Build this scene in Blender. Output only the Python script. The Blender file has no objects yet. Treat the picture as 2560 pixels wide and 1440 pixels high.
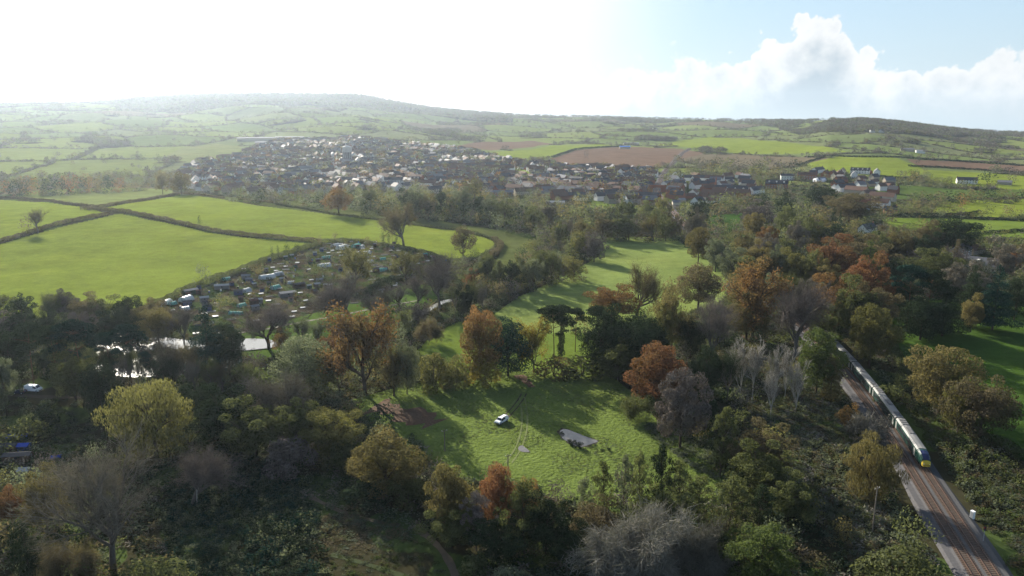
import bpy, bmesh, math, random
import numpy as np
from mathutils import Vector, Matrix

random.seed(7)
RNG = np.random.default_rng(7)
S = bpy.context.scene
COL = S.collection
R = math.radians

# ------------------------------------------------------------------ camera
F_PX = 1898.0                       # focal length in photo pixels (photo is 2560 px wide)
CAM_H = 85.0
HORIZON = 305.0
PITCH = math.atan((720 - HORIZON) / F_PX)
cam_d = bpy.data.cameras.new("drone_camera")
cam_d.sensor_width = 36.0
cam_d.lens = F_PX / 2560 * 36.0
cam_d.clip_start = 0.5
cam_d.clip_end = 30000
cam = bpy.data.objects.new("drone_camera", cam_d)
COL.objects.link(cam)
cam.location = (0, 0, CAM_H)
cam.rotation_euler = (math.pi / 2 - PITCH, 0, 0)
S.camera = cam
S.render.resolution_x, S.render.resolution_y = 1024, 576

# ------------------------------------------------------------------ light
SUN_AZ, SUN_EL = R(-29), R(21)
SUNV = Vector((math.sin(SUN_AZ) * math.cos(SUN_EL), math.cos(SUN_AZ) * math.cos(SUN_EL), math.sin(SUN_EL)))
sd = bpy.data.lights.new("sun", 'SUN')
sd.energy = 5.0
sd.angle = R(0.5)
sd.color = (1.0, 0.93, 0.80)
so = bpy.data.objects.new("sun", sd)
so.rotation_euler = (-SUNV).to_track_quat('-Z', 'Y').to_euler()
COL.objects.link(so)

S.view_settings.view_transform = 'Standard'
S.view_settings.look = 'None'
S.view_settings.gamma = 1.0
S.view_settings.exposure = 1.50
SKY_STR = 0.07

S.cycles.use_denoising = True
S.cycles.max_bounces = 5
S.cycles.diffuse_bounces = 2
S.cycles.glossy_bounces = 2
S.cycles.transmission_bounces = 3
S.cycles.transparent_max_bounces = 6
S.cycles.volume_bounces = 0
S.cycles.use_adaptive_sampling = True
S.cycles.adaptive_threshold = 0.015

# pixel (in the photo's 2560x1440 frame) -> ray
CP, SP = math.cos(PITCH), math.sin(PITCH)
def ray(px, py):
    a, b = px - 1280.0, 720.0 - py
    v = np.array([a, b * SP + F_PX * CP, b * CP - F_PX * SP])
    return v / np.linalg.norm(v)
def azel(px, py):
    d = ray(px, py)
    return math.atan2(d[0], d[1]), math.asin(d[2])

# ------------------------------------------------------------------ node helpers
def mat_new(name):
    m = bpy.data.materials.new(name)
    m.use_nodes = True
    m.node_tree.nodes.clear()
    return m, m.node_tree.nodes, m.node_tree.links
def nd(nodes, t, **kw):
    n = nodes.new(t)
    for k, v in kw.items():
        setattr(n, k, v)
    return n
def mth(nodes, links, op, a, b=None, c=None, clamp=False):
    n = nodes.new('ShaderNodeMath'); n.operation = op; n.use_clamp = clamp
    for i, v in enumerate((a, b, c)):
        if v is None: continue
        if isinstance(v, (int, float)): n.inputs[i].default_value = v
        else: links.new(v, n.inputs[i])
    return n.outputs[0]
def mixc(nodes, links, fac, a, b, mode='MIX'):
    n = nodes.new('ShaderNodeMix'); n.data_type = 'RGBA'; n.blend_type = mode
    for sock, v in ((n.inputs[0], fac), (n.inputs[6], a), (n.inputs[7], b)):
        if isinstance(v, (int, float)): sock.default_value = v
        elif isinstance(v, (tuple, list)): sock.default_value = (*v[:3], 1)
        else: links.new(v, sock)
    return n.outputs[2]

# ------------------------------------------------------------------ world: hazy bright sky with a bank of cumulus
W = bpy.data.worlds.new("World")
S.world = W
W.use_nodes = True
wn, wl = W.node_tree.nodes, W.node_tree.links
wn.clear()
sky = nd(wn, 'ShaderNodeTexSky', sky_type='NISHITA')
sky.sun_disc = False
sky.sun_elevation = SUN_EL
sky.sun_rotation = SUN_AZ
sky.altitude = 100
sky.air_density = 1.0
sky.dust_density = 0.35
sky.ozone_density = 1.0
tc = nd(wn, 'ShaderNodeTexCoord')
nrm = nd(wn, 'ShaderNodeVectorMath', operation='NORMALIZE'); wl.new(tc.outputs['Generated'], nrm.inputs[0])
sep = nd(wn, 'ShaderNodeSeparateXYZ'); wl.new(nrm.outputs[0], sep.inputs[0])
az = mth(wn, wl, 'ARCTAN2', sep.outputs[0], sep.outputs[1])
el = mth(wn, wl, 'ARCSINE', sep.outputs[2])
# outline of the cloud bank (azimuth -> top elevation), taken from its billows
AZ0, AZ1, ELS = R(-12), R(40), R(20)
cloud_top = [(1090, 190), (1160, 150), (1230, 138), (1330, 146), (1400, 128), (1490, 120), (1560, 118), (1640, 112), (1720, 92), (1790, 98), (1840, 82),
             (1885, 84), (1905, 52), (1950, 28), (1990, 12), (2050, -14), (2105, -6), (2125, 30), (2150, 84), (2200, 98), (2250, 118), (2320, 110), (2360, 96),
             (2420, 110), (2470, 84), (2520, 70), (2560, 74)]
ramp = nd(wn, 'ShaderNodeValToRGB')
fac = mth(wn, wl, 'DIVIDE', mth(wn, wl, 'SUBTRACT', az, AZ0), AZ1 - AZ0, clamp=True)
wl.new(fac, ramp.inputs[0])
cr = ramp.color_ramp
pts = []
for px, py in cloud_top:
    a, e = azel(px, py)
    pts.append(((a - AZ0) / (AZ1 - AZ0), e / ELS))
cr.elements[0].position = pts[0][0]; cr.elements[0].color = (pts[0][1],) * 3 + (1,)
cr.elements[1].position = pts[-1][0]; cr.elements[1].color = (pts[-1][1],) * 3 + (1,)
for p, v in pts[1:-1]:
    e_ = cr.elements.new(p); e_.color = (v,) * 3 + (1,)
top = mth(wn, wl, 'MULTIPLY', ramp.outputs[0], ELS)
def wnoise(scale, detail, rough, dist=0.0):
    n = nd(wn, 'ShaderNodeTexNoise'); n.inputs['Scale'].default_value = scale; n.inputs['Detail'].default_value = detail
    n.inputs['Roughness'].default_value = rough; n.inputs['Distortion'].default_value = dist
    wl.new(nrm.outputs[0], n.inputs['Vector']); return n.outputs[0]
vor = nd(wn, 'ShaderNodeTexVoronoi', feature='SMOOTH_F1'); vor.inputs['Scale'].default_value = 26
vor.inputs['Detail'].default_value = 3; vor.inputs['Roughness'].default_value = 0.55; vor.inputs['Smoothness'].default_value = 0.35
wl.new(nrm.outputs[0], vor.inputs['Vector'])
billow = mth(wn, wl, 'SUBTRACT', 0.42, vor.outputs['Distance'])
nz = mth(wn, wl, 'SUBTRACT', wnoise(38, 7, 0.62), 0.5)
disp = mth(wn, wl, 'ADD', mth(wn, wl, 'MULTIPLY', billow, R(2.4)), mth(wn, wl, 'MULTIPLY', nz, R(2.0)))
depth = mth(wn, wl, 'ADD', mth(wn, wl, 'SUBTRACT', top, el), disp)          # >0 inside the cloud
edge_w = mth(wn, wl, 'ADD', R(0.22), mth(wn, wl, 'MULTIPLY', mth(wn, wl, 'SUBTRACT', R(9), az, clamp=True), 9.0 * R(1)))
mask = nd(wn, 'ShaderNodeMapRange', interpolation_type='SMOOTHSTEP')
wl.new(depth, mask.inputs[0]); mask.inputs[1].default_value = -R(0.15)
wl.new(mth(wn, wl, 'ADD', R(0.3), mth(wn, wl, 'MULTIPLY', mth(wn, wl, 'SUBTRACT', R(16), az, clamp=True), 0.10)), mask.inputs[2])
# soft flat base
base = nd(wn, 'ShaderNodeMapRange', interpolation_type='SMOOTHSTEP')
basepos = mth(wn, wl, 'ADD', el, mth(wn, wl, 'MULTIPLY', mth(wn, wl, 'SUBTRACT', wnoise(6, 5, 0.55), 0.5), R(2.2)))
wl.new(basepos, base.inputs[0]); base.inputs[1].default_value = R(-0.6); base.inputs[2].default_value = R(2.2)
# fade of the bank towards the glare on the sun's side
side = nd(wn, 'ShaderNodeMapRange', interpolation_type='SMOOTHSTEP')
wl.new(az, side.inputs[0]); side.inputs[1].default_value = R(-9); side.inputs[2].default_value = R(6)
cm = mth(wn, wl, 'MULTIPLY', mth(wn, wl, 'MULTIPLY', mask.outputs[0], base.outputs[0]), side.outputs[0])
# cloud tone: bright rims, blue grey body, modelled by its own billows
K = 1.0 / (2 ** S.view_settings.exposure * SKY_STR)
inner = nd(wn, 'ShaderNodeMapRange', interpolation_type='SMOOTHSTEP')
wl.new(mth(wn, wl, 'ADD', depth, mth(wn, wl, 'MULTIPLY', mth(wn, wl, 'SUBTRACT', wnoise(14, 6, 0.6, 0.4), 0.5), R(6))), inner.inputs[0])
inner.inputs[1].default_value = 0.0; inner.inputs[2].default_value = R(5.0)
ccol = mixc(wn, wl, inner.outputs[0], (0.96 * K, 0.97 * K, 0.97 * K), (0.50 * K, 0.60 * K, 0.67 * K))
# thin bright veil of high cloud around the sun, and pale air along the horizon
sv = nd(wn, 'ShaderNodeVectorMath', operation='DOT_PRODUCT'); wl.new(nrm.outputs[0], sv.inputs[0]); sv.inputs[1].default_value = SUNV
ang = mth(wn, wl, 'ARCCOSINE', sv.outputs['Value'])
veil = nd(wn, 'ShaderNodeMapRange', interpolation_type='SMOOTHSTEP'); wl.new(mth(wn, wl, 'ADD', ang, mth(wn, wl, 'MULTIPLY', mth(wn, wl, 'SUBTRACT', wnoise(3.5, 5, .55), .5), R(14))), veil.inputs[0])
veil.inputs[1].default_value = R(22); veil.inputs[2].default_value = R(46); veil.inputs[3].default_value = 1.0; veil.inputs[4].default_value = 0.0
low = nd(wn, 'ShaderNodeMapRange', interpolation_type='SMOOTHSTEP'); wl.new(el, low.inputs[0])
low.inputs[1].default_value = R(-1); low.inputs[2].default_value = R(9); low.inputs[3].default_value = 0.85; low.inputs[4].default_value = 0.0
hi = nd(wn, 'ShaderNodeMapRange', interpolation_type='SMOOTHSTEP'); wl.new(el, hi.inputs[0])
hi.inputs[1].default_value = R(9); hi.inputs[2].default_value = R(32); hi.inputs[3].default_value = 0.8; hi.inputs[4].default_value = 0.0
blue = mixc(wn, wl, hi.outputs[0], sky.outputs[0], (0.50 * K, 0.68 * K, 0.84 * K))
hor = mixc(wn, wl, low.outputs[0], blue, (0.62 * K, 0.74 * K, 0.81 * K))
core = nd(wn, 'ShaderNodeMapRange', interpolation_type='SMOOTHSTEP'); wl.new(ang, core.inputs[0])
core.inputs[1].default_value = R(10); core.inputs[2].default_value = R(40); core.inputs[3].default_value = 1.0; core.inputs[4].default_value = 0.0
glare = mixc(wn, wl, core.outputs[0], (1.15 * K, 1.15 * K, 1.14 * K), (2.9 * K, 2.85 * K, 2.75 * K))
s0 = mixc(wn, wl, veil.outputs[0], hor, glare)
ccl2 = mixc(wn, wl, mth(wn, wl, 'MULTIPLY', veil.outputs[0], 0.3), ccol, (0.93 * K, 0.95 * K, 0.96 * K))
skyc = mixc(wn, wl, cm, s0, ccl2)
bg = nd(wn, 'ShaderNodeBackground'); bg.inputs[1].default_value = SKY_STR
wl.new(skyc, bg.inputs[0])
wo = nd(wn, 'ShaderNodeOutputWorld'); wl.new(bg.outputs[0], wo.inputs[0])
# ================================================================== terrain
# silhouette of the skyline: (px, py, distance of the ridge)
SKYLINE = [(-500, 262, 5000), (0, 258, 5000), (200, 255, 5100), (300, 248, 5300), (360, 243, 5400), (450, 237, 5400), (560, 234, 5400), (700, 233, 5400),
           (900, 236, 5400), (980, 252, 5300), (1080, 270, 5100), (1200, 281, 4900), (1300, 288, 4700), (1500, 293, 4500), (1700, 298, 4400), (1850, 301, 4300),
           (1950, 302, 3900), (2010, 304, 3500), (2080, 299, 3200), (2180, 301, 3100), (2260, 309, 3150), (2340, 320, 3300), (2440, 329, 3600), (2560, 335, 3900), (3000, 335, 4000)]
_az = np.array([azel(p[0], p[1])[0] for p in SKYLINE]); _el = np.array([azel(p[0], p[1])[1] for p in SKYLINE]); _rr = np.array([p[2] for p in SKYLINE], float)
_hr = CAM_H + _rr * np.tan(_el)
_pw = np.interp(_az, [_az[0], 0.0, _az[-1]], [1.75, 1.35, 1.2])
GR = np.random.default_rng(3)
_wk = [(GR.uniform(0, 2 * math.pi), GR.uniform(0, 6.28), l) for l in (900, 700, 560, 430, 340)]
def ridge(x, y):
    a = np.arctan2(x, y)
    return np.interp(a, _az, _rr), np.interp(a, _az, _hr), np.interp(a, _az, _pw)
def sstep(e0, e1, x):
    t = np.clip((x - e0) / (e1 - e0), 0, 1); return t * t * (3 - 2 * t)
def flat_hit(px, py):
    d = ray(px, py); t = -CAM_H / d[2]; return d[0] * t, d[1] * t
FLATS = [(*flat_hit(a, b), c) for a, b, c in ((300, 890, 45), (450, 890, 45), (600, 880, 45), (1050, 790, 34), (1120, 750, 26), (1450, 1096, 20), (1305, 1122, 6), (120, 880, 45), (830, 852, 22))]
def hgt(x, y):
    x = np.asarray(x, float); y = np.asarray(y, float)
    r = np.hypot(x, y)
    Rr, Hr, pw = ridge(x, y)
    t = np.clip((r - 750) / (Rr - 750), 0, None)
    up = Hr * np.clip(t, 0, 1) ** pw
    over = np.clip(r - Rr, 0, None)
    h = up - (Hr + 25) * sstep(0, 1500, over)
    n = 0
    for th, ph, l in _wk:
        n = n + np.sin((x * math.cos(th) + y * math.sin(th)) / l * 6.283 + ph) * (l / 900)
    h = h + n * 5.0 * sstep(1500, 2600, r) * (1 - sstep(0.72, 0.98, t)) * (1 + 0.6 * sstep(2400, 3400, r))
    h = h + 13.0 * np.exp(-((x + 330) / 300) ** 2 - ((y - 640) / 200) ** 2)          # the swell of the big meadow
    fl = 1.0
    for cx, cy, rad in FLATS: fl = fl * (1 - np.exp(-(((x - cx) ** 2 + (y - cy) ** 2) / rad ** 2) ** 2))
    h = h + fl * (0.35 * np.sin(x / 17.0 + 1.3) * np.sin(y / 23.0) + 0.2 * np.sin(x / 7.1) * np.sin(y / 9.3 + 2))
    return h
def hit(px, py, lift=0.0):
    """point of the ground seen at photo pixel (px,py); lift: of a surface that much above the ground"""
    d = ray(px, py)
    t0, t = 40.0, 40.0
    f = lambda t: CAM_H + d[2] * t - lift - float(hgt(d[0] * t, d[1] * t))
    if f(t) < 0: return np.array([d[0] * t, d[1] * t, CAM_H + d[2] * t - lift])
    while t < 7500:
        t0 = t; t = t * 1.012 + 0.3
        if f(t) < 0:
            for _ in range(30):
                m = (t0 + t) / 2
                if f(m) < 0: t = m
                else: t0 = m
            break
    return np.array([d[0] * t, d[1] * t, CAM_H + d[2] * t - lift])
def zdepth(p):
    return p[1] * CP - (p[2] - CAM_H) * SP
def mpp(p):
    """metres per photo pixel at point p"""
    return zdepth(p) / F_PX
def poly(pxs):
    return np.array([hit(a, b)[:2] for a, b in pxs])
def inside(P, x, y):
    c = np.zeros(np.shape(x), bool); n = len(P); j = n - 1
    for i in range(n):
        xi, yi = P[i]; xj, yj = P[j]
        if yi != yj:
            c ^= ((yi > y) != (yj > y)) & (x < (xj - xi) * (y - yi) / (yj - yi) + xi)
        j = i
    return c
def in_bbox(P, x, y):
    return (x > P[:, 0].min()) & (x < P[:, 0].max()) & (y > P[:, 1].min()) & (y < P[:, 1].max())

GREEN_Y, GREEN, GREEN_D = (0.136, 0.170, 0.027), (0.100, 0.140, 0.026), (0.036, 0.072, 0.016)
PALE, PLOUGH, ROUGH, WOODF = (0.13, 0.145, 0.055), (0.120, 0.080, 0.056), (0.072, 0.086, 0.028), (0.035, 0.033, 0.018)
# name, label, colour, outline in photo pixels
FIELDS = [
 ('meadow', 'large bright yellow green meadow sloping above the dark tree belt', GREEN_Y, [(-400, 660), (0, 612), (80, 588), (180, 562), (275, 540), (300, 535), (400, 555), (520, 582), (650, 598), (800, 612), (700, 650), (640, 668), (520, 712), (400, 765), (380, 800), (0, 800), (-400, 800)]),
 ('meadow', 'long bright meadow between the dark hedge lines and below two oaks', GREEN_Y, [(250, 522), (340, 506), (440, 490), (500, 491), (640, 514), (800, 534), (960, 552), (1150, 578), (1232, 602), (1235, 618), (1190, 640), (1100, 652), (1000, 640), (940, 615), (800, 604), (650, 590), (520, 574), (400, 548), (300, 527)]),
 ('meadow', 'rough pale green pasture on the crest in front of the autumn copse', (0.125, 0.148, 0.048), [(20, 494), (70, 478), (300, 468), (420, 474), (445, 484), (340, 503), (240, 518), (120, 502)]),
 ('meadow', 'narrow bright pasture corner with a bare tree in its hedge', GREEN_Y, [(-400, 500), (0, 500), (120, 507), (230, 523), (268, 535), (180, 553), (80, 578), (0, 603), (-400, 650)]),
 ('meadow', 'rough grass strip curving behind the long hedge towards the river', ROUGH, [(500, 487), (640, 500), (760, 505), (880, 520), (1000, 540), (1140, 560), (1240, 575), (1330, 600), (1325, 640), (1240, 690), (1200, 690), (1250, 640), (1240, 600), (1150, 576), (960, 550), (800, 532), (640, 510)]),
 ('meadow', 'sunlit pasture striped by long tree shadows beside the railway wood', (0.143, 0.183, 0.052), [(1500, 597), (1600, 592), (1690, 598), (1720, 618), (1770, 650), (1830, 710), (1800, 760), (1640, 800), (1500, 830), (1300, 835), (1215, 800), (1290, 745), (1420, 685), (1500, 640)]),
 ('lawn', 'small green glade between the round bush and the yellow hedge', GREEN, [(1040, 880), (1090, 830), (1150, 805), (1215, 800), (1320, 830), (1500, 835), (1520, 930), (1160, 935)]),
 ('lawn', 'riverside grass with a pale footpath below the allotments', (0.062, 0.100, 0.022), [(560, 880), (600, 835), (760, 790), (960, 735), (1010, 715), (1080, 712), (1100, 750), (1000, 795), (900, 830), (760, 850), (660, 900)]),
 ('allotment_ground', 'patchy brown and green allotment ground crowded with sheds', (0.05, 0.055, 0.03), [(330, 800), (370, 775), (400, 762), (540, 702), (640, 660), (800, 610), (880, 600), (960, 605), (1100, 640), (1150, 670), (1130, 700), (1000, 718), (900, 755), (760, 790), (620, 830), (480, 840)]),
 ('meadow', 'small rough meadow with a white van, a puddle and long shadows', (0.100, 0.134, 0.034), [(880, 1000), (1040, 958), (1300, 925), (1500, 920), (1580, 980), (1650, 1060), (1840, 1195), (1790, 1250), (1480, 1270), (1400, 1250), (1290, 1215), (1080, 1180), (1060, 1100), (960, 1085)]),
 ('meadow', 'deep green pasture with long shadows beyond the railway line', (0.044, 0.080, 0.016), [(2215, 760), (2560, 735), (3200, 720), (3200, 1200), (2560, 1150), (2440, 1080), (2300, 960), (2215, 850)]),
 ('meadow', 'little green paddock enclosed by the dark wood near the town', GREEN_D, [(1765, 540), (1860, 532), (1855, 575), (1775, 585)]),
 ('meadow', 'long pale green field under the wooded hill', GREEN_Y, [(2005, 412), (2095, 392), (2240, 394), (2300, 418), (2320, 435), (2240, 447), (2180, 440), (2050, 425)]),
 ('ploughed_field', 'narrow brown ploughed strip between two hedged green fields', PLOUGH, [(2268, 398), (2420, 405), (2700, 418), (2700, 436), (2420, 423), (2300, 416)]),
 ('meadow', 'bright green field below the narrow ploughed strip', GREEN_Y, [(2310, 424), (2420, 430), (2700, 444), (2700, 482), (2480, 470), (2330, 452)]),
 ('meadow', 'bright pasture beside the orange tree above the cottages', GREEN_Y, [(2350, 505), (2420, 500), (2700, 495), (2700, 552), (2560, 540), (2440, 543), (2330, 535)]),
 ('meadow', 'hedged green pasture behind the cottage gardens', GREEN, [(2195, 545), (2430, 549), (2700, 556), (2700, 605), (2440, 590), (2230, 575)]),
 ('ploughed_field', 'broad brown ploughed field above the brick terraces', PLOUGH, [(1375, 398), (1440, 376), (1560, 367), (1700, 372), (1765, 384), (1700, 398), (1660, 412), (1640, 424), (1540, 424), (1400, 415)]),
 ('ploughed_field', 'pale brown stubble field behind the town edge', PLOUGH, [(1140, 366), (1220, 354), (1330, 352), (1390, 360), (1330, 368), (1230, 376)]),
 ('meadow', 'thin bright green field between ploughland and the town', GREEN_Y, [(1190, 383), (1330, 374), (1380, 364), (1500, 360), (1540, 365), (1440, 374), (1370, 396), (1290, 394)]),
 ('meadow', 'pale green field behind the water tower side of town', PALE, [(395, 402), (450, 372), (540, 359), (640, 372), (600, 392), (500, 405)]),
 ('meadow', 'green field with a curved hedge beyond the railway cutting', GREEN_Y, [(1640, 362), (1760, 374), (1850, 384), (1990, 384), (2120, 380), (2060, 366), (1960, 355), (1850, 346), (1770, 342), (1700, 352)]),
 ('lawn', 'bright playing field enclosed by brown terraces in town', GREEN_Y, [(1262, 440), (1270, 428), (1300, 424), (1340, 428), (1345, 438), (1300, 442)]),
 ('lawn', 'sunlit grass bank in front of the brick cottages', GREEN, [(1470, 520), (1480, 503), (1560, 512), (1640, 530), (1560, 540)]),
 ('meadow', 'green village field with shrubs before the white farmhouse', (0.066, 0.098, 0.027), [(2130, 475), (2150, 463), (2300, 466), (2420, 476), (2600, 470), (2600, 490), (2300, 500), (2160, 490)]),
]
for f in FIELDS:
    f_poly = poly(f[3])
    FIELDS[FIELDS.index(f)] = (f[0], f[1], f[2], f_poly)

# distant patchwork of fields: jittered cells
CELL = 205.0
def cells(x, y):
    u = x * 0.92 + y * 0.38; v = (-x * 0.38 + y * 0.92) * 0.62
    u = u + 40 * np.sin(v / 260.0) ; v = v + 30 * np.sin(u / 310.0 + 1)
    u = u / CELL; v = v / CELL
    iu, iv = np.floor(u).astype(int), np.floor(v).astype(int)
    d1 = np.full(np.shape(x), 9.0); d2 = d1.copy(); cid = np.zeros(np.shape(x), np.int64)
    for a in (-1, 0, 1):
        for b in (-1, 0, 1):
            ca, cb = iu + a, iv + b
            h1 = np.abs(np.sin(ca * 127.1 + cb * 311.7) * 43758.5453) % 1
            h2 = np.abs(np.sin(ca * 269.5 + cb * 183.3) * 28001.8384) % 1
            du = np.abs(ca + 0.5 + (h1 - .5) * 0.75 - u); dv = np.abs(cb + 0.5 + (h2 - .5) * 0.75 - v)
            d = np.maximum(du, dv) * 0.72 + (du + dv) * 0.28
            new = d < d1
            d2 = np.where(new, d1, np.minimum(d2, d)); cid = np.where(new, ca * 7919 + cb * 104729, cid); d1 = np.where(new, d, d1)
    return cid, (d2 - d1) * CELL
_nk = [(GR.uniform(0, 6.28), GR.uniform(0, 6.28), l) for l in (820, 610, 470, 350, 280, 210)]
def wood_noise(x, y):
    n = 0
    for i, (th, ph, l) in enumerate(_nk):
        n = n + np.sin((x * math.cos(th) + y * math.sin(th)) / l * 6.283 + ph + 1.7 * np.sin((y * math.cos(th) - x * math.sin(th)) / l * 4.1))
    return n / 3.0
def is_wood(x, y):
    """woodland of the far hills: the top of the long hill, the knoll on the other side, scattered copses"""
    r = np.hypot(x, y); Rr, Hr, _ = ridge(x, y); a = np.degrees(np.arctan2(x, y)); t = (r - 750) / (Rr - 750)
    w = wood_noise(x, y)
    hilltop = (t > 0.70) & (a > -27) & (a < 0) & (w > -0.75 - 3 * (t - .7))
    knoll = (t > 0.66) & (a > 19) & (a < 36) & (w > -0.25)
    low = (t > 0.8) & (w > 0.1)
    return (r > 1500) & (hilltop | knoll | low | (w > 0.95))
TOWN = poly([(430, 470), (470, 420), (560, 385), (640, 372), (700, 352), (900, 345), (1150, 372), (1250, 396), (1380, 418), (1640, 428), (1700, 445), (1700, 520), (1480, 505), (1200, 480), (900, 478), (640, 490), (500, 480)])

def ground_colour(x, y):
    n = len(x); c = np.empty((n, 3)); c[:] = WOODF
    r = np.hypot(x, y)
    fid = np.full(n, -1)
    far = r > 1050
    cid, bd = cells(x, y)
    hsh = np.abs(np.sin(cid * 12.9898) * 43758.5453) % 1
    pal = np.array([GREEN_Y, GREEN, GREEN_Y, PALE, GREEN, PLOUGH, (0.10, 0.135, 0.034), GREEN_Y, (0.11, 0.13, 0.045), GREEN])
    k = np.floor(hsh * len(pal)).astype(int) % len(pal)
    fc = pal[k] * (0.85 + 0.3 * (hsh * 37 % 1))[:, None]
    fc = fc * 0.6 + 0.4 * np.array((0.115, 0.125, 0.075))          # far fields mixed towards a paler, greyer green
    fc = np.where((bd < 5)[:, None], np.array(WOODF), fc)
    fc = np.where(is_wood(x, y)[:, None], np.array(WOODF), fc)
    c = np.where(far[:, None], fc, c)
    tw = inside(TOWN, x, y)
    g = (np.abs(np.sin(np.floor(x / 14) * 12.9 + np.floor(y / 18) * 78.2) * 43758.5) % 1)
    tc_ = np.where((g < .25)[:, None], np.array((0.07, 0.065, 0.06)), np.where((g < .65)[:, None], np.array((0.055, 0.07, 0.025)), np.array((0.05, 0.045, 0.028))))
    c = np.where(tw[:, None], tc_, c)
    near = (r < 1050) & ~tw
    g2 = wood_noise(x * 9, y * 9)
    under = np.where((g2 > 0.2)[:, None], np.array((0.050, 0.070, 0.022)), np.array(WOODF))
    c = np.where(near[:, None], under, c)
    for i, f in enumerate(FIELDS):
        m = inside(f[3], x, y)
        fid[m] = i
        c[m] = f[2]
    # allotment plots: strips of dug soil, cabbages, straw and grass
    m = fid == 8
    if m.any():
        xx, yy = x[m], y[m]
        u = xx * 0.8 + yy * 0.6; v = -xx * 0.6 + yy * 0.8
        q = np.abs(np.sin(np.floor(u / 3.2) * 12.9 + np.floor(v / 8.5) * 78.2) * 43758.5) % 1
        pal2 = np.array([(0.040, 0.030, 0.020), (0.055, 0.075, 0.022), (0.048, 0.038, 0.026), (0.085, 0.078, 0.045), (0.032, 0.05, 0.02), (0.06, 0.05, 0.034), (0.045, 0.065, 0.022)])
        c[m] = pal2[np.floor(q * 7).astype(int) % 7]
    return c, fid

# --- ground mesh: one polar sheet around the drone, finer close by
rows = [24.0]
while rows[-1] < 6500:
    r_ = rows[-1]; rows.append(r_ + min(max(r_ * r_ / CAM_H * 0.0016, 0.45), 14))
rows = np.array(rows)
azs = np.concatenate([np.linspace(-80, -39, 30)[:-1], np.arange(-39, 39.01, 0.12), np.linspace(39, 80, 30)[1:]])
AZ, RR = np.meshgrid(np.radians(azs), rows)
GX, GY = (np.sin(AZ) * RR).ravel(), (np.cos(AZ) * RR).ravel()
GZ = hgt(GX, GY)
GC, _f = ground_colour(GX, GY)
nr, na = len(rows), len(azs)
i0 = (np.arange(nr - 1)[:, None] * na + np.arange(na - 1)[None, :]).ravel()
QUADS = np.stack([i0, i0 + 1, i0 + na + 1, i0 + na], 1)
fcx, fcy = GX[QUADS].mean(1), GY[QUADS].mean(1)
_c, FID = ground_colour(fcx, fcy)

def np_mesh(name, V, Fq, mats=(), mi=None, smooth=False, col=None, k=None):
    """mesh from arrays; Fq: (n,k) faces of equal size"""
    me = bpy.data.meshes.new(name)
    n, kk = Fq.shape
    me.vertices.add(len(V)); me.vertices.foreach_set('co', np.ascontiguousarray(V, np.float32).ravel())
    me.loops.add(n * kk); me.loops.foreach_set('vertex_index', np.ascontiguousarray(Fq, np.int32).ravel())
    me.polygons.add(n); me.polygons.foreach_set('loop_start', np.arange(0, n * kk, kk, dtype=np.int32))
    if mi is not None: me.polygons.foreach_set('material_index', np.ascontiguousarray(mi, np.int32))
    me.polygons.foreach_set('use_smooth', np.full(n, smooth, bool))
    for m in mats: me.materials.append(m)
    me.update(calc_edges=True)
    if col is not None:
        at = me.attributes.new('tint', 'FLOAT_COLOR', 'POINT')
        at.data.foreach_set('color', np.concatenate([col, np.ones((len(col), 1))], 1).astype(np.float32).ravel())
    return me
def link(name, me, parent=None, label=None, cat=None, group=None, kind=None):
    o = bpy.data.objects.new(name, me); COL.objects.link(o)
    if parent is not None: o.parent = parent
    tag(o, label, cat, group, kind)
    return o
def tag(o, label=None, cat=None, group=None, kind=None):
    if label: o['label'] = label
    if cat: o['category'] = cat
    if group: o['group'] = group
    if kind: o['kind'] = kind
    return o
def empty(name, loc=(0, 0, 0), rz=0.0, label=None, cat=None, group=None, scale=1.0):
    o = bpy.data.objects.new(name, None); COL.objects.link(o)
    o.location = loc; o.rotation_euler = (0, 0, rz); o.scale = (scale,) * 3
    o.empty_display_size = 0.5
    return tag(o, label, cat, group)

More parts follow.
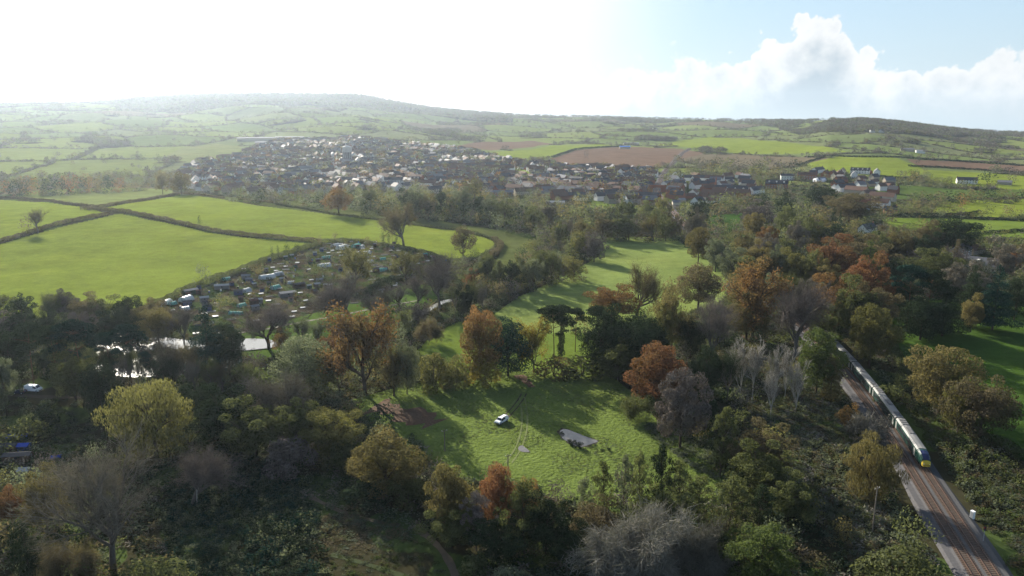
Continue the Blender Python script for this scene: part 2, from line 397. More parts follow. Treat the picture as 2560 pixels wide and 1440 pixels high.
def ground_material(name, rough_amp, patch, bump, bump_scale, sheen=0.0):
    m, n, l = mat_new(name)
    at = nd(n, 'ShaderNodeAttribute', attribute_name='tint')
    geo = nd(n, 'ShaderNodeNewGeometry')
    def noise(sc, det=4, ro=.6):
        t = nd(n, 'ShaderNodeTexNoise'); t.inputs['Scale'].default_value = sc; t.inputs['Detail'].default_value = det; t.inputs['Roughness'].default_value = ro
        l.new(geo.outputs['Position'], t.inputs['Vector']); return t.outputs[0]
    f1 = mth(n, l, 'MULTIPLY_ADD', noise(0.035, 5), patch * 2, 1 - patch)
    f2 = mth(n, l, 'MULTIPLY_ADD', noise(0.9, 5, .7), rough_amp * 2, 1 - rough_amp)
    f3 = mth(n, l, 'MULTIPLY_ADD', noise(0.16, 5, .65), patch * 1.6, 1 - patch * .8)
    c = mixc(n, l, 1.0, at.outputs['Color'], mth(n, l, 'MULTIPLY', mth(n, l, 'MULTIPLY', f1, f3), f2), 'MULTIPLY')
    dry = nd(n, 'ShaderNodeMapRange'); l.new(noise(0.012, 6, .65), dry.inputs[0]); dry.inputs[1].default_value = .5; dry.inputs[2].default_value = .75; dry.inputs[4].default_value = 0.35
    c = mixc(n, l, dry.outputs[0], c, mixc(n, l, 1.0, c, (1.25, 1.0, 0.9), 'MULTIPLY'))
    b = nd(n, 'ShaderNodeBsdfPrincipled'); l.new(c, b.inputs['Base Color']); b.inputs['Roughness'].default_value = 0.95
    b.inputs['Specular IOR Level'].default_value = 0.0
    b.inputs['Sheen Weight'].default_value = sheen; b.inputs['Sheen Roughness'].default_value = 0.5
    l.new(c, b.inputs['Sheen Tint'])
    if bump:
        bp = nd(n, 'ShaderNodeBump'); bp.inputs['Strength'].default_value = bump; bp.inputs['Distance'].default_value = 1.0
        l.new(noise(bump_scale, 4, .65), bp.inputs['Height']); l.new(bp.outputs[0], b.inputs['Normal'])
    o = nd(n, 'ShaderNodeOutputMaterial'); l.new(b.outputs[0], o.inputs[0])
    return m
M_GROUND = ground_material('ground_earth', 0.35, 0.35, 0.0, 1)
M_GRASS = ground_material('meadow_grass', 0.30, 0.42, 0.5, 0.8, 0.0)
M_TUSSOCK = ground_material('tussock_grass', 0.35, 0.35, 0.9, 0.9, 0.0)
M_PLOT = ground_material('allotment_soil', 0.5, 0.3, 0.8, 0.9)

def sub_ground(sel):
    q = QUADS[sel]
    u, inv = np.unique(q, return_inverse=True)
    return np.stack([GX[u], GY[u], GZ[u]], 1), inv.reshape(q.shape), u
V, Q, u = sub_ground(FID == -1)
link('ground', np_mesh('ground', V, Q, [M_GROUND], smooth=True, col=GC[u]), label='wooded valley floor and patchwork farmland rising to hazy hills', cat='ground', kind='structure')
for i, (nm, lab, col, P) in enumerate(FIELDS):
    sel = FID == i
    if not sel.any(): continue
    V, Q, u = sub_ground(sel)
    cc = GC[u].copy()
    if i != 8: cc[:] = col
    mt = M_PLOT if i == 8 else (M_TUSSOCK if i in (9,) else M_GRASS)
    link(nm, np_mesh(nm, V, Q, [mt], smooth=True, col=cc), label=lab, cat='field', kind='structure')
HOUSES = [   # (px, base y, length in px or m<0, width m, eaves, ridge, turn, wall, roof, label, chimneys, windows, dormers, gable fronts)
 (2416, 459, 44, 8, 5.0, 8.5, 12, 'white', 'slate', 'long white farmhouse beside the round black green evergreen', 2, 1, 0, 0),
 (2511, 461, 30, 9, 3.0, 5.5, -8, 'stone', 'grey', 'low farm barn behind the round black green evergreen', 0, 0, 0, 0),
 (2225, 537, 30, 7, 5.2, 8.2, 3, 'brick', 'slate', 'brick house with a steep dark roof beside the hedged pasture', 2, 1, 0, 0),
 (2194, 512, 24, 7, 4.0, 7.5, 80, 'blue', 'slate', 'pale gabled cottage behind the steep roofed brick house', 1, 0, 0, 0),
 (2156, 524, 28, 7, 3.2, 6.0, 20, 'blue', 'grey', 'low pale blue house in the shade of the village trees', 0, 0, 0, 0),
 (2170, 491, 24, 7, 4.4, 7.5, 65, 'cream', 'tile', 'gabled cottage among the village gardens', 1, 0, 0, 0),
 (2222, 457, 22, 8, 3.6, 7.4, 35, 'stone', 'grey', 'ochre gabled house near the pale brown tree', 0, 0, 0, 0),
 (2144, 462, 10, 5, 3.2, 5.6, 80, 'white', 'slate', 'tiny white gabled cottage above the village gardens', 0, 0, 0, 0),
 (2183, 460, 16, 6, 3.0, 6.0, 70, 'white', 'tile', 'small white gable on the village edge by the hedge', 0, 0, 0, 0),
 (2150, 434, 44, 8, 5.0, 8.5, -6, 'white', 'slate', 'long white terrace with dark roof under the big green field', 2, 1, 4, 0),
 (2045, 432, 20, 8, 5.0, 8.5, 70, 'white', 'slate', 'white gable end behind the brick estate houses', 1, 0, 0, 0),
 (2063, 443, 14, 8, 5.5, 9.5, 80, 'brick', 'tile', 'brick estate house whose gable is nearest the white marquee', 1, 0, 0, 0),
 (2081, 443, 14, 8, 5.5, 9.5, 80, 'brick', 'tile', 'middle brick estate house of the gabled row', 1, 0, 0, 0),
 (2099, 444, 14, 8, 5.5, 9.5, 80, 'brick', 'tile', 'brick estate house beside the dark narrow evergreen', 1, 0, 0, 0),
 (2017, 449, 44, 10, 7, 10, 5, 'brick', 'tile', 'big three storey brick block below the long green field', 2, 1, 0, 0),
 (1968, 450, 32, 9, 6, 8.5, 8, 'white', 'slate', 'square white villa with dark roof behind the hotel', 2, 1, 0, 0),
 (1941, 472, 52, 10, 6.5, 11, -6, 'brick', 'slate', 'large brick hotel with a white timbered gable', 2, 1, 3, 0),
 (1822, 456, 24, 7, 4.6, 8, 5, 'white', 'slate', 'small white house with a dark roof behind the gabled terrace', 2, 0, 0, 0),
 (1806, 466, 16, 7, 4.0, 7, 40, 'white', 'tile', 'little white gabled house beside the brick chimney', 1, 0, 0, 0),
 (1828, 482, 78, 9, 5, 9, -4, 'brick', 'slate', 'brick terrace with four white gable fronts', 3, 0, 0, 4),
 (1740, 452, 60, 8, 4.5, 8, 2, 'white', 'slate', 'long dark roofed row with a white gable end', 2, 0, 0, 0),
 (1672, 466, 24, 8, 4.6, 7.5, 65, 'white', 'grey', 'pale gabled house nearest the railway bridge', 1, 0, 0, 0),
 (1695, 461, 26, 8, 4.6, 7.5, 60, 'white', 'grey', 'second pale gabled house beside the railway bridge', 1, 0, 0, 0),
 (1750, 467, 44, 8, 4.6, 8, 3, 'brick', 'slate', 'brick row standing before the long dark roofed row', 2, 0, 0, 0),
 (1770, 478, 26, 8, 4.6, 8, 55, 'brick', 'tile', 'brick house at the end of the gabled terrace', 1, 0, 0, 0),
 (1704, 505, 14, 6, 2.6, 4.2, 30, 'stone', 'pale', 'shed with a shining white roof near the railway bridge', 0, 0, 0, 0),
 (1722, 495, 26, 7, 3, 5.5, 40, 'brick', 'tile', 'low brown bungalow beside the shed with the shining roof', 0, 0, 0, 0),
 (1690, 512, 18, 7, 2.8, 5, 10, 'cream', 'grey', 'pale flat building under the yellow topped poplar', 0, 0, 0, 0),
 (2402, 640, 22, 8, 5, 8, 75, 'white', 'slate', 'white gabled house beside the narrow brown poplar', 1, 1, 0, 0),
 (2436, 634, 22, 7, 3.2, 6.5, 60, 'stone', 'tile', 'little stone house under the dark ivy clad oak', 0, 0, 0, 0),
 (2446, 674, 84, 9, 3.6, 7.5, -14, 'cream', 'grey', 'long slate roofed house behind the dark conifers', 1, 1, 3, 0),
 (2513, 682, 20, 6, 2.6, 3.6, -10, 'white', 'pale', 'white garage by the deep red tree', 0, 0, 0, 0),
 (2168, 582, 24, 7, 4, 7.2, 60, 'white', 'slate', 'white gabled cottage sunk among the wood and gardens', 1, 0, 0, 0),
 # the town's near edge
 (510, 450, 56, 8, 5, 8, -3, 'blue', 'slate', 'long pale blue terrace beyond the two golden oaks', 3, 1, 0, 0),
 (566, 441, 58, 8, 5, 8, -4, 'white', 'slate', 'long white terrace continuing the pale blue one', 3, 1, 0, 0),
 (592, 456, 40, 9, 3.2, 5.5, -2, 'stone', 'grey', 'long low grey building below the long white terrace', 0, 0, 0, 0),
 (500, 457, 40, 8, 2.8, 4.2, 12, 'white', 'pale', 'low building with a glaring white roof beyond the golden oaks', 0, 0, 0, 0),
 (611, 430, 14, 8, 5, 9, 85, 'white', 'slate', 'bright white gable catching the sun in mid town', 1, 0, 0, 0),
 (661, 470, 24, 8, 4.6, 8, 50, 'white', 'slate', 'white gabled house beside the small orange town tree', 1, 1, 0, 0),
 (690, 460, 14, 6, 4, 7, 20, 'blue', 'slate', 'little pale blue house behind the small orange town tree', 1, 0, 0, 0),
 (796, 454, 24, 8, 5, 8.5, 45, 'white', 'slate', 'white house with a sunlit gable below the water tower', 1, 1, 0, 0),
 (768, 463, 36, 8, 4, 7, 15, 'cream', 'grey', 'cream house with a grey roof at the edge of the belt', 1, 0, 0, 0),
 (868, 459, 48, 8, 5, 8.5, 14, 'white', 'slate', 'long white house with one bare gable end', 1, 1, 0, 0),
 (921, 446, 50, 8, 5, 8, 10, 'cream', 'tile', 'cream terrace behind the dark dormered house', 2, 0, 0, 0),
 (912, 461, 34, 8, 4, 8, 4, 'brick', 'slate', 'dark dormered house before the cream terrace', 1, 0, 5, 0),
 (957, 471, 32, 8, 4.6, 8, 25, 'white', 'slate', 'white gabled house at the corner by the dormered one', 1, 1, 0, 0),
 (986, 460, 50, 8, 5.5, 9, -3, 'white', 'slate', 'long white terrace with many small windows', 2, 1, 0, 0),
 (1016, 473, 26, 8, 5, 8.5, 55, 'white', 'slate', 'white gabled house below the many windowed terrace', 1, 1, 0, 0),
 (1037, 458, 26, 8, 6, 9, -5, 'brick', 'slate', 'brick house with dormers next to the biggest white house', 1, 0, 3, 0),
 (1066, 469, 48, 9, 6, 10, -6, 'white', 'tile', 'biggest white house with a broad brown roof', 1, 1, 0, 0),
 (1086, 482, 34, 8, 4.6, 8, 35, 'cream', 'slate', 'cream house with a plain gable in front of the biggest white house', 0, 1, 0, 0),
 (1112, 472, 30, 8, 4.8, 8, 30, 'cream', 'slate', 'second cream gabled house beside the biggest white house', 0, 1, 0, 0),
 (1103, 457, 26, 8, 6, 9, -3, 'brick', 'slate', 'three storey brick house behind the cream gables', 1, 1, 0, 0),
 (1130, 459, 26, 8, 5.5, 9, -3, 'brick', 'tile', 'brick house with a cream gable end near the amber clump', 2, 0, 0, 0),
 (1202, 458, 48, 8, 5, 8.5, -3, 'white', 'slate', 'long white terrace behind the amber clump', 2, 1, 0, 0),
 (1213, 473, 22, 7, 4.4, 7.5, 30, 'white', 'slate', 'white cottage beside the amber clump', 1, 0, 0, 0),
 (1260, 453, 38, 9, 4.6, 9, -2, 'stone', 'slate', 'grey school building with steep roof below the playing field', 1, 0, 0, 0),
 (1297, 449, 34, 8, 4.4, 8, -2, 'stone', 'slate', 'grey row below the playing field', 2, 0, 0, 0),
 (1258, 492, 50, 9, 5.4, 7.6, 2, 'brick', 'grey', 'brick terrace with a line of white windows by the red garden trees', 0, 1, 0, 0),
 (1220, 486, 30, 8, 3, 4.4, 2, 'stone', 'grey', 'flat garage row beside the brick terrace', 0, 0, 0, 0),
 (1420, 440, 92, 8, 5, 8.5, 27, 'white', 'slate', 'long white terrace running obliquely up to the ploughed field', 4, 1, 0, 0),
 (1480, 441, 70, 8, 5, 8.5, 30, 'white', 'slate', 'second oblique white terrace below the ploughed field', 3, 1, 0, 0),
 (1422, 462, 92, 8, 5, 8.5, -3, 'brick', 'slate', 'brick terrace with orange windows in front of the oblique ones', 4, 1, 0, 0),
 (1519, 466, 80, 8, 5, 8.5, -4, 'brick', 'slate', 'brick terrace standing above the railway gardens', 4, 1, 0, 0),
 (1461, 427, 26, 9, 5, 9, -3, 'brick', 'slate', 'dark roofed house touching the ploughed field', 2, 0, 0, 0),
 (1504, 428, 26, 9, 5, 9, -3, 'brick', 'slate', 'dark roofed pair of houses at the ploughed field corner', 2, 0, 0, 0),
 (1556, 431, 50, 9, 5, 8.5, -3, 'brick', 'tile', 'brown roofed row along the ploughed field', 3, 0, 0, 0),
 (1400, 499, 34, 8, 4, 8, 40, 'brick', 'tile', 'broad red brown roof near the grass bank', 0, 0, 0, 0),
 (1436, 496, 50, 7, 4, 7, 22, 'brick', 'slate', 'slate roofed brick row near the grass bank', 2, 0, 0, 0),
 (1388, 513, 46, 10, 3.2, 4.6, 4, 'stone', 'pale', 'long pale roofed workshop in front of the brick row', 0, 0, 0, 0),
 (632, 404, 22, 8, 5, 8, 40, 'white', 'slate', 'white house at the back of town below the pale field', 1, 0, 0, 0),
 (695, 396, 24, 8, 5, 8, 20, 'white', 'slate', 'white house pair below the industrial sheds', 1, 0, 0, 0),
 (735, 393, 24, 8, 5, 8, 20, 'white', 'slate', 'white house just beside the dark conifer spire', 1, 0, 0, 0),
 (772, 412, 28, 10, 5, 9, 75, 'white', 'pale', 'hall with a bright metal roof beside the water tower', 0, 0, 0, 0),
 # industry and farms far off
 (640, 352, 90, 30, 7, 9, 3, 'stone', 'grey', 'longest grey factory shed on the far side of town', 0, 0, 0, 0),
 (725, 350, 70, 28, 7, 9, 2, 'stone', 'pale', 'pale roofed factory shed behind the town', 0, 0, 0, 0),
 (690, 362, 100, 24, 6, 8, 2, 'stone', 'grey', 'grey warehouse in front of the factory sheds', 0, 0, 0, 0),
 (760, 357, 40, 20, 6, 8, 4, 'white', 'pale', 'small pale warehouse near the factory sheds', 0, 0, 0, 0),
 (1562, 371, 26, 14, 4, 6, 5, 'stone', 'bluetin', 'barn with a bright blue roof above the ploughed field', 0, 0, 0, 0),
 (1578, 363, 38, 16, 5, 7, 3, 'stone', 'pale', 'pale roofed barn behind the bright blue roof', 0, 0, 0, 0),
 (2180, 331, 10, 9, 5, 8, 20, 'white', 'grey', 'white house in the wood on the knoll', 0, 0, 0, 0),
 (2204, 331, 8, 8, 5, 8, 60, 'white', 'slate', 'second white house in the wood on the knoll', 0, 0, 0, 0),
 (2218, 321, 9, 9, 5, 8, 10, 'white', 'grey', 'highest white house in the wood on the knoll', 0, 0, 0, 0),
 (2300, 383, 20, 12, 5, 7, 10, 'white', 'pale', 'white barn by the farm among the green fields', 0, 0, 0, 0),
 (2268, 378, 30, 12, 4, 6, 4, 'stone', 'grey', 'grey barn by the farm among the green fields', 0, 0, 0, 0),
 (1637, 325, 9, 9, 5, 8, 30, 'white', 'slate', 'lone white house among the far green fields', 0, 0, 0, 0),
]
HXY = np.array([hit(q[0], q[1])[:2] for q in HOUSES]); HHALF = np.array([q[2] * mpp(hit(q[0], q[1])) / 2 for q in HOUSES])
def before_house(x, y, front=38.0):
    """true where a plant would hide one of the measured houses"""
    m = np.zeros(np.shape(x), bool)
    for (hx, hy), hl in zip(HXY, HHALF):
        d = math.hypot(hx, hy); ux, uy = hx / d, hy / d
        a = (hx - x) * ux + (hy - y) * uy; b = np.abs((x - hx) * uy - (y - hy) * ux)
        m |= (a > -7) & (a < front) & (b < hl + 3)
    return m
# ================================================================== tree makers (unit trees: 1 high, 1 wide)
def foliage(name, dark, light, trans=0.35, turn=0.0):
    m, n, l = mat_new(name)
    geo = nd(n, 'ShaderNodeNewGeometry')
    oi = nd(n, 'ShaderNodeObjectInfo')
    tn = nd(n, 'ShaderNodeTexNoise'); tn.inputs['Scale'].default_value = 0.35; tn.inputs['Detail'].default_value = 2
    l.new(geo.outputs['Position'], tn.inputs['Vector'])
    f = mth(n, l, 'ADD', mth(n, l, 'MULTIPLY', geo.outputs['Random Per Island'], 0.6), mth(n, l, 'MULTIPLY_ADD', tn.outputs[0], 1.4, -0.5), clamp=True)
    c = mixc(n, l, f, dark, light)
    if turn:                                             # some boughs still green while the rest has turned
        t2 = nd(n, 'ShaderNodeTexNoise'); t2.inputs['Scale'].default_value = 0.11; t2.inputs['Detail'].default_value = 4; l.new(geo.outputs['Position'], t2.inputs['Vector'])
        mr = nd(n, 'ShaderNodeMapRange'); l.new(mth(n, l, 'ADD', t2.outputs[0], mth(n, l, 'MULTIPLY', geo.outputs['Random Per Island'], 0.2)), mr.inputs[0])
        mr.inputs[1].default_value = .50; mr.inputs[2].default_value = .74; mr.inputs[4].default_value = turn
        c = mixc(n, l, mr.outputs[0], c, (0.085, 0.080, 0.040))
    v = mth(n, l, 'MULTIPLY_ADD', oi.outputs['Random'], 0.4, 0.8)
    c = mixc(n, l, 1.0, c, v, 'MULTIPLY')
    d = nd(n, 'ShaderNodeBsdfDiffuse'); l.new(c, d.inputs[0])
    o = nd(n, 'ShaderNodeOutputMaterial')
    if trans:
        t = nd(n, 'ShaderNodeBsdfTranslucent')
        l.new(mixc(n, l, 1.0, c, (1.12, 1.12, 0.75), 'MULTIPLY'), t.inputs[0])
        g = nd(n, 'ShaderNodeBsdfGlossy'); g.inputs['Roughness'].default_value = 0.45; g.inputs[0].default_value = (0.5, 0.5, 0.5, 1)
        mx = nd(n, 'ShaderNodeMixShader'); mx.inputs[0].default_value = trans
        l.new(d.outputs[0], mx.inputs[1]); l.new(t.outputs[0], mx.inputs[2])
        l.new(mx.outputs[0], o.inputs[0])
    else:
        l.new(d.outputs[0], o.inputs[0])
    return m
PALETTE = {   # adjective, dark, light
 'olive': ('olive green', (0.05, 0.06, 0.028), (0.135, 0.148, 0.072)),
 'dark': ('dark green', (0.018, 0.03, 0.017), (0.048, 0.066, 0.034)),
 'green': ('fresh green', (0.044, 0.064, 0.026), (0.112, 0.140, 0.056)),
 'lime': ('yellow green', (0.085, 0.088, 0.034), (0.180, 0.170, 0.074)),
 'yellow': ('golden yellow', (0.15, 0.122, 0.028), (0.3, 0.235, 0.062)),
 'gold': ('golden brown', (0.085, 0.074, 0.036), (0.205, 0.168, 0.086)),
 'orange': ('orange', (0.112, 0.066, 0.034), (0.255, 0.142, 0.072)),
 'rust': ('rust red', (0.112, 0.058, 0.038), (0.25, 0.118, 0.076)),
 'brown': ('brown', (0.072, 0.06, 0.042), (0.155, 0.127, 0.09)),
 'grey': ('grey brown', (0.085, 0.076, 0.062), (0.19, 0.168, 0.136)),
 'mauve': ('purplish grey', (0.08, 0.068, 0.064), (0.18, 0.152, 0.14)),
 'silver': ('silvery grey', (0.095, 0.092, 0.080), (0.185, 0.175, 0.152)),
 'blue': ('blue green', (0.012, 0.034, 0.028), (0.030, 0.062, 0.046)),
 'sage': ('grey green', (0.052, 0.066, 0.046), (0.16, 0.178, 0.126)),
}
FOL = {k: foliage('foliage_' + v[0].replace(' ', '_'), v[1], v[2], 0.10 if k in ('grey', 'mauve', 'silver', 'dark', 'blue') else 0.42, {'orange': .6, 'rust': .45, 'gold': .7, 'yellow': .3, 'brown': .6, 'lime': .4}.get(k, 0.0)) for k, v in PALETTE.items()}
def bark(name, a, b):
    m, n, l = mat_new(name)
    t = nd(n, 'ShaderNodeTexNoise'); t.inputs['Scale'].default_value = 3.0; t.inputs['Detail'].default_value = 5
    geo = nd(n, 'ShaderNodeNewGeometry'); l.new(geo.outputs['Position'], t.inputs['Vector'])
    d = nd(n, 'ShaderNodeBsdfDiffuse'); l.new(mixc(n, l, t.outputs[0], a, b), d.inputs[0])
    o = nd(n, 'ShaderNodeOutputMaterial'); l.new(d.outputs[0], o.inputs[0]); return m
BARK = {'brown': bark('bark_brown', (0.035, 0.028, 0.022), (0.10, 0.08, 0.06)), 'grey': bark('bark_grey', (0.07, 0.062, 0.055), (0.16, 0.145, 0.125)),
        'pale': bark('bark_pale', (0.20, 0.19, 0.17), (0.42, 0.40, 0.36)), 'pine': bark('bark_pine', (0.07, 0.042, 0.028), (0.17, 0.095, 0.06)),
        'ivy': FOL['dark']}

def quads_at(P, Nrm, su, sv, rng, twist=1.0):
    """one small leaf quad per point; Nrm ~ normals"""
    n = len(P)
    Nn = Nrm / (np.linalg.norm(Nrm, axis=1, keepdims=True) + 1e-9)
    a = rng.normal(size=(n, 3)); u = np.cross(Nn, a); u /= np.linalg.norm(u, axis=1, keepdims=True) + 1e-9
    v = np.cross(Nn, u)
    su = su * rng.uniform(.6, 1.3, (n, 1)); sv = sv * rng.uniform(.6, 1.3, (n, 1))
    V = np.stack([P - u * su, P - v * sv + u * su * .15, P + u * su, P + v * sv - u * su * .1], 1).reshape(-1, 3)
    return V, np.arange(4 * n).reshape(n, 4)
def tubes(segs, sides):
    """segs: list of (p0,p1,r0,r1) -> open tubes"""
    if not len(segs): return np.zeros((0, 3)), np.zeros((0, 4), int)
    p0 = np.array([s[0] for s in segs]); p1 = np.array([s[1] for s in segs]); r0 = np.array([s[2] for s in segs]); r1 = np.array([s[3] for s in segs])
    d = p1 - p0; d /= np.linalg.norm(d, axis=1, keepdims=True) + 1e-9
    ref = np.where(np.abs(d[:, 2:3]) > .9, np.array([[1., 0, 0]]), np.array([[0, 0, 1.]]))
    u = np.cross(d, ref); u /= np.linalg.norm(u, axis=1, keepdims=True); v = np.cross(d, u)
    k = np.arange(sides) * 2 * math.pi / sides
    ring = u[:, None] * np.cos(k)[None, :, None] + v[:, None] * np.sin(k)[None, :, None]
    A = p0[:, None] + ring * r0[:, None, None]; B = p1[:, None] + ring * r1[:, None, None]
    V = np.concatenate([A, B], 1).reshape(-1, 3)
    n = len(segs); base = (np.arange(n) * 2 * sides)[:, None]
    i = np.arange(sides); j = (i + 1) % sides
    Fq = np.stack([base + i, base + j, base + j + sides, base + i + sides], 2).reshape(-1, 4)
    return V, Fq
def cat(parts):
    Vs, Fs, o = [], [], 0
    for V, Fq in parts:
        Vs.append(V); Fs.append(Fq + o); o += len(V)
    return np.concatenate(Vs), np.concatenate(Fs)

def branch(rng, p, d, ln, r, lev, spec, thick, twigs, ends):
    """spec[lev] = (children, spread, length ratio, upward pull)"""
    nseg = 3 if lev < 2 else 2
    q = np.array(p, float); d = np.array(d, float); pts = [q]
    for s in range(nseg):
        d = d + rng.normal(size=3) * (0.10 + .04 * lev) + np.array([0, 0, spec[lev][3]]) / nseg
        d /= np.linalg.norm(d)
        q = q + d * ln / nseg; pts.append(q)
    for s in range(nseg):
        ra, rb = r * (1 - .45 * s / nseg), r * (1 - .45 * (s + 1) / nseg)
        (thick if lev <= 2 else twigs).append((pts[s], pts[s + 1], ra, rb))
    if lev + 1 >= len(spec):
        ends.append(pts[-1]); ends.append(pts[1]); return
    nch, spread, ratio, _ = spec[lev + 1]
    ph = rng.uniform(0, 6.28)
    for c in range(nch):
        t = 1.0 if c == 0 else rng.uniform(.35, 1.0)
        k = min(int(t * nseg), nseg - 1); f = t * nseg - k
        s0 = pts[k] + (pts[k + 1] - pts[k]) * f
        a = np.cross(d, [0.3, 0.2, 1.0]); a /= np.linalg.norm(a) + 1e-9; b = np.cross(d, a)
        an = ph + c * 2.4 + rng.normal() * .4
        sp = spread * rng.uniform(.6, 1.25) * (0.5 if c == 0 else 1)
        nd_ = d * math.cos(sp) + (a * math.cos(an) + b * math.sin(an)) * math.sin(sp)
        branch(rng, s0, nd_, ln * ratio * rng.uniform(.75, 1.2), r * .52, lev + 1, spec, thick, twigs, ends)
def skeleton(seed, trunk_h, spec, r0=0.018, lean=0.0):
    rng = np.random.default_rng(seed); th, tw, en = [], [], []
    branch(rng, (0, 0, -0.02), (lean, 0.02, 1), trunk_h, r0, 0, spec, th, tw, en)
    return th, tw, np.array(en)
def normalise(parts_pts):
    """shared transform that makes the tree 1 high and 1 wide"""
    P = np.concatenate(parts_pts)
    lo, hi = np.quantile(P, .005, axis=0), np.quantile(P, .995, axis=0)
    c = np.array([0, 0, 0]); w = max(hi[0] - lo[0], hi[1] - lo[1])
    return np.array([1 / w, 1 / w, 1 / hi[2]])

def blob_leaves(rng, blobs, n, size, droop=0.0, fill=0.12, up=0.0, asp=0.7):
    """leaf quads over the surfaces of ellipsoid clumps; blobs: (cx,cy,cz,rx,ry,rz)"""
    B = np.array(blobs); area = (B[:, 3] * B[:, 4] + B[:, 3] * B[:, 5] + B[:, 4] * B[:, 5]) / 3
    k = rng.choice(len(B), n, p=area / area.sum())
    d = rng.normal(size=(n, 3)); d /= np.linalg.norm(d, axis=1, keepdims=True)
    d[:, 2] += up; d /= np.linalg.norm(d, axis=1, keepdims=True)
    rad = 1 - np.abs(rng.normal(size=(n, 1))) * fill
    bump = 1 + 0.12 * np.sin(d[:, :1] * 7 + k[:, None]) * np.sin(d[:, 1:2] * 6 + k[:, None] * 2) + 0.10 * np.sin(d[:, 2:3] * 9 + k[:, None])
    P = B[k, :3] + d * B[k, 3:] * rad * bump
    keep = np.ones(n, bool)
    for b in B:                                             # drop leaves buried deep in other clumps
        q = ((P - b[:3]) / b[3:]); keep &= (q * q).sum(1) > 0.30
    keep &= P[:, 2] > 0.004
    P, d = P[keep], d[keep]
    Nn = d * 1.0 + rng.normal(size=P.shape) * 0.55
    if droop: Nn[:, 2] *= (1 - droop)
    return quads_at(P, Nn, size, size * asp, rng)
def fib_dirs(n, rng):
    i = np.arange(n) + .5; ph = i * 2.399963 + rng.uniform(0, 6); z = 1 - 2 * i / n
    s = np.sqrt(1 - z * z); D = np.stack([np.cos(ph) * s, np.sin(ph) * s, z], 1)
    return D + rng.normal(size=D.shape) * .12

def make_broad(seed, n, size, nb=40, zc=.53, rz=.45, bl=(.085, .155), low=-.85, egg=0.0, fill=.13):
    rng = np.random.default_rng(seed)
    blobs = []
    for d in fib_dirs(nb, rng):
        if d[2] < low: continue
        k = rng.uniform(.58, .97)
        sh = 1 - egg * d[2]
        r = rng.uniform(*bl)
        blobs.append((d[0] * .5 * k * sh, d[1] * .5 * k * sh, zc + d[2] * rz * k, r, r, r * rng.uniform(.6, .85)))
    for _ in range(5):
        blobs.append((rng.normal() * .1, rng.normal() * .1, zc + rng.normal() * .12, .17, .17, .15))
    leaf = blob_leaves(rng, blobs, n, size, fill=fill)
    th = [(np.array([0, 0, -.02]), np.array([0, 0, .3]), .026, .019), (np.array([0, 0, .3]), np.array([.01, .01, zc + .1]), .019, .008)]
    for b in blobs[:14:1]:
        z0 = rng.uniform(.2, .5); m = np.array([b[0] * .45, b[1] * .45, (z0 + b[2]) / 2 + .02])
        th += [(np.array([0, 0, z0]), m, .011, .007), (m, np.array(b[:3]), .007, .003)]
    return leaf, tubes(th, 5)
def make_shrub(seed, n, size):
    rng = np.random.default_rng(seed); blobs = []
    for d in fib_dirs(22, rng):
        if d[2] < -.1: continue
        k = rng.uniform(.55, .8); r = rng.uniform(.14, .22)
        blobs.append((d[0] * .5 * k, d[1] * .5 * k, .12 + max(d[2], 0) * .75 * k, r, r, r * 1.15))
    leaf = blob_leaves(rng, blobs, n, size)
    th = [(np.array([0, 0, -.02]), np.array([rng.normal() * .15, rng.normal() * .15, .5]), .015, .006) for _ in range(5)]
    return leaf, tubes(th, 4)
BARE = [(1, 0, 1, 0.1), (7, .75, .95, .22), (5, .65, .62, .14), (5, .6, .64, .10), (5, .6, .64, .08), (3, .6, .7, .05)]
def make_bare(seed, trunk=.30, spec=BARE, r0=.024, tw=.0022, leafn=0, leafs=.02, lean=0.0, tsides=3, spray=9000, sprayw=.0013):
    th, tws, en = skeleton(seed, trunk, spec, r0, lean)
    sc = normalise([en])
    rng = np.random.default_rng(seed + 5)
    big, sm = tubes(th, 5), tubes([(a, b, max(ra, tw), max(rb, tw * .5)) for a, b, ra, rb in tws], tsides)
    res = [(sm[0] * sc, sm[1]), (big[0] * np.array([(sc[0] + sc[2]) / 2 if False else sc[0], sc[1], sc[2]]), big[1])]
    if leafn:
        k = rng.integers(0, len(en), leafn)
        P = (en[k] + rng.normal(size=(leafn, 3)) * .03) * sc
        return quads_at(P, rng.normal(size=(leafn, 3)), leafs, leafs * .7, rng), cat([res[0], res[1]])
    # spray of fine twigs over the branch ends
    nt = spray
    k = rng.integers(0, len(en), nt); d = en[k] - np.array([0, 0, .35]) + rng.normal(size=(nt, 3)) * .35
    d /= np.linalg.norm(d, axis=1, keepdims=True); L = rng.uniform(.03, .085, (nt, 1)); a = en[k] + rng.normal(size=(nt, 3)) * .02
    u = np.cross(d, rng.normal(size=(nt, 3))); u *= sprayw / (np.linalg.norm(u, axis=1, keepdims=True) + 1e-9)
    V = np.stack([a - u, a + u, a + d * L + u * .3, a + d * L - u * .3], 1).reshape(-1, 3) * sc
    tw_mesh = cat([res[0], (V, np.arange(4 * nt).reshape(nt, 4))])
    return tw_mesh, res[1]
def make_sparse(seed, n, size):
    spec = [(1, 0, 1, 0.1), (7, .8, .95, .15), (5, .65, .62, .1), (5, .65, .6, .05)]
    return make_bare(seed, .34, spec, .024, .0022, n, size)
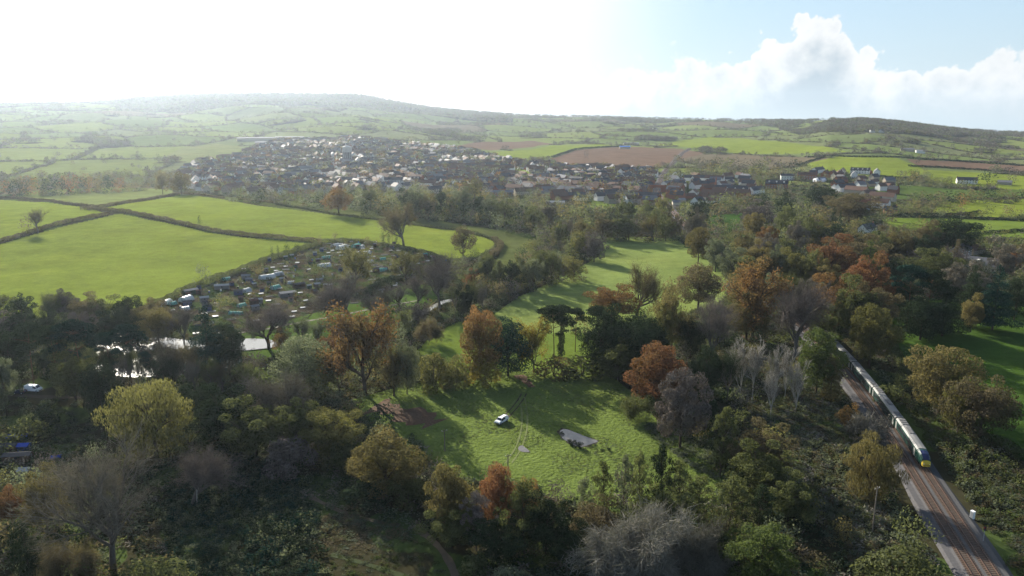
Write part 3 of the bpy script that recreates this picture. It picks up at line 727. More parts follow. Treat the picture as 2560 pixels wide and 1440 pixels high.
def make_pine(seed, n, size):
    rng = np.random.default_rng(seed); blobs = []; th = []
    lean = rng.normal(size=2) * .05
    tr = lambda z: np.array([lean[0] * z * z, lean[1] * z * z, z])
    zs = np.linspace(-.02, .93, 8)
    for a, b in zip(zs[:-1], zs[1:]): th.append((tr(a), tr(b), .017 * (1 - a * .75), .017 * (1 - b * .75)))
    for i in range(11):
        z = rng.uniform(.62, .95); an = i * 2.4 + rng.normal() * .3; rr = (.42 if z < .85 else .25) * rng.uniform(.55, 1)
        c = tr(z) + np.array([math.cos(an) * rr, math.sin(an) * rr, rng.uniform(-.02, .04)])
        blobs.append((*c, rng.uniform(.15, .24), rng.uniform(.15, .24), rng.uniform(.035, .06)))
        th.append((tr(z - .08), c, .006, .003))
    blobs.append((*tr(.94), .26, .26, .06))
    for i in range(3):
        z = rng.uniform(.4, .58); an = rng.uniform(0, 6.28); c = tr(z) + np.array([math.cos(an) * .2, math.sin(an) * .2, 0])
        blobs.append((*c, .1, .1, .03)); th.append((tr(z - .04), c, .004, .002))
    return blob_leaves(rng, blobs, n, size, fill=.35, up=.25, asp=.5), tubes(th, 6)
def make_cedar(seed, n, size, tiers=7, top=.1, wide=.5):
    rng = np.random.default_rng(seed); blobs = []
    for t in range(tiers):
        z = .16 + .78 * t / (tiers - 1); rad = wide * (1 - (t / (tiers - 1)) * (1 - top)) ** .8
        m = 6 if rad > .25 else 4
        for i in range(m):
            an = i * 6.283 / m + rng.uniform(0, 1); rr = rad * rng.uniform(.45, .75)
            s = rad * rng.uniform(.38, .55)
            blobs.append((math.cos(an) * rr, math.sin(an) * rr, z + rng.normal() * .02, s, s, .055))
        blobs.append((0, 0, z, rad * .45, rad * .45, .07))
    return blob_leaves(rng, blobs, n, size, fill=.3, up=.1, asp=.55), tubes([(np.array([0, 0, -.02]), np.array([0, 0, .95]), .025, .005)], 6)
def make_alder(seed, n, size):
    rng = np.random.default_rng(seed); blobs = []; th = []
    lean = rng.normal(size=2) * .05
    tr = lambda z: np.array([lean[0] * z + .012 * math.sin(z * 9), lean[1] * z, z])
    for a in np.linspace(-.02, .9, 8): th.append((tr(a), tr(a + .132), .017 * (1 - a * .9), .017 * (1 - (a + .132) * .9) + .001))
    for i in range(70):
        z = rng.uniform(.16, .98); rad = .46 * min(1, (1.03 - z) / .42) ** .8 * min(1, .45 + z) * rng.uniform(.15, 1); an = i * 2.4
        c = tr(z) + np.array([math.cos(an) * rad, math.sin(an) * rad, .05 * rad]); s = rng.uniform(.05, .105)
        blobs.append((*c, s, s, s * .6)); th.append((tr(max(.1, z - .10 - .1 * rad)), c, .0045, .0012))
    return blob_leaves(rng, blobs, n, size, fill=.5), tubes(th, 5)
def make_column(seed, n, size, w=.34):
    rng = np.random.default_rng(seed); blobs = []
    for i in range(16):
        z = .06 + .86 * i / 15; rr = w * (1 - max(0, (z - .5)) * 1.1) * rng.uniform(.8, 1.15); an = rng.uniform(0, 6.28)
        blobs.append((math.cos(an) * .12, math.sin(an) * .12, z, rr, rr, .085))
    return blob_leaves(rng, blobs, n, size), tubes([(np.array([0, 0, -.02]), np.array([0, 0, .97]), .03, .008)], 5)
def make_willow(seed, n, size):
    rng = np.random.default_rng(seed)
    L, T = make_broad(seed, n, size, nb=34, zc=.5, rz=.47, bl=(.12, .19), low=-.95, fill=.2)
    P = L[0].reshape(-1, 4, 3); m = P.mean(1, keepdims=True); Q = P - m
    Q[:, :, 2] *= 2.6; Q[:, :, :2] *= .55
    return ((m + Q).reshape(-1, 3), L[1]), T

# ---- library of shapes, full detail for big trees, light for small ones
LIB = {}
def lib(kind, lod, var):
    key = (kind, lod, var)
    if key in LIB: return LIB[key]
    q = {0: 1.0, 1: 0.22, 2: 0.030}[lod]; s = {0: 1.0, 1: 1.75, 2: 3.6}[lod]
    sd = {'broad': 11, 'oak': 31, 'dense': 51, 'sparse': 71, 'bare': 91, 'pine': 111, 'cedar': 131, 'alder': 151, 'column': 171, 'willow': 191, 'shrub': 211, 'wisp': 231, 'twigshrub': 251, 'egg': 271, 'lean': 291}[kind] + var
    if kind == 'broad': r = make_broad(sd, int(19000 * q), .0128 * s)
    elif kind == 'egg': r = make_broad(sd, int(18000 * q), .0128 * s, nb=30, zc=.54, rz=.46, egg=.22, low=-.8)
    elif kind == 'oak': r = make_broad(sd, int(19000 * q), .0128 * s, nb=36, zc=.53, rz=.46, bl=(.10, .17), fill=.10, low=-.88)
    elif kind == 'dense': r = make_broad(sd, int(20000 * q), .0128 * s, nb=34, zc=.52, rz=.46, bl=(.13, .2), low=-.95, fill=.1)
    elif kind == 'sparse': r = make_sparse(sd, int(9000 * q), .0135 * s)
    elif kind == 'bare':
        r = make_bare(sd, [.30, .22, .36][var % 3], tw=.0011 if lod == 0 else .0016, spec=BARE[:5], tsides=3, spray=6500 if lod == 0 else 1800, sprayw=.0010 if lod == 0 else .0020)
    elif kind == 'lean': r = make_bare(sd, .30, lean=.5, tw=.0012, spec=BARE[:5], spray=6500 if lod == 0 else 1800, sprayw=.0010 if lod == 0 else .0020)
    elif kind == 'wisp':
        spec = [(1, 0, 1, .1), (9, .28, .9, .3), (5, .35, .5, .25), (5, .5, .5, .15), (4, .6, .5, .05)]
        r = make_bare(sd, .45, spec, .016, .0028, int(1500 * max(q, .3)), .014)
    elif kind == 'twigshrub':
        spec = [(1, 0, 1, .1), (13, .95, 1.6, .22), (7, .65, .6, .12), (5, .65, .6, .05)]
        r = make_bare(sd, .12, spec, .006, .0016, spray=16000 if lod == 0 else 3500, sprayw=.0014 if lod == 0 else .0026)
    elif kind == 'pine': r = make_pine(sd, int(8000 * q), .0165 * s)
    elif kind == 'cedar': r = make_cedar(sd, int(19000 * q), .0128 * s, tiers=[7, 8, 6][var % 3])
    elif kind == 'alder': r = make_alder(sd, int(11000 * q), .0125 * s)
    elif kind == 'column': r = make_column(sd, int(6000 * q), .02 * s)
    elif kind == 'willow': r = make_willow(sd, int(18000 * q), .0115 * s)
    elif kind == 'shrub': r = make_shrub(sd, int(5000 * q), .023 * s)
    LIB[key] = r; return r
NVAR = {'broad': 3, 'oak': 2, 'dense': 2, 'sparse': 2, 'bare': 3, 'pine': 3, 'cedar': 2, 'alder': 3, 'column': 1, 'willow': 1, 'shrub': 3, 'wisp': 2, 'twigshrub': 2, 'egg': 2, 'lean': 1}
BARKOF = {'pine': 'pine', 'wisp': 'pale', 'bare': 'grey', 'lean': 'brown', 'twigshrub': 'grey', 'sparse': 'brown'}
MESHES = {}
def tree_mesh(kind, lod, var, colour):
    key = (kind, lod, var, colour)
    if key not in MESHES:
        (lv, lf), (tv, tf) = lib(kind, lod, var)
        MESHES[key] = (np_mesh('crown', lv, lf, [FOL[colour]]), np_mesh('trunk', tv, tf, [BARK[BARKOF.get(kind, 'brown')]], smooth=True))
    return MESHES[key]
TREES = []      # (x, y, H, W, kind, colour, label, group, name, cat)
# ------------------------------------------------------------------ trees told apart one by one
# (px, top, base, width, kind, colour, label)   measured on the photograph
T_HERO = [
 # near corner, in the shade
 (78, 1298, 1470, 95, 'column', 'dark', 'dark ivy covered column of a tree beside the huge pale bare tree'),
 (280, 1128, 1420, 330, 'bare', 'grey', 'huge pale bare tree with fanning limbs beside the bramble thicket'),
 (480, 1130, 1262, 140, 'bare', 'mauve', 'bare brownish tree with a white stem beside the bramble thicket'),
 (120, 1165, 1330, 110, 'broad', 'gold', 'ochre leaved tree half hidden by the huge pale bare tree'),
 (30, 1212, 1310, 90, 'broad', 'rust', 'dark red tree near the garden sheds'),
 (165, 1372, 1480, 170, 'twigshrub', 'brown', 'orange brown bush at the foot of the huge bare tree'),
 (375, 1378, 1490, 180, 'shrub', 'olive', 'low olive bush between the huge bare tree and the brambles'),
 (72, 1024, 1100, 105, 'shrub', 'olive', 'round olive bush above the garden sheds'),
 (18, 880, 1040, 70, 'egg', 'sage', 'tall pale green tree beside the parked white van'),
 (110, 1000, 1060, 80, 'shrub', 'dark', 'dark low bush just below the parked white van'),
 # shaded wood between pond and rough meadow
 (390, 952, 1130, 205, 'willow', 'lime', 'large yellowish willow with a billowing crown below the pond'),
 (560, 972, 1120, 150, 'broad', 'dark', 'dark green tree next to the yellowish willow'),
 (700, 945, 1110, 190, 'bare', 'grey', 'broad grey twiggy tree behind the yellowish willow'),
 (640, 1000, 1140, 160, 'broad', 'olive', 'olive tree in front of the broad grey twiggy tree'),
 (745, 1000, 1140, 130, 'egg', 'olive', 'tall olive tree at the edge of the shaded wood'),
 (825, 1018, 1150, 150, 'broad', 'lime', 'yellow green tree overhanging the rough meadow corner'),
 (725, 1075, 1180, 130, 'shrub', 'mauve', 'greyish bush below the yellow green tree'),
 (870, 1085, 1175, 110, 'shrub', 'olive', 'olive bush squeezed beside the golden brown oak'),
 (965, 1080, 1235, 190, 'oak', 'gold', 'spreading golden brown oak at the rough meadow edge'),
 (1020, 1180, 1260, 110, 'shrub', 'olive', 'olive bush under the spreading golden brown oak'),
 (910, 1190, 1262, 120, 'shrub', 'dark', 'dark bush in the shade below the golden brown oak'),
 (1125, 1150, 1345, 125, 'egg', 'gold', 'tall ochre tree standing next to the rust red tree'),
 (1245, 1152, 1330, 100, 'oak', 'rust', 'rust red oak in front of the meadow wheel tracks'),
 (1312, 1188, 1330, 75, 'broad', 'orange', 'small orange crown peeping behind the olive alders'),
 (1190, 1225, 1375, 120, 'alder', 'mauve', 'grey twiggy tree between the ochre and the rust red tree'),
 (1310, 1200, 1390, 150, 'alder', 'olive', 'olive alder with a dark trunk below the rust red oak'),
 (1365, 1235, 1385, 120, 'broad', 'dark', 'dark green tree behind the pale lichen covered thicket'),
 (1130, 1262, 1370, 130, 'broad', 'olive', 'olive tree with yellow sprays beside the earth path'),
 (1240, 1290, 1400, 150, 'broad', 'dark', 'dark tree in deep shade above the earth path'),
 # alder row in front of the meadow pool
 (1462, 1195, 1300, 80, 'alder', 'sage', 'short grey green alder starting the row below the pool'),
 (1512, 1155, 1312, 75, 'alder', 'olive', 'slim alder with a bare dark trunk below the pool'),
 (1556, 1136, 1318, 72, 'alder', 'sage', 'slim greyish alder in the middle of the row below the pool'),
 (1592, 1128, 1318, 72, 'alder', 'olive', 'tall thin alder with two dark trunks below the pool'),
 (1648, 1118, 1325, 100, 'alder', 'dark', 'tallest dark alder of the row below the pool'),
 (1700, 1150, 1330, 105, 'alder', 'olive', 'bushy olive alder beside the tallest dark one'),
 (1745, 1190, 1345, 110, 'alder', 'olive', 'lower olive alder near the bramble bank'),
 (1660, 1220, 1350, 150, 'broad', 'olive', 'olive underwood tree at the foot of the alder row'),
 (1820, 1200, 1355, 150, 'alder', 'olive', 'wide olive alder between the meadow and the bright green tree'),
 (1890, 1215, 1350, 130, 'alder', 'dark', 'dark alder next to the bright green tree'),
 (1890, 1110, 1250, 150, 'broad', 'olive', 'rounded olive tree below the brown tree by the brambles'),
 (1800, 1022, 1195, 100, 'alder', 'olive', 'upright ivy hung tree beside the dark grey tree'),
 (1905, 1058, 1190, 140, 'broad', 'brown', 'brown leaved tree beside the grey bramble bank'),
 (1700, 912, 1120, 140, 'egg', 'mauve', 'tall dark grey twiggy tree in front of the rust red maple'),
 (1640, 850, 1020, 140, 'oak', 'rust', 'big rust red maple at the head of the rough meadow'),
 (1585, 985, 1048, 90, 'twigshrub', 'olive', 'tangled thorn bush at the meadow foot of the red maple'),
 # near right
 (2172, 1095, 1245, 130, 'willow', 'gold', 'leaning ochre willow beside the railway track'),
 (2120, 1008, 1085, 60, 'broad', 'orange', 'small bright orange tree beside the railway track'),
 (2160, 1035, 1110, 100, 'twigshrub', 'silver', 'grey feathery bush beside the small orange tree'),
 (1590, 1290, 1475, 240, 'twigshrub', 'silver', 'large pale lichen covered thicket in front of the alders'),
 (1735, 1325, 1470, 140, 'twigshrub', 'silver', 'smaller pale lichen covered thicket beside the green tree'),
 (1490, 1258, 1372, 150, 'broad', 'brown', 'russet crown just behind the pale lichen covered thicket'),
 (1895, 1302, 1490, 190, 'egg', 'green', 'bright green leafy tree on the near edge of the wood'),
 (2250, 1355, 1490, 240, 'shrub', 'olive', 'wide olive bush bulging beside the railway ballast'),
 (1270, 1402, 1500, 130, 'shrub', 'sage', 'pale grey green bush beyond the end of the earth path'),
 (1185, 1375, 1440, 90, 'shrub', 'olive', 'small olive bush standing in grass beside the earth path'),
 (2348, 862, 1035, 170, 'oak', 'gold', 'large green and gold oak beyond the railway'),
 (2448, 938, 1098, 155, 'oak', 'brown', 'broad brown oak beside the green and gold oak'),
 (2393, 965, 1085, 70, 'broad', 'lime', 'pale green small tree leaning on the broad brown oak'),
 (2172, 752, 915, 125, 'egg', 'lime', 'tall light green tree standing over the railway'),
 (2040, 812, 985, 115, 'egg', 'green', 'fresh green tree hiding the tail of the train'),
 (2052, 762, 872, 70, 'broad', 'olive', 'olive tree hiding the rear of the train'),
 (2075, 890, 1000, 60, 'column', 'gold', 'narrow golden tree against the fresh green tree by the track'),
 (2225, 950, 1010, 80, 'shrub', 'olive', 'olive bush on the bank beyond the train'),
 # beech wood on the railway
 (2085, 688, 830, 130, 'broad', 'orange', 'glowing orange beech above the train'),
 (2165, 628, 800, 120, 'broad', 'rust', 'domed russet beech behind the glowing orange one'),
 (2075, 588, 720, 130, 'broad', 'rust', 'flat topped red beech at the top of the railway wood'),
 (2150, 585, 700, 150, 'broad', 'brown', 'wide dull brown beech behind the cedar'),
 (2165, 600, 735, 110, 'cedar', 'green', 'layered green cedar among the red beeches'),
 (2130, 690, 850, 120, 'broad', 'olive', 'olive beech in the shade of the orange one'),
 (2175, 705, 850, 110, 'broad', 'brown', 'shaded brown beech behind the light green tree'),
 (2265, 660, 830, 100, 'pine', 'blue', 'tall blue green pine at the pasture corner'),
 (2312, 672, 830, 110, 'pine', 'dark', 'spreading dark pine at the pasture corner'),
 (2300, 735, 850, 110, 'dense', 'dark', 'dense dark evergreen below the pines'),
 (2355, 700, 840, 110, 'cedar', 'dark', 'big dark layered cedar at the pasture edge'),
 (2425, 735, 830, 60, 'broad', 'gold', 'small ochre tree at the pasture edge by the cedar'),
 (2480, 660, 825, 110, 'cedar', 'blue', 'dark blue green conifer screening the slate roofed house'),
 (2420, 660, 815, 90, 'cedar', 'dark', 'dark green conifer screening the slate roofed house'),
 (2535, 690, 800, 70, 'dense', 'dark', 'dark evergreen beside the parked dark car'),
 (2340, 620, 720, 120, 'broad', 'olive', 'broad olive tree behind the pines'),
 (2400, 650, 760, 110, 'broad', 'grey', 'grey brown tree between pines and the slate roofed house'),
 (2385, 597, 680, 24, 'column', 'brown', 'narrow brown poplar beside the white gabled house'),
 (2372, 615, 690, 70, 'bare', 'mauve', 'bare pinkish tree in front of the brown poplar'),
 (2525, 620, 680, 55, 'broad', 'rust', 'deep red round tree beside the slate roofed house'),
 (2380, 540, 640, 120, 'oak', 'dark', 'dark ivy clad oak towering over the cottages'),
 (2320, 548, 640, 60, 'broad', 'brown', 'brown tree against the dark ivy clad oak'),
 (1815, 628, 690, 26, 'column', 'dark', 'dark ivy column at the pasture edge'),
 (1745, 655, 775, 115, 'oak', 'brown', 'round russet green oak on the striped pasture edge'),
 (1590, 660, 790, 90, 'bare', 'brown', 'tall bare tree standing over the striped pasture'),
 (1535, 712, 800, 140, 'broad', 'orange', 'wide orange copper crown below the tall bare tree'),
 (1680, 712, 880, 90, 'sparse', 'gold', 'tall thin golden tree with an ivy clad trunk'),
 (1655, 760, 895, 70, 'egg', 'lime', 'yellow green tree glowing beside the ivy clad trunk'),
 (1880, 655, 845, 150, 'sparse', 'orange', 'tall copper beech with bare upper twigs'),
 (1865, 730, 850, 120, 'broad', 'gold', 'golden low branches under the tall copper beech'),
 (1985, 712, 900, 170, 'bare', 'mauve', 'broad purplish bare tree next to the fresh green one'),
 (1780, 745, 915, 120, 'bare', 'mauve', 'dusky bare tree between golden trees and the copper beech'),
 (1725, 790, 890, 70, 'dense', 'dark', 'small dark holly under the dusky bare tree'),
 (1850, 852, 990, 60, 'wisp', 'grey', 'silvery aspen standing apart at the wood edge'),
 (1880, 840, 1000, 55, 'wisp', 'grey', 'tallest silvery aspen of the clump'),
 (1925, 925, 1040, 48, 'wisp', 'grey', 'short silvery aspen with yellow tips at the front of the clump'),
 (1935, 868, 1010, 46, 'wisp', 'grey', 'slender silvery aspen in the middle of the clump'),
 (1988, 905, 1030, 55, 'wisp', 'grey', 'silvery aspen with clean white stems by the fresh green tree'),
 (1960, 860, 1000, 45, 'wisp', 'grey', 'faint silvery aspen at the back of the clump'),
 # line of trees at the head of the rough meadow
 (1385, 762, 905, 95, 'pine', 'dark', 'umbrella pine with a leaning bare trunk'),
 (1400, 762, 890, 75, 'pine', 'dark', 'umbrella pine with an ivy wrapped trunk'),
 (1438, 768, 880, 60, 'pine', 'dark', 'slim umbrella pine with a clean dark trunk'),
 (1490, 762, 900, 90, 'pine', 'dark', 'ragged pine with drooping dark boughs'),
 (1525, 755, 915, 80, 'column', 'dark', 'dark ivy smothered tall tree beside the ragged pine'),
 (1590, 770, 935, 130, 'dense', 'dark', 'great dark evergreen mass behind the red maple'),
 (1505, 790, 925, 110, 'dense', 'dark', 'broad dark evergreen under the ragged pine'),
 (1628, 800, 935, 90, 'dense', 'dark', 'dark evergreen closing the gap to the red maple'),
 (1403, 800, 892, 24, 'column', 'dark', 'thick ivy sleeve around the middle umbrella pine'),
 (1545, 850, 950, 130, 'broad', 'olive', 'olive tree below the great dark evergreen'),
 (1270, 804, 940, 120, 'dense', 'blue', 'dark holm oak with a pale lit top at the meadow gate'),
 (1310, 880, 935, 60, 'dense', 'dark', 'small dark lobe of evergreen next to the holm oak'),
 (1335, 800, 930, 90, 'sparse', 'yellow', 'airy yellow tree behind the holm oak'),
 (1385, 880, 940, 100, 'shrub', 'gold', 'golden bush beside the airy yellow tree'),
 (1455, 880, 940, 110, 'shrub', 'olive', 'brownish hedge bush under the umbrella pines'),
 (1200, 764, 950, 95, 'oak', 'orange', 'vivid orange oak crown rising behind the holm oak'),
 (1210, 868, 958, 95, 'shrub', 'yellow', 'bright yellow bush at the foot of the vivid orange oak'),
 (1140, 872, 965, 80, 'shrub', 'lime', 'yellow green bush in the line of yellow bushes'),
 (1085, 868, 970, 95, 'shrub', 'lime', 'big rounded yellow olive bush at the end of the line'),
 (1018, 846, 985, 62, 'dense', 'sage', 'narrow grey green evergreen beside the yellow bushes'),
 (912, 770, 985, 195, 'sparse', 'orange', 'giant copper orange plane tree with a thick trunk'),
 (985, 880, 990, 90, 'sparse', 'gold', 'small golden tree under the giant copper orange tree'),
 (850, 880, 985, 100, 'sparse', 'lime', 'yellow green undergrowth tree under the giant copper orange tree'),
 (762, 836, 985, 150, 'dense', 'sage', 'big domed dark grey yew beside the giant copper orange tree'),
 (705, 822, 880, 50, 'broad', 'orange', 'little orange tree on the far pond bank'),
 (812, 838, 900, 60, 'broad', 'rust', 'scarlet bush glowing beside the far end of the pond'),
 (650, 905, 975, 90, 'shrub', 'green', 'fresh green bush on the near pond bank'),
 (525, 762, 945, 150, 'cedar', 'blue', 'great dark cedar towering over the pond'),
 (575, 800, 940, 90, 'broad', 'dark', 'dark green tree against the great cedar'),
 (330, 808, 965, 95, 'pine', 'blue', 'blue green pine with a flat crown over the pond'),
 (285, 830, 980, 85, 'pine', 'blue', 'low flat pine whose trunk crosses the water'),
 (210, 798, 985, 110, 'pine', 'blue', 'broad domed pine beside the white camper'),
 (150, 812, 985, 100, 'pine', 'dark', 'dark umbrella pine behind the parked white van'),
 (85, 806, 960, 110, 'pine', 'dark', 'wide dark pine at the shaded end of the pond'),
 (30, 815, 950, 100, 'dense', 'dark', 'massive dark evergreen at the shaded end of the pond'),
 (255, 905, 1040, 90, 'dense', 'dark', 'black silhouetted evergreen beside the white camper'),
 (190, 880, 1000, 110, 'broad', 'olive', 'shadowed brownish tree behind the white camper'),
 (395, 872, 962, 80, 'bare', 'grey', 'thin bare tree standing before the shining pond'),
 (470, 860, 965, 100, 'bare', 'brown', 'bare bush screening the near pond bank'),
 (398, 765, 860, 95, 'oak', 'gold', 'golden brown oak on the pond bank below the sheds'),
 (460, 770, 860, 90, 'bare', 'mauve', 'purplish bare tree next to the great cedar'),
 (672, 755, 872, 140, 'lean', 'mauve', 'forked bare willow leaning over the pond'),
 (880, 695, 800, 130, 'bare', 'mauve', 'bare tree arching over the riverside path'),
 (815, 725, 790, 90, 'lean', 'mauve', 'leaning bare willow beside the riverside path'),
 (1100, 640, 775, 140, 'bare', 'mauve', 'large bare purplish tree beside the stream'),
 (1072, 798, 862, 66, 'twigshrub', 'brown', 'round brown leafless bush on the glade'),
 (1028, 812, 850, 50, 'shrub', 'dark', 'dark bush beside the round brown leafless bush'),
 # allotments and meadow trees
 (888, 615, 722, 80, 'sparse', 'lime', 'pale yellow willow standing among the allotments'),
 (1018, 630, 712, 85, 'sparse', 'lime', 'pale green willow at the end of the allotments'),
 (1010, 512, 615, 80, 'bare', 'brown', 'tall bare ash with a forked trunk at the meadow foot'),
 (1158, 562, 640, 64, 'oak', 'brown', 'lone russet oak at the end of the meadow'),
 (1182, 618, 655, 36, 'shrub', 'olive', 'olive bush beside the lone russet oak'),
 (847, 465, 537, 74, 'oak', 'orange', 'lone orange oak on the rough grass strip'),
 (407, 424, 486, 34, 'oak', 'gold', 'narrower of the two golden oaks on the meadow crest'),
 (454, 427, 487, 56, 'oak', 'gold', 'wider of the two golden oaks on the meadow crest'),
 (96, 522, 582, 60, 'bare', 'brown', 'round bare tree in the pasture corner hedge'),
 (68, 540, 582, 34, 'bare', 'brown', 'small bare tree touching the round one in the hedge'),
 (500, 537, 566, 11, 'column', 'dark', 'stubby ivy post standing in the thick meadow hedge'),
 (508, 658, 712, 40, 'alder', 'sage', 'thin grey tree on the bank below the big meadow'),
 (645, 655, 690, 36, 'broad', 'gold', 'small ochre tree at the allotment edge'),
 (682, 612, 655, 9, 'column', 'dark', 'first dark ivy stump along the allotment hedge'),
 (696, 610, 650, 9, 'column', 'dark', 'second dark ivy stump along the allotment hedge'),
 (718, 608, 642, 18, 'alder', 'dark', 'ragged dark thorn beside the ivy stumps'),
 (745, 608, 640, 18, 'alder', 'dark', 'ragged dark thorn where the meadow hedge ends'),
 (800, 585, 618, 12, 'alder', 'brown', 'thin thorn at the end of the thick hedge'),
 (838, 580, 606, 16, 'alder', 'brown', 'small brown thorn above the polytunnels'),
 (918, 590, 612, 20, 'broad', 'brown', 'low brown thorn above the white tunnels'),
 (958, 578, 620, 9, 'column', 'dark', 'dark ivy pole beside the tall bare ash'),
 (972, 580, 620, 9, 'column', 'dark', 'second dark ivy pole beside the tall bare ash'),
 (992, 585, 618, 8, 'column', 'dark', 'shortest ivy pole beside the tall bare ash'),
 (800, 655, 690, 60, 'shrub', 'olive', 'olive bush in the middle of the allotments'),
 (560, 735, 775, 45, 'shrub', 'lime', 'yellow green bush between the allotment sheds'),
 (1450, 572, 645, 62, 'egg', 'lime', 'smooth yellow green willow at the pasture corner'),
 (1485, 580, 655, 60, 'broad', 'mauve', 'grey rounded tree pressed against the smooth willow'),
 (1146, 511, 552, 30, 'egg', 'olive', 'small oval tree alone on the rough grass strip'),
 (1240, 525, 578, 44, 'egg', 'sage', 'grey green rounded tree at the bend of the grass strip'),
 (1262, 498, 560, 56, 'broad', 'olive', 'pale olive tree crowning the dark clump'),
 (1300, 510, 565, 60, 'broad', 'dark', 'dark clump tree beside the pale olive one'),
 (1455, 485, 540, 40, 'broad', 'gold', 'ochre tree beside the sunlit grass bank'),
 (1655, 485, 560, 50, 'egg', 'lime', 'yellow topped poplar by the railway bridge'),
 (1640, 515, 590, 60, 'broad', 'olive', 'olive tree under the yellow topped poplar'),
 (1520, 512, 590, 100, 'sparse', 'sage', 'airy grey green willow with visible limbs'),
 (1735, 520, 640, 52, 'egg', 'grey', 'rounded grey brown tree at the pasture head'),
 (1745, 560, 660, 64, 'egg', 'gold', 'tall ochre tree at the pasture head'),
 (1788, 590, 680, 64, 'egg', 'sage', 'tall grey green tree on the pasture edge'),
 (2465, 428, 460, 52, 'dense', 'dark', 'round black green evergreen beside the white farmhouse'),
 (2275, 425, 462, 46, 'broad', 'gold', 'pale brown broad tree near the white farmhouse'),
 (2268, 452, 470, 26, 'dense', 'dark', 'small dark bush in front of the pale brown tree'),
 (2405, 482, 525, 36, 'broad', 'orange', 'bright orange tree in the pasture hedge'),
 (2528, 428, 460, 26, 'broad', 'grey', 'grey tree behind the low farm barn'),
 (2078, 440, 468, 34, 'dense', 'blue', 'dark evergreen beside the brick estate houses'),
 (2120, 428, 455, 20, 'dense', 'blue', 'dark narrow evergreen between the estate houses'),
 (1643, 405, 435, 18, 'column', 'olive', 'upright green tree beside the railway cutting'),
 (1462, 372, 404, 7, 'column', 'mauve', 'thin bare poplar in the ploughed field'),
 (1469, 373, 404, 7, 'column', 'mauve', 'twin of the thin bare poplar in the ploughed field'),
 (800, 352, 405, 16, 'column', 'dark', 'dark spire of a conifer beside the water tower'),
 (2120, 480, 560, 130, 'broad', 'brown', 'huge dark russet beech above the village'),
 (1960, 470, 540, 60, 'cedar', 'dark', 'dark cedar in front of the hotel'),
 (2050, 460, 520, 80, 'dense', 'dark', 'dark evergreen crown behind the russet beech'),
 (1770, 490, 545, 60, 'dense', 'dark', 'dark evergreen above the little paddock'),
 (2080, 515, 590, 20, 'column', 'dark', 'first of the dark spires beside the russet beech'),
 (2096, 525, 590, 14, 'column', 'dark', 'lower dark spire beside the russet beech'),
 (1890, 500, 570, 90, 'broad', 'mauve', 'dusky bare crowned tree with paired trunks'),
 (1885, 525, 610, 60, 'egg', 'gold', 'pointed ochre tree above the railway wood'),
 (1915, 560, 645, 60, 'egg', 'orange', 'amber domed tree above the railway wood'),
 (1180, 672, 730, 40, 'broad', 'rust', 'small red tree in the riverside belt'),
]
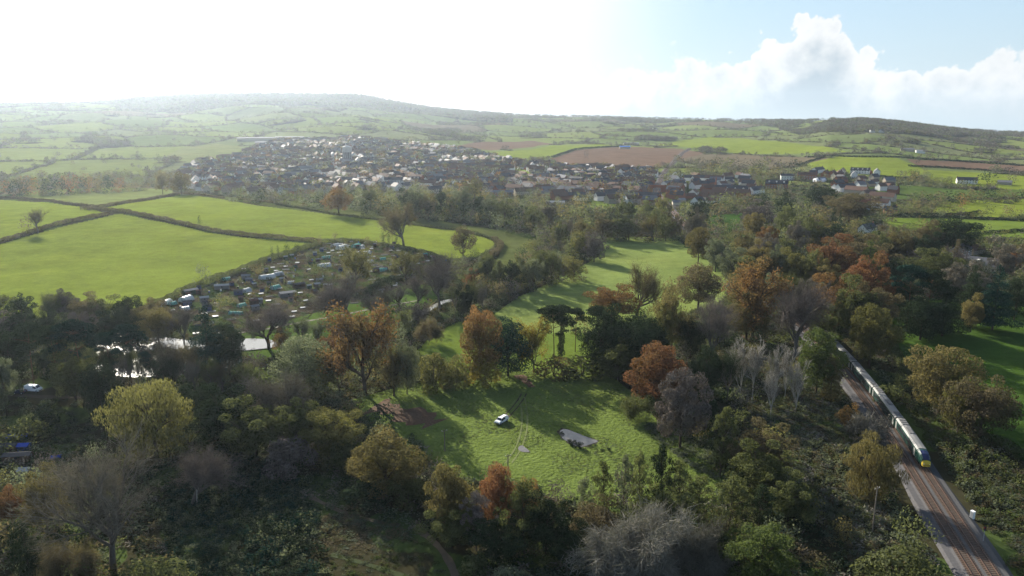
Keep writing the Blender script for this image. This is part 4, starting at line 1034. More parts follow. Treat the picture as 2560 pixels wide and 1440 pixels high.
# belts: polyline of crown tops, spacing, size and mix; label applies to all alike of that colour in the belt
BELTS = [
 # (points (px, top, base), step px, width px, kinds, colours, phrase)
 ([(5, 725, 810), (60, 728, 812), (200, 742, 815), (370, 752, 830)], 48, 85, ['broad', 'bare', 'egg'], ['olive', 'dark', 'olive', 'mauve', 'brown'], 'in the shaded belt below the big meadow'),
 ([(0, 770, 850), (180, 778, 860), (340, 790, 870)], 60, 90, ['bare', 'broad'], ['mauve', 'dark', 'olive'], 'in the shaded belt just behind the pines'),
 ([(5, 440, 492), (90, 438, 488), (200, 436, 484), (300, 440, 480)], 24, 44, ['broad', 'egg', 'broad', 'cedar'], ['rust', 'olive', 'dark', 'orange', 'gold', 'olive'], 'in the autumn copse behind the crest pasture'),
 ([(300, 452, 480), (345, 455, 476)], 22, 30, ['broad'], ['orange', 'gold'], 'at the low end of the autumn copse'),
 ([(600, 470, 505), (700, 475, 512), (800, 480, 520)], 26, 40, ['broad', 'egg', 'broad'], ['olive', 'sage', 'dark', 'grey', 'olive'], 'in the belt between the meadow and the town'),
 ([(900, 470, 525), (1000, 475, 540), (1100, 472, 545), (1220, 480, 550)], 27, 50, ['broad', 'egg', 'broad'], ['olive', 'dark', 'gold', 'olive', 'brown', 'sage'], 'in the belt below the white terraces'),
 ([(930, 492, 538), (1060, 500, 548), (1210, 505, 560)], 40, 46, ['broad', 'dense'], ['dark', 'dark', 'olive'], 'along the shadowed foot of the belt below the white terraces'),
 ([(1130, 445, 500), (1180, 440, 505), (1200, 460, 515)], 26, 44, ['broad', 'sparse'], ['gold', 'orange', 'lime'], 'in the amber clump before the white terraces'),
 ([(1195, 640, 730), (1240, 648, 735), (1300, 635, 725), (1360, 628, 712), (1430, 635, 700)], 26, 56, ['broad', 'alder', 'egg', 'sparse'], ['sage', 'olive', 'grey', 'lime', 'olive', 'dark'], 'in the riverside belt shading the striped pasture'),
 ([(1215, 690, 765), (1180, 700, 790), (1160, 720, 800)], 26, 50, ['broad', 'bare'], ['grey', 'olive', 'dark'], 'at the stream end of the riverside belt'),
 ([(1365, 560, 620), (1410, 545, 610), (1480, 540, 600), (1560, 540, 600), (1620, 545, 600), (1690, 540, 605)], 28, 54, ['broad', 'egg', 'bare'], ['grey', 'olive', 'grey', 'gold', 'olive', 'brown'], 'in the wood at the head of the striped pasture'),
 ([(1340, 520, 575), (1420, 505, 560), (1560, 500, 565)], 34, 50, ['broad', 'egg'], ['olive', 'grey', 'gold'], 'in the wood below the brick terraces'),
 ([(1580, 505, 560), (1700, 500, 560), (1780, 505, 560)], 34, 48, ['broad', 'egg'], ['olive', 'dark', 'brown'], 'in the wood around the railway bridge'),
 ([(1790, 480, 530), (1860, 470, 525), (1960, 500, 545), (2040, 505, 560)], 32, 52, ['broad', 'dense', 'broad'], ['dark', 'olive', 'brown', 'dark', 'mauve'], 'in the dark wood below the village'),
 ([(1860, 575, 660), (1900, 600, 690), (1990, 560, 640), (2060, 545, 620)], 34, 66, ['broad', 'egg'], ['olive', 'gold', 'brown', 'olive', 'grey'], 'in the middle of the big wood'),
 ([(1960, 520, 600), (2040, 540, 610), (2120, 560, 640), (2200, 560, 640)], 36, 60, ['broad', 'egg'], ['brown', 'olive', 'mauve', 'dark'], 'in the upper part of the big wood'),
 ([(1840, 630, 720), (1890, 620, 720), (1950, 630, 740), (2010, 625, 740), (2060, 640, 740)], 30, 66, ['broad', 'egg', 'sparse'], ['lime', 'olive', 'gold', 'sage', 'lime'], 'on the sunny side of the railway wood'),
 ([(1930, 690, 790), (1990, 670, 790), (2040, 690, 800)], 34, 60, ['broad', 'bare'], ['sage', 'olive', 'grey'], 'beside the hidden bend of the railway'),
 ([(2200, 580, 660), (2260, 575, 660), (2310, 590, 670)], 34, 60, ['broad'], ['olive', 'dark', 'brown', 'gold'], 'between the big wood and the cottages'),
 ([(2230, 640, 740), (2240, 690, 800)], 40, 60, ['dense'], ['dark'], 'at the shaded end of the beech wood'),
 ([(2150, 528, 575), (2250, 500, 540), (2330, 498, 535), (2390, 505, 540)], 30, 38, ['broad', 'bare'], ['grey', 'olive', 'brown'], 'around the village gardens'),
 ([(2290, 480, 512), (2380, 475, 508), (2460, 470, 505), (2550, 472, 506)], 28, 44, ['broad'], ['dark', 'olive', 'brown'], 'in the hedge line before the white farmhouse'),
 ([(1700, 420, 450), (1780, 405, 440), (1860, 408, 445), (1960, 415, 450)], 26, 40, ['broad'], ['olive', 'gold', 'grey', 'lime'], 'in the copse beside the railway cutting'),
 ([(1720, 395, 430), (1850, 390, 425), (1980, 395, 425)], 30, 40, ['broad'], ['olive', 'grey', 'dark'], 'at the back of the copse beside the railway cutting'),
 ([(700, 790, 862), (760, 785, 865), (850, 790, 878)], 40, 64, ['bare', 'sparse', 'alder'], ['mauve', 'grey', 'sage', 'mauve'], 'on the rough bank between the pond and the footpath'),
 ([(930, 735, 800), (990, 705, 775), (1050, 690, 770)], 34, 70, ['bare', 'lean'], ['mauve', 'grey', 'mauve'], 'beside the stream below the allotments'),
 ([(1000, 770, 830), (1080, 740, 800), (1130, 720, 780)], 36, 50, ['broad', 'bare'], ['olive', 'mauve', 'gold'], 'overhanging the narrow stream'),
 ([(240, 850, 960), (330, 860, 965), (420, 850, 965)], 44, 62, ['pine', 'bare', 'sparse'], ['blue', 'grey', 'olive'], 'on the near rim of the long pond'),
 ([(280, 885, 990), (360, 890, 985), (440, 895, 990), (520, 890, 990)], 38, 60, ['alder', 'bare', 'broad'], ['dark', 'grey', 'olive', 'dark'], 'screening the bright pond from the lane'),
 ([(130, 850, 940), (210, 855, 935)], 40, 70, ['broad', 'dense'], ['dark', 'olive'], 'at the shaded head of the pond'),
 ([(560, 905, 985), (610, 890, 985)], 50, 80, ['bare', 'broad'], ['brown', 'olive'], 'on the near bank of the pond'),
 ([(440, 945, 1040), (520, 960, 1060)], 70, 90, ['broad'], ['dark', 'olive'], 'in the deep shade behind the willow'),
 ([(1755, 850, 985), (1810, 880, 1000)], 40, 66, ['broad', 'bare'], ['dark', 'olive'], 'in the shade behind the aspen clump'),
 ([(1760, 960, 1060), (1790, 990, 1080)], 60, 70, ['broad'], ['dark'], 'under the dark grey twiggy tree'),
 ([(2440, 640, 720), (2500, 620, 700), (2560, 600, 680)], 46, 60, ['broad', 'bare'], ['olive', 'grey', 'brown'], 'around the slate roofed house'),
 ([(2440, 590, 640), (2540, 588, 640)], 46, 56, ['broad'], ['olive', 'grey'], 'in the paddock hedge above the slate roofed house'),
 ([(1960, 1180, 1300), (1990, 1250, 1360)], 90, 120, ['broad'], ['olive'], 'on the bank behind the bright green tree'),
 ([(1420, 1310, 1420), (1445, 1360, 1470)], 60, 100, ['broad'], ['dark'], 'in the shade beside the pale lichen covered thicket'),
 ([(1800, 1340, 1470)], 60, 120, ['alder'], ['dark'], 'squeezed between pale thicket and bright green tree'),
]
def top_height(p, px, ytop):
    k = (720 - ytop) / F_PX
    zz = p[1] * (k * CP - SP) / (CP + k * SP)
    return zz + CAM_H - p[2]
def add_tree(px, yt, yb, wpx, kind, colour, label, group=None, shrub=None):
    p = hit(px, yb)
    H = max(1.5, top_height(p, px, yt)); Wd = wpx * mpp(p)
    TREES.append(dict(p=p, H=H, W=Wd, kind=kind, colour=colour, label=label, group=group, px=yb - yt))
for t in T_HERO: add_tree(*t)
BR = random.Random(21)
KNOUN = {'broad': 'round crowned tree', 'egg': 'tall rounded tree', 'bare': 'leafless tree', 'sparse': 'thin leaved tree', 'alder': 'upright tree', 'dense': 'evergreen tree', 'cedar': 'conifer', 'pine': 'flat topped pine', 'lean': 'leaning leafless tree'}
for pts, step, wpx, kinds, cols, phrase in BELTS:
    P = np.array(pts, float); seg = np.hypot(np.diff(P[:, 0]), np.diff(P[:, 1])) if len(P) > 1 else np.array([0])
    cum = np.concatenate([[0], np.cumsum(seg)]) if len(P) > 1 else np.array([0.0])
    n = max(1, int(cum[-1] / step) + 1)
    for i in range(n):
        s = cum[-1] * (i / max(n - 1, 1))
        px, yt, yb = (np.interp(s, cum, P[:, j]) for j in range(3))
        dy = BR.uniform(-8, 8) * (yb - yt) / 90
        kd, co = BR.choice(kinds), cols[i % len(cols)] if BR.random() < .7 else BR.choice(cols)
        if kd == 'cedar': co = 'dark'
        add_tree(px + BR.uniform(-.25, .25) * step, yt + dy + BR.uniform(-.12, .15) * (yb - yt), yb + dy, wpx * BR.uniform(.75, 1.2), kd, co,
                 PALETTE[co][0] + ' ' + KNOUN[kd] + ' ' + phrase, 'trees ' + phrase)
# ------------------------------------------------------------------ more woodland between the measured trees
OPEN = [f[3] for f in FIELDS] + [TOWN, poly([(-400, 482), (60, 482), (430, 470), (640, 500), (1240, 577), (1330, 607), (1230, 690), (1100, 655), (800, 614), (400, 768), (0, 800), (-400, 800)])]
CLEAR = [poly(q) for q in (
    [(560, 880), (600, 800), (980, 715), (1100, 700), (1180, 720), (1240, 790), (1160, 960), (1000, 860), (900, 860), (700, 900)],     # riverside and glade
    [(200, 990), (200, 880), (330, 820), (640, 830), (860, 830), (860, 900), (640, 930), (420, 990)],                                    # pond
    [(1040, 1000), (1300, 930), (1560, 930), (1700, 1060), (1860, 1210), (1480, 1260), (1080, 1180), (860, 1000)],
    [(2060, 860), (2110, 860), (2620, 1500), (2330, 1500), (2180, 1100)],                                                                # railway
    [(380, 1180), (560, 1100), (860, 1200), (1060, 1300), (1200, 1480), (300, 1500)],                                                    # brambles
    [(1900, 1060), (2130, 960), (2200, 1100), (2330, 1330), (2150, 1400), (1960, 1200)],
    [(2330, 1000), (2580, 1120), (2580, 1460), (2400, 1300), (2280, 1130)],
    [(0, 940), (330, 930), (340, 1010), (0, 1010)], [(0, 1060), (330, 1000), (380, 1130), (100, 1180), (0, 1250)],
    [(2000, 440), (2200, 425), (2300, 470), (2250, 545), (2150, 560), (1900, 460)], [(2340, 590), (2560, 600), (2560, 700), (2380, 680)],
    [(1650, 436), (1880, 440), (1905, 500), (1710, 525), (1680, 500)], [(1480, 465), (1650, 450), (1665, 508), (1560, 508), (1480, 503)],
)]
WR = np.random.default_rng(99)
tx = np.array([t['p'][0] for t in TREES]); ty = np.array([t['p'][1] for t in TREES]); tw_ = np.array([t['W'] for t in TREES])
cand = []
for _ in range(26000):
    a = WR.uniform(R(-37), R(37)); r = math.sqrt(WR.uniform(140 ** 2, 1250 ** 2))
    cand.append((math.sin(a) * r, math.cos(a) * r))
cand = np.array(cand)
bad = np.zeros(len(cand), bool)
for P in OPEN + CLEAR: bad |= inside(P, cand[:, 0], cand[:, 1])
RAILX = lambda y: np.interp(y, [100, 131, 172, 210, 266, 285, 600, 930, 1210, 1720], [84, 90, 100, 110, 120, 123, 140, 175, 240, 380])
bad |= np.abs(cand[:, 0] - RAILX(cand[:, 1])) < 10
bad |= before_house(cand[:, 0], cand[:, 1])
cand = cand[~bad]
grid = {}
FILL = []
for x, y in cand:
    k = (int(x // 12), int(y // 12)); ok = True
    sp = 8.5 if y < 700 else 11
    for a in (-1, 0, 1):
        for b in (-1, 0, 1):
            for (u, v) in grid.get((k[0] + a, k[1] + b), ()):
                if (u - x) ** 2 + (v - y) ** 2 < sp * sp: ok = False
    if not ok: continue
    if (np.hypot(tx - x, ty - y) < tw_ * .36).any(): continue
    grid.setdefault(k, []).append((x, y)); FILL.append((x, y))
cols_f = ['olive', 'grey', 'olive', 'dark', 'sage', 'gold', 'sage', 'olive', 'mauve', 'lime', 'olive', 'brown']
for x, y in FILL:
    z = float(hgt(x, y)); H = WR.uniform(6, 13) * (1.0 if y > 330 else .75)
    co = cols_f[WR.integers(len(cols_f))]
    sun_ = 'on the sunny slope by the railway' if x > 60 else ('near the river' if y < 600 else 'beyond the meadows')
    TREES.append(dict(p=np.array([x, y, z]), H=H, W=H * WR.uniform(.7, 1.0), kind=['broad', 'egg', 'broad', 'dense' if co == 'dark' else 'broad'][WR.integers(4)], colour=co,
                      label=PALETTE[co][0] + ' underwood tree of middling height ' + sun_, group='underwood trees ' + sun_, px=H / mpp((x, y, z)) * .9, fill=True))
# the trees that show largest become things of their own, the rest one wood
order = sorted(range(len(TREES)), key=lambda i: -(TREES[i]['px'] * (0.55 if TREES[i].get('fill') else 3.0)))
ONE, REST = order[:296], order[296:]
TR = random.Random(5)
for i in ONE:
    t = TREES[i]
    lod = 0 if t['px'] > 78 else 1
    kd = t['kind']
    var = TR.randrange(NVAR[kd])
    cm, tm = tree_mesh(kd, lod, var, t['colour'])
    bush = kd in ('shrub', 'twigshrub')
    nm = 'bush' if bush else {'pine': 'pine_tree', 'cedar': 'conifer_tree'}.get(kd, 'tree')
    e = empty(nm, t['p'] - np.array([0, 0, .1]), TR.uniform(0, 6.28), t['label'], 'bush' if bush else 'tree', t['group'])
    e.scale = (t['W'], t['W'], t['H'])
    for n_, me in (('crown', cm), ('trunk', tm)):
        link(n_, me, e)

def scatter(name, items, label, cat_, colours_mat, lodq=110, sz=.055, shq=None, shs=None):
    """many far plants as one object; items: (x,y,z,H,W,colour index, shape)"""
    tmpl = [make_broad(400 + k, lodq, sz, nb=14, bl=(.16, .26))[0] for k in range(4)] + [make_shrub(410, shq or max(24, lodq // 3), shs or sz * 1.6)[0]]
    Vs, Fs, Ms, off = [], [], [], 0
    rr = np.random.default_rng(17)
    arr = np.array([it[:6] for it in items], float); shp = np.array([it[6] for it in items])
    for k, (tv, tf) in enumerate(tmpl):
        sel = np.where(shp == k)[0]
        if not len(sel): continue
        a = rr.uniform(0, 6.28, len(sel)); ca, sa = np.cos(a)[:, None], np.sin(a)[:, None]
        X = (tv[None, :, 0] * ca - tv[None, :, 1] * sa) * arr[sel, 4:5] + arr[sel, 0:1]
        Y = (tv[None, :, 0] * sa + tv[None, :, 1] * ca) * arr[sel, 4:5] + arr[sel, 1:2]
        Z = tv[None, :, 2] * arr[sel, 3:4] + arr[sel, 2:3]
        V = np.stack([X, Y, Z], 2).reshape(-1, 3)
        Fq = (tf[None] + (np.arange(len(sel)) * len(tv))[:, None, None]).reshape(-1, 4) + off
        Vs.append(V); Fs.append(Fq); off += len(V); Ms.append(np.repeat(arr[sel, 5].astype(int), len(tf)))
    me = np_mesh(name, np.concatenate(Vs), np.concatenate(Fs), colours_mat, np.concatenate(Ms))
    return link(name, me, label=label, cat=cat_, kind='stuff')
CK = list(PALETTE); CI = {k: i for i, k in enumerate(CK)}; CM = [FOL[k] for k in CK]
items = [(*TREES[i]['p'], TREES[i]['H'], TREES[i]['W'], CI[TREES[i]['colour']], TR.randrange(4)) for i in REST]
near_i = [q for q in items if q[1] < 520]; far_i = [q for q in items if q[1] >= 520]
if near_i: scatter('underwood', near_i, 'mixed autumn underwood filling the valley woods', 'wood', CM, 420, .034)
if far_i: scatter('woodland', far_i, 'mixed autumn woodland beyond the meadows', 'wood', CM, 150, .05)

# hedgerows, hedge trees and woods of the distant farmland
N = 900000
a = WR.uniform(R(-38), R(38), N); r = np.sqrt(WR.uniform(1150 ** 2, 5600 ** 2, N)) if False else WR.uniform(1100, 5600, N)
x, y = np.sin(a) * r, np.cos(a) * r
Rr, _, _ = ridge(x, y)
ok = (r < Rr + 120) & ~inside(TOWN, x, y)
fieldm = np.zeros(N, bool)
for f in FIELDS: fieldm |= inside(f[3], x, y)
x, y, r, fieldm = x[ok], y[ok], r[ok], fieldm[ok]
_, bd = cells(x, y); wd = is_wood(x, y)
u = WR.uniform(0, 1, len(x))
hed = (bd < 5) & ~fieldm & ~wd & (u < .6)
htr = (bd < 9) & ~fieldm & ~wd & (u > .94)
woo = wd & ~fieldm & (u < .075 + .05 * (r < 3500))
lone = ~fieldm & ~wd & (bd > 9) & (u > .9992)
far_items = []
colw = [CI[c] for c in ('grey', 'sage', 'grey', 'mauve', 'olive', 'mauve', 'grey', 'sage', 'brown')]
def push(mask, h0, h1, asp, shrub):
    for xx, yy in zip(x[mask], y[mask]):
        h = WR.uniform(h0, h1)
        far_items.append((xx, yy, float(0), h, h * asp * WR.uniform(.8, 1.3), colw[WR.integers(len(colw))], 4 if shrub else WR.integers(4)))
nh, nt, nw = hed.sum(), htr.sum(), woo.sum()
push(hed, 2.4, 5.0, 2.6, True); k1 = len(far_items)
push(htr | lone, 7, 13, 1.0, False); push(woo, 9, 15, 1.15, False)
A = np.array([q[:2] for q in far_items]); Z = hgt(A[:, 0], A[:, 1])
far_items = [(q[0], q[1], z - .3, *q[3:]) for q, z in zip(far_items, Z)]
print('FAR', len(far_items), nh, nt, nw, 'FILL', len(FILL), 'TREES', len(TREES))
scatter('hedgerows', far_items[:k1], 'dark hedgerows dividing the distant farmland', 'hedge', CM, 60, .09)
scatter('far_woods', far_items[k1:], 'hazy woods and hedge trees over the distant hills', 'wood', CM, 60, .085)
# ================================================================== undergrowth, hedges, water, paths
UR = np.random.default_rng(41)
def sample_poly(P, n):
    lo, hi = P.min(0), P.max(0)
    q = UR.uniform(lo, hi, (n, 2)); return q[inside(P, q[:, 0], q[:, 1])]
def area(P):
    x, y = P[:, 0], P[:, 1]; return abs(np.dot(x, np.roll(y, 1)) - np.dot(y, np.roll(x, 1))) / 2
def plain(name, col, rough=0.8, spec=0.02, var=0.25, scale=1.5, metal=0.0):
    m, n, l = mat_new(name)
    b = nd(n, 'ShaderNodeBsdfPrincipled'); b.inputs['Roughness'].default_value = rough; b.inputs['Specular IOR Level'].default_value = spec; b.inputs['Metallic'].default_value = metal
    t = nd(n, 'ShaderNodeTexNoise'); t.inputs['Scale'].default_value = scale; t.inputs['Detail'].default_value = 5
    geo = nd(n, 'ShaderNodeNewGeometry'); l.new(geo.outputs['Position'], t.inputs['Vector'])
    c = mixc(n, l, 1.0, col, mth(n, l, 'MULTIPLY_ADD', t.outputs[0], var * 2, 1 - var), 'MULTIPLY')
    l.new(c, b.inputs['Base Color']); o = nd(n, 'ShaderNodeOutputMaterial'); l.new(b.outputs[0], o.inputs[0]); return m
POND_PX = [('pond', 'long pond glinting white behind the dark pines', [(40, 885), (110, 862), (180, 845), (245, 829), (330, 834), (430, 846), (540, 862), (600, 846), (690, 850), (700, 868), (640, 876), (560, 882), (480, 876), (400, 872), (340, 882), (290, 894), (228, 906), (120, 912), (50, 905)]),
           ('pond', 'bright pond below the causeway beside the parked camper', [(225, 918), (300, 904), (350, 892), (400, 886), (480, 890), (560, 896), (600, 897), (600, 912), (560, 926), (440, 940), (360, 944), (310, 943), (262, 938), (236, 928)]),
           ('stream', 'narrow stream shining between bare trees', [(985, 813), (1010, 803), (1035, 794), (1052, 780), (1080, 764), (1105, 751), (1152, 743), (1152, 748), (1110, 758), (1082, 774), (1055, 792), (1040, 800), (1000, 817)]),
           ('stream', 'far bend of the pond beside the scarlet bush', [(790, 862), (830, 850), (870, 842), (875, 850), (840, 860), (800, 870)]),
           ('pool', 'shallow grey flood pool with rush clumps on the rough meadow', [(1398, 1076), (1415, 1072), (1440, 1082), (1470, 1094), (1500, 1103), (1482, 1109), (1456, 1118), (1440, 1116), (1424, 1108), (1402, 1094)]),
           ('puddle', 'small muddy puddle on the wheel tracks', [(1293, 1121), (1304, 1112), (1313, 1119), (1328, 1131), (1302, 1130)])]
POND = [poly(q[2]) for q in POND_PX]
def smooth_poly(P, it=2):
    for _ in range(it):
        Q = np.roll(P, -1, 0); P = np.stack([P * .75 + Q * .25, P * .25 + Q * .75], 1).reshape(-1, 2)
    return P
m, n, l = mat_new('still_water')
b = nd(n, 'ShaderNodeBsdfPrincipled'); b.inputs['Base Color'].default_value = (0.028, 0.03, 0.026, 1); b.inputs['Roughness'].default_value = 0.11; b.inputs['IOR'].default_value = 1.33
tn = nd(n, 'ShaderNodeTexNoise'); tn.inputs['Scale'].default_value = 0.7; tn.inputs['Detail'].default_value = 3
geo = nd(n, 'ShaderNodeNewGeometry'); l.new(geo.outputs['Position'], tn.inputs['Vector'])
bp = nd(n, 'ShaderNodeBump'); bp.inputs['Strength'].default_value = 0.10; l.new(tn.outputs[0], bp.inputs['Height']); l.new(bp.outputs[0], b.inputs['Normal'])
o = nd(n, 'ShaderNodeOutputMaterial'); l.new(b.outputs[0], o.inputs[0]); M_WATER = m
M_FLOOD = m.copy(); M_FLOOD.name = 'muddy_water_lightened'; M_FLOOD.node_tree.nodes['Principled BSDF'].inputs['Base Color'].default_value = (0.095, 0.088, 0.082, 1)  # turbid water, its base also lightened to stand in for reflected sky
M_BANK = plain('pond_mud', (0.05, 0.045, 0.028), var=.4)
for (nm, lab, _), P in zip(POND_PX, POND):
    Q = smooth_poly(P); z = float(hgt(Q[:, 0], Q[:, 1]).max()) + 0.05
    bm = bmesh.new(); bm.faces.new([bm.verts.new((x, y, z)) for x, y in Q]); bmesh.ops.recalc_face_normals(bm, faces=bm.faces)
    if bm.faces[:][0].normal.z < 0: bmesh.ops.reverse_faces(bm, faces=bm.faces)
    me = bpy.data.meshes.new(nm); bm.to_mesh(me); bm.free(); me.materials.append(M_FLOOD if nm in ('pool', 'puddle') else M_WATER)
    link(nm, me, label=lab, cat='water', kind='structure')
    if nm in ('pool', 'puddle'):                          # trampled mud round the flood water, ragged at its rim
        c_ = Q.mean(0); t_ = np.arange(len(Q)); B = c_ + (Q - c_) * (1.10 + .07 * np.sin(t_ * 1.9) + .05 * np.sin(t_ * .7))[:, None]
        V = np.concatenate([np.column_stack([Q, np.full(len(Q), z - .02)]), np.column_stack([B, hgt(B[:, 0], B[:, 1]) + .02])]); k_ = len(Q); i_ = np.arange(k_)
        link('muddy_rim', np_mesh('muddy_rim', V, np.stack([i_, (i_ + 1) % k_, (i_ + 1) % k_ + k_, i_ + k_], 1), [M_BANK], smooth=True), label='dark trampled mud around the ' + nm, cat='mud', kind='structure')

def ribbon(pts, offs, z_up, wob=0.0):
    """flat strip draped over the ground along pts (world xy); offs = (left,right)"""
    P = np.array(pts, float); seg = np.hypot(*np.diff(P, axis=0).T); cum = np.concatenate([[0], np.cumsum(seg)])
    s = np.linspace(0, cum[-1], max(2, int(cum[-1] / 2.0)))
    x, y = np.interp(s, cum, P[:, 0]), np.interp(s, cum, P[:, 1])
    k = 5
    if len(x) > 12:
        for arr in (x, y): arr[:] = np.convolve(np.pad(arr, k, mode='edge'), np.ones(2 * k + 1) / (2 * k + 1), 'valid')
    tx_, ty_ = np.gradient(x), np.gradient(y); L = np.hypot(tx_, ty_) + 1e-9; nx, ny = ty_ / L, -tx_ / L
    w = 1 + wob * np.sin(s * .9) + wob * np.sin(s * .37 + 1)
    A = np.stack([x + nx * offs[0] * w, y + ny * offs[0] * w], 1); B = np.stack([x + nx * offs[1] * w, y + ny * offs[1] * w], 1)
    V = np.concatenate([A, B]); z = hgt(V[:, 0], V[:, 1]) + z_up
    V = np.column_stack([V, z]); m_ = len(x); i = np.arange(m_ - 1)
    return V, np.stack([i, i + m_, i + m_ + 1, i + 1], 1)
def path(px, w, mat_, name, label, z_up=.06, wob=.15, cat_='path'):
    V, Fq = ribbon([hit(a, b)[:2] for a, b in px], (-w / 2, w / 2), z_up, wob)
    link(name, np_mesh(name, V, Fq, [mat_], smooth=True), label=label, cat=cat_, kind='structure')
M_GRAVEL = plain('path_gravel', (0.15, 0.135, 0.11)); M_EARTH = plain('path_earth', (0.115, 0.09, 0.064)); M_LITTER = plain('leaf_litter', (0.10, 0.062, 0.040), var=.6)
M_TRACK = plain('worn_grass', (0.120, 0.140, 0.052)); M_TURF = plain('trodden_turf', (0.028, 0.038, 0.013)); M_MUD = plain('mud', (0.05, 0.04, 0.028))
path([(560, 838), (588, 832), (630, 829), (707, 816), (775, 801), (850, 789), (930, 772), (962, 765), (1025, 756), (1060, 748)], 1.5, M_GRAVEL, 'path', 'pale riverside footpath below the allotments')
path([(1030, 1318), (1062, 1335), (1092, 1350), (1120, 1374), (1136, 1407), (1146, 1450), (1150, 1500)], 1.5, M_EARTH, 'path', 'winding bare earth path through the rough grass')
path([(640, 1180), (700, 1195), (760, 1230), (800, 1262), (900, 1300), (1030, 1318)], 1.3, M_EARTH, 'path', 'dim trodden path between brambles and the shaded wood')
path([(795, 1378), (870, 1396), (930, 1412), (1010, 1440), (1080, 1470)], 1.3, M_TURF, 'path', 'faint grassy path crossing the rough grass')
path([(1296, 938), (1306, 946), (1318, 956), (1330, 968)], 3.0, M_LITTER, 'path', 'reddish leaf strewn gap beside the holm oak', wob=.3)
path([(915, 1012), (960, 1018), (1010, 1030), (1060, 1048), (1105, 1066)], 9.0, M_LITTER, 'leaf_litter', 'brown fallen leaves along the shaded edge of the rough meadow', z_up=.05, wob=.35)
path([(1790, 822), (1830, 832), (1870, 842), (1905, 856)], 5.0, M_LITTER, 'path', 'carpet of red leaves under the copper beech', wob=.3)
path([(0, 985), (90, 992), (200, 996), (300, 985), (360, 978)], 2.6, M_MUD, 'path', 'dark lane where the vans are parked', wob=.1)
for k, off in enumerate((-.8, .8)):
    pts = [hit(a, b)[:2] + np.array([off, 0]) for a, b in [(1302, 985), (1312, 1020), (1313, 1060), (1308, 1100), (1296, 1125), (1280, 1150), (1262, 1170)]]
    V, Fq = ribbon(pts, (-.22, .22), .05, .2)
    link('wheel_track', np_mesh('wheel_track', V, Fq, [M_TRACK], smooth=True), label='pale wheel rut running down past the puddle', cat='track', kind='structure')
    pts = [hit(a, b)[:2] + np.array([off, .3]) for a, b in [(1262, 1046), (1285, 1022), (1302, 1000), (1310, 985)]]
    V, Fq = ribbon(pts, (-.2, .2), .05, .2)
    link('wheel_track', np_mesh('wheel_track', V, Fq, [M_MUD], smooth=True), label='dark wheel rut curving up behind the white car', cat='track', kind='structure')

# --- bramble thickets and rank grass
BUSHY = [   # name, label, outline px, plants per m2, height, colours
 ('brambles', 'dark bramble thicket by the wood with shade painted into its leaves', [(400, 1300), (440, 1200), (500, 1150), (560, 1110), (640, 1110), (720, 1180), (790, 1260), (790, 1330), (770, 1400), (820, 1440), (840, 1500), (380, 1500), (420, 1400)], .85, (.9, 2.3), ('sage', 'dark', 'dark', 'blue', 'blue', 'sage', 'dark')),  # darker leaf mix stands in for the shade over this thicket
 ('brambles', 'grey green bramble bank beside the railway', [(1870, 1030), (1960, 1000), (2060, 975), (2110, 1010), (2140, 1100), (2200, 1250), (2260, 1330), (2200, 1400), (2130, 1420), (2060, 1340), (2010, 1250), (1960, 1150)], .62, (.8, 2.2), ('sage', 'sage', 'silver', 'olive', 'sage', 'brown')),
 ('brambles', 'tangled scrub between the train and the pasture', [(2270, 1040), (2330, 1030), (2400, 1090), (2480, 1130), (2580, 1180), (2580, 1460), (2480, 1400), (2400, 1270), (2340, 1170)], .50, (.8, 2.6), ('sage', 'olive', 'sage', 'brown', 'green')),
 ('brambles', 'brown dying bracken island beside the earth path', [(770, 1340), (800, 1290), (900, 1280), (1000, 1310), (1060, 1345), (990, 1375), (900, 1390), (800, 1385)], .5, (.5, 1.3), ('brown', 'brown', 'sage', 'olive')),
 ('rank_grass', 'rank green grass clumps around the earth path', [(800, 1390), (1000, 1370), (1090, 1340), (1200, 1370), (1230, 1500), (840, 1500), (790, 1420)], .45, (.3, .8), ('green', 'olive', 'sage', 'green')),
 ('brambles', 'bright nettle bank along the meadow edge', [(1600, 1060), (1640, 1060), (1760, 1120), (1860, 1190), (1850, 1225), (1760, 1185), (1650, 1110)], .5, (.5, 1.3), ('sage', 'green', 'sage')),
 ('brambles', 'shaded nettles and brambles below the parked vans', [(0, 1000), (330, 1000), (420, 1060), (420, 1140), (300, 1150), (150, 1130), (0, 1080)], .2, (.5, 1.8), ('dark', 'sage', 'green')),
 ('brambles', 'brambles crowding the wood behind the aspens', [(1660, 960), (1800, 1000), (2030, 1000), (2060, 975), (1960, 1000), (1870, 1035), (1760, 1040), (1640, 1000)], .3, (.6, 1.8), ('sage', 'dark', 'olive')),
]
bush_polys = []
EP = np.array([hit(a, b)[:2] for a, b in [(1030, 1318), (1062, 1335), (1092, 1350), (1120, 1374), (1136, 1407), (1146, 1450), (1150, 1500)]])
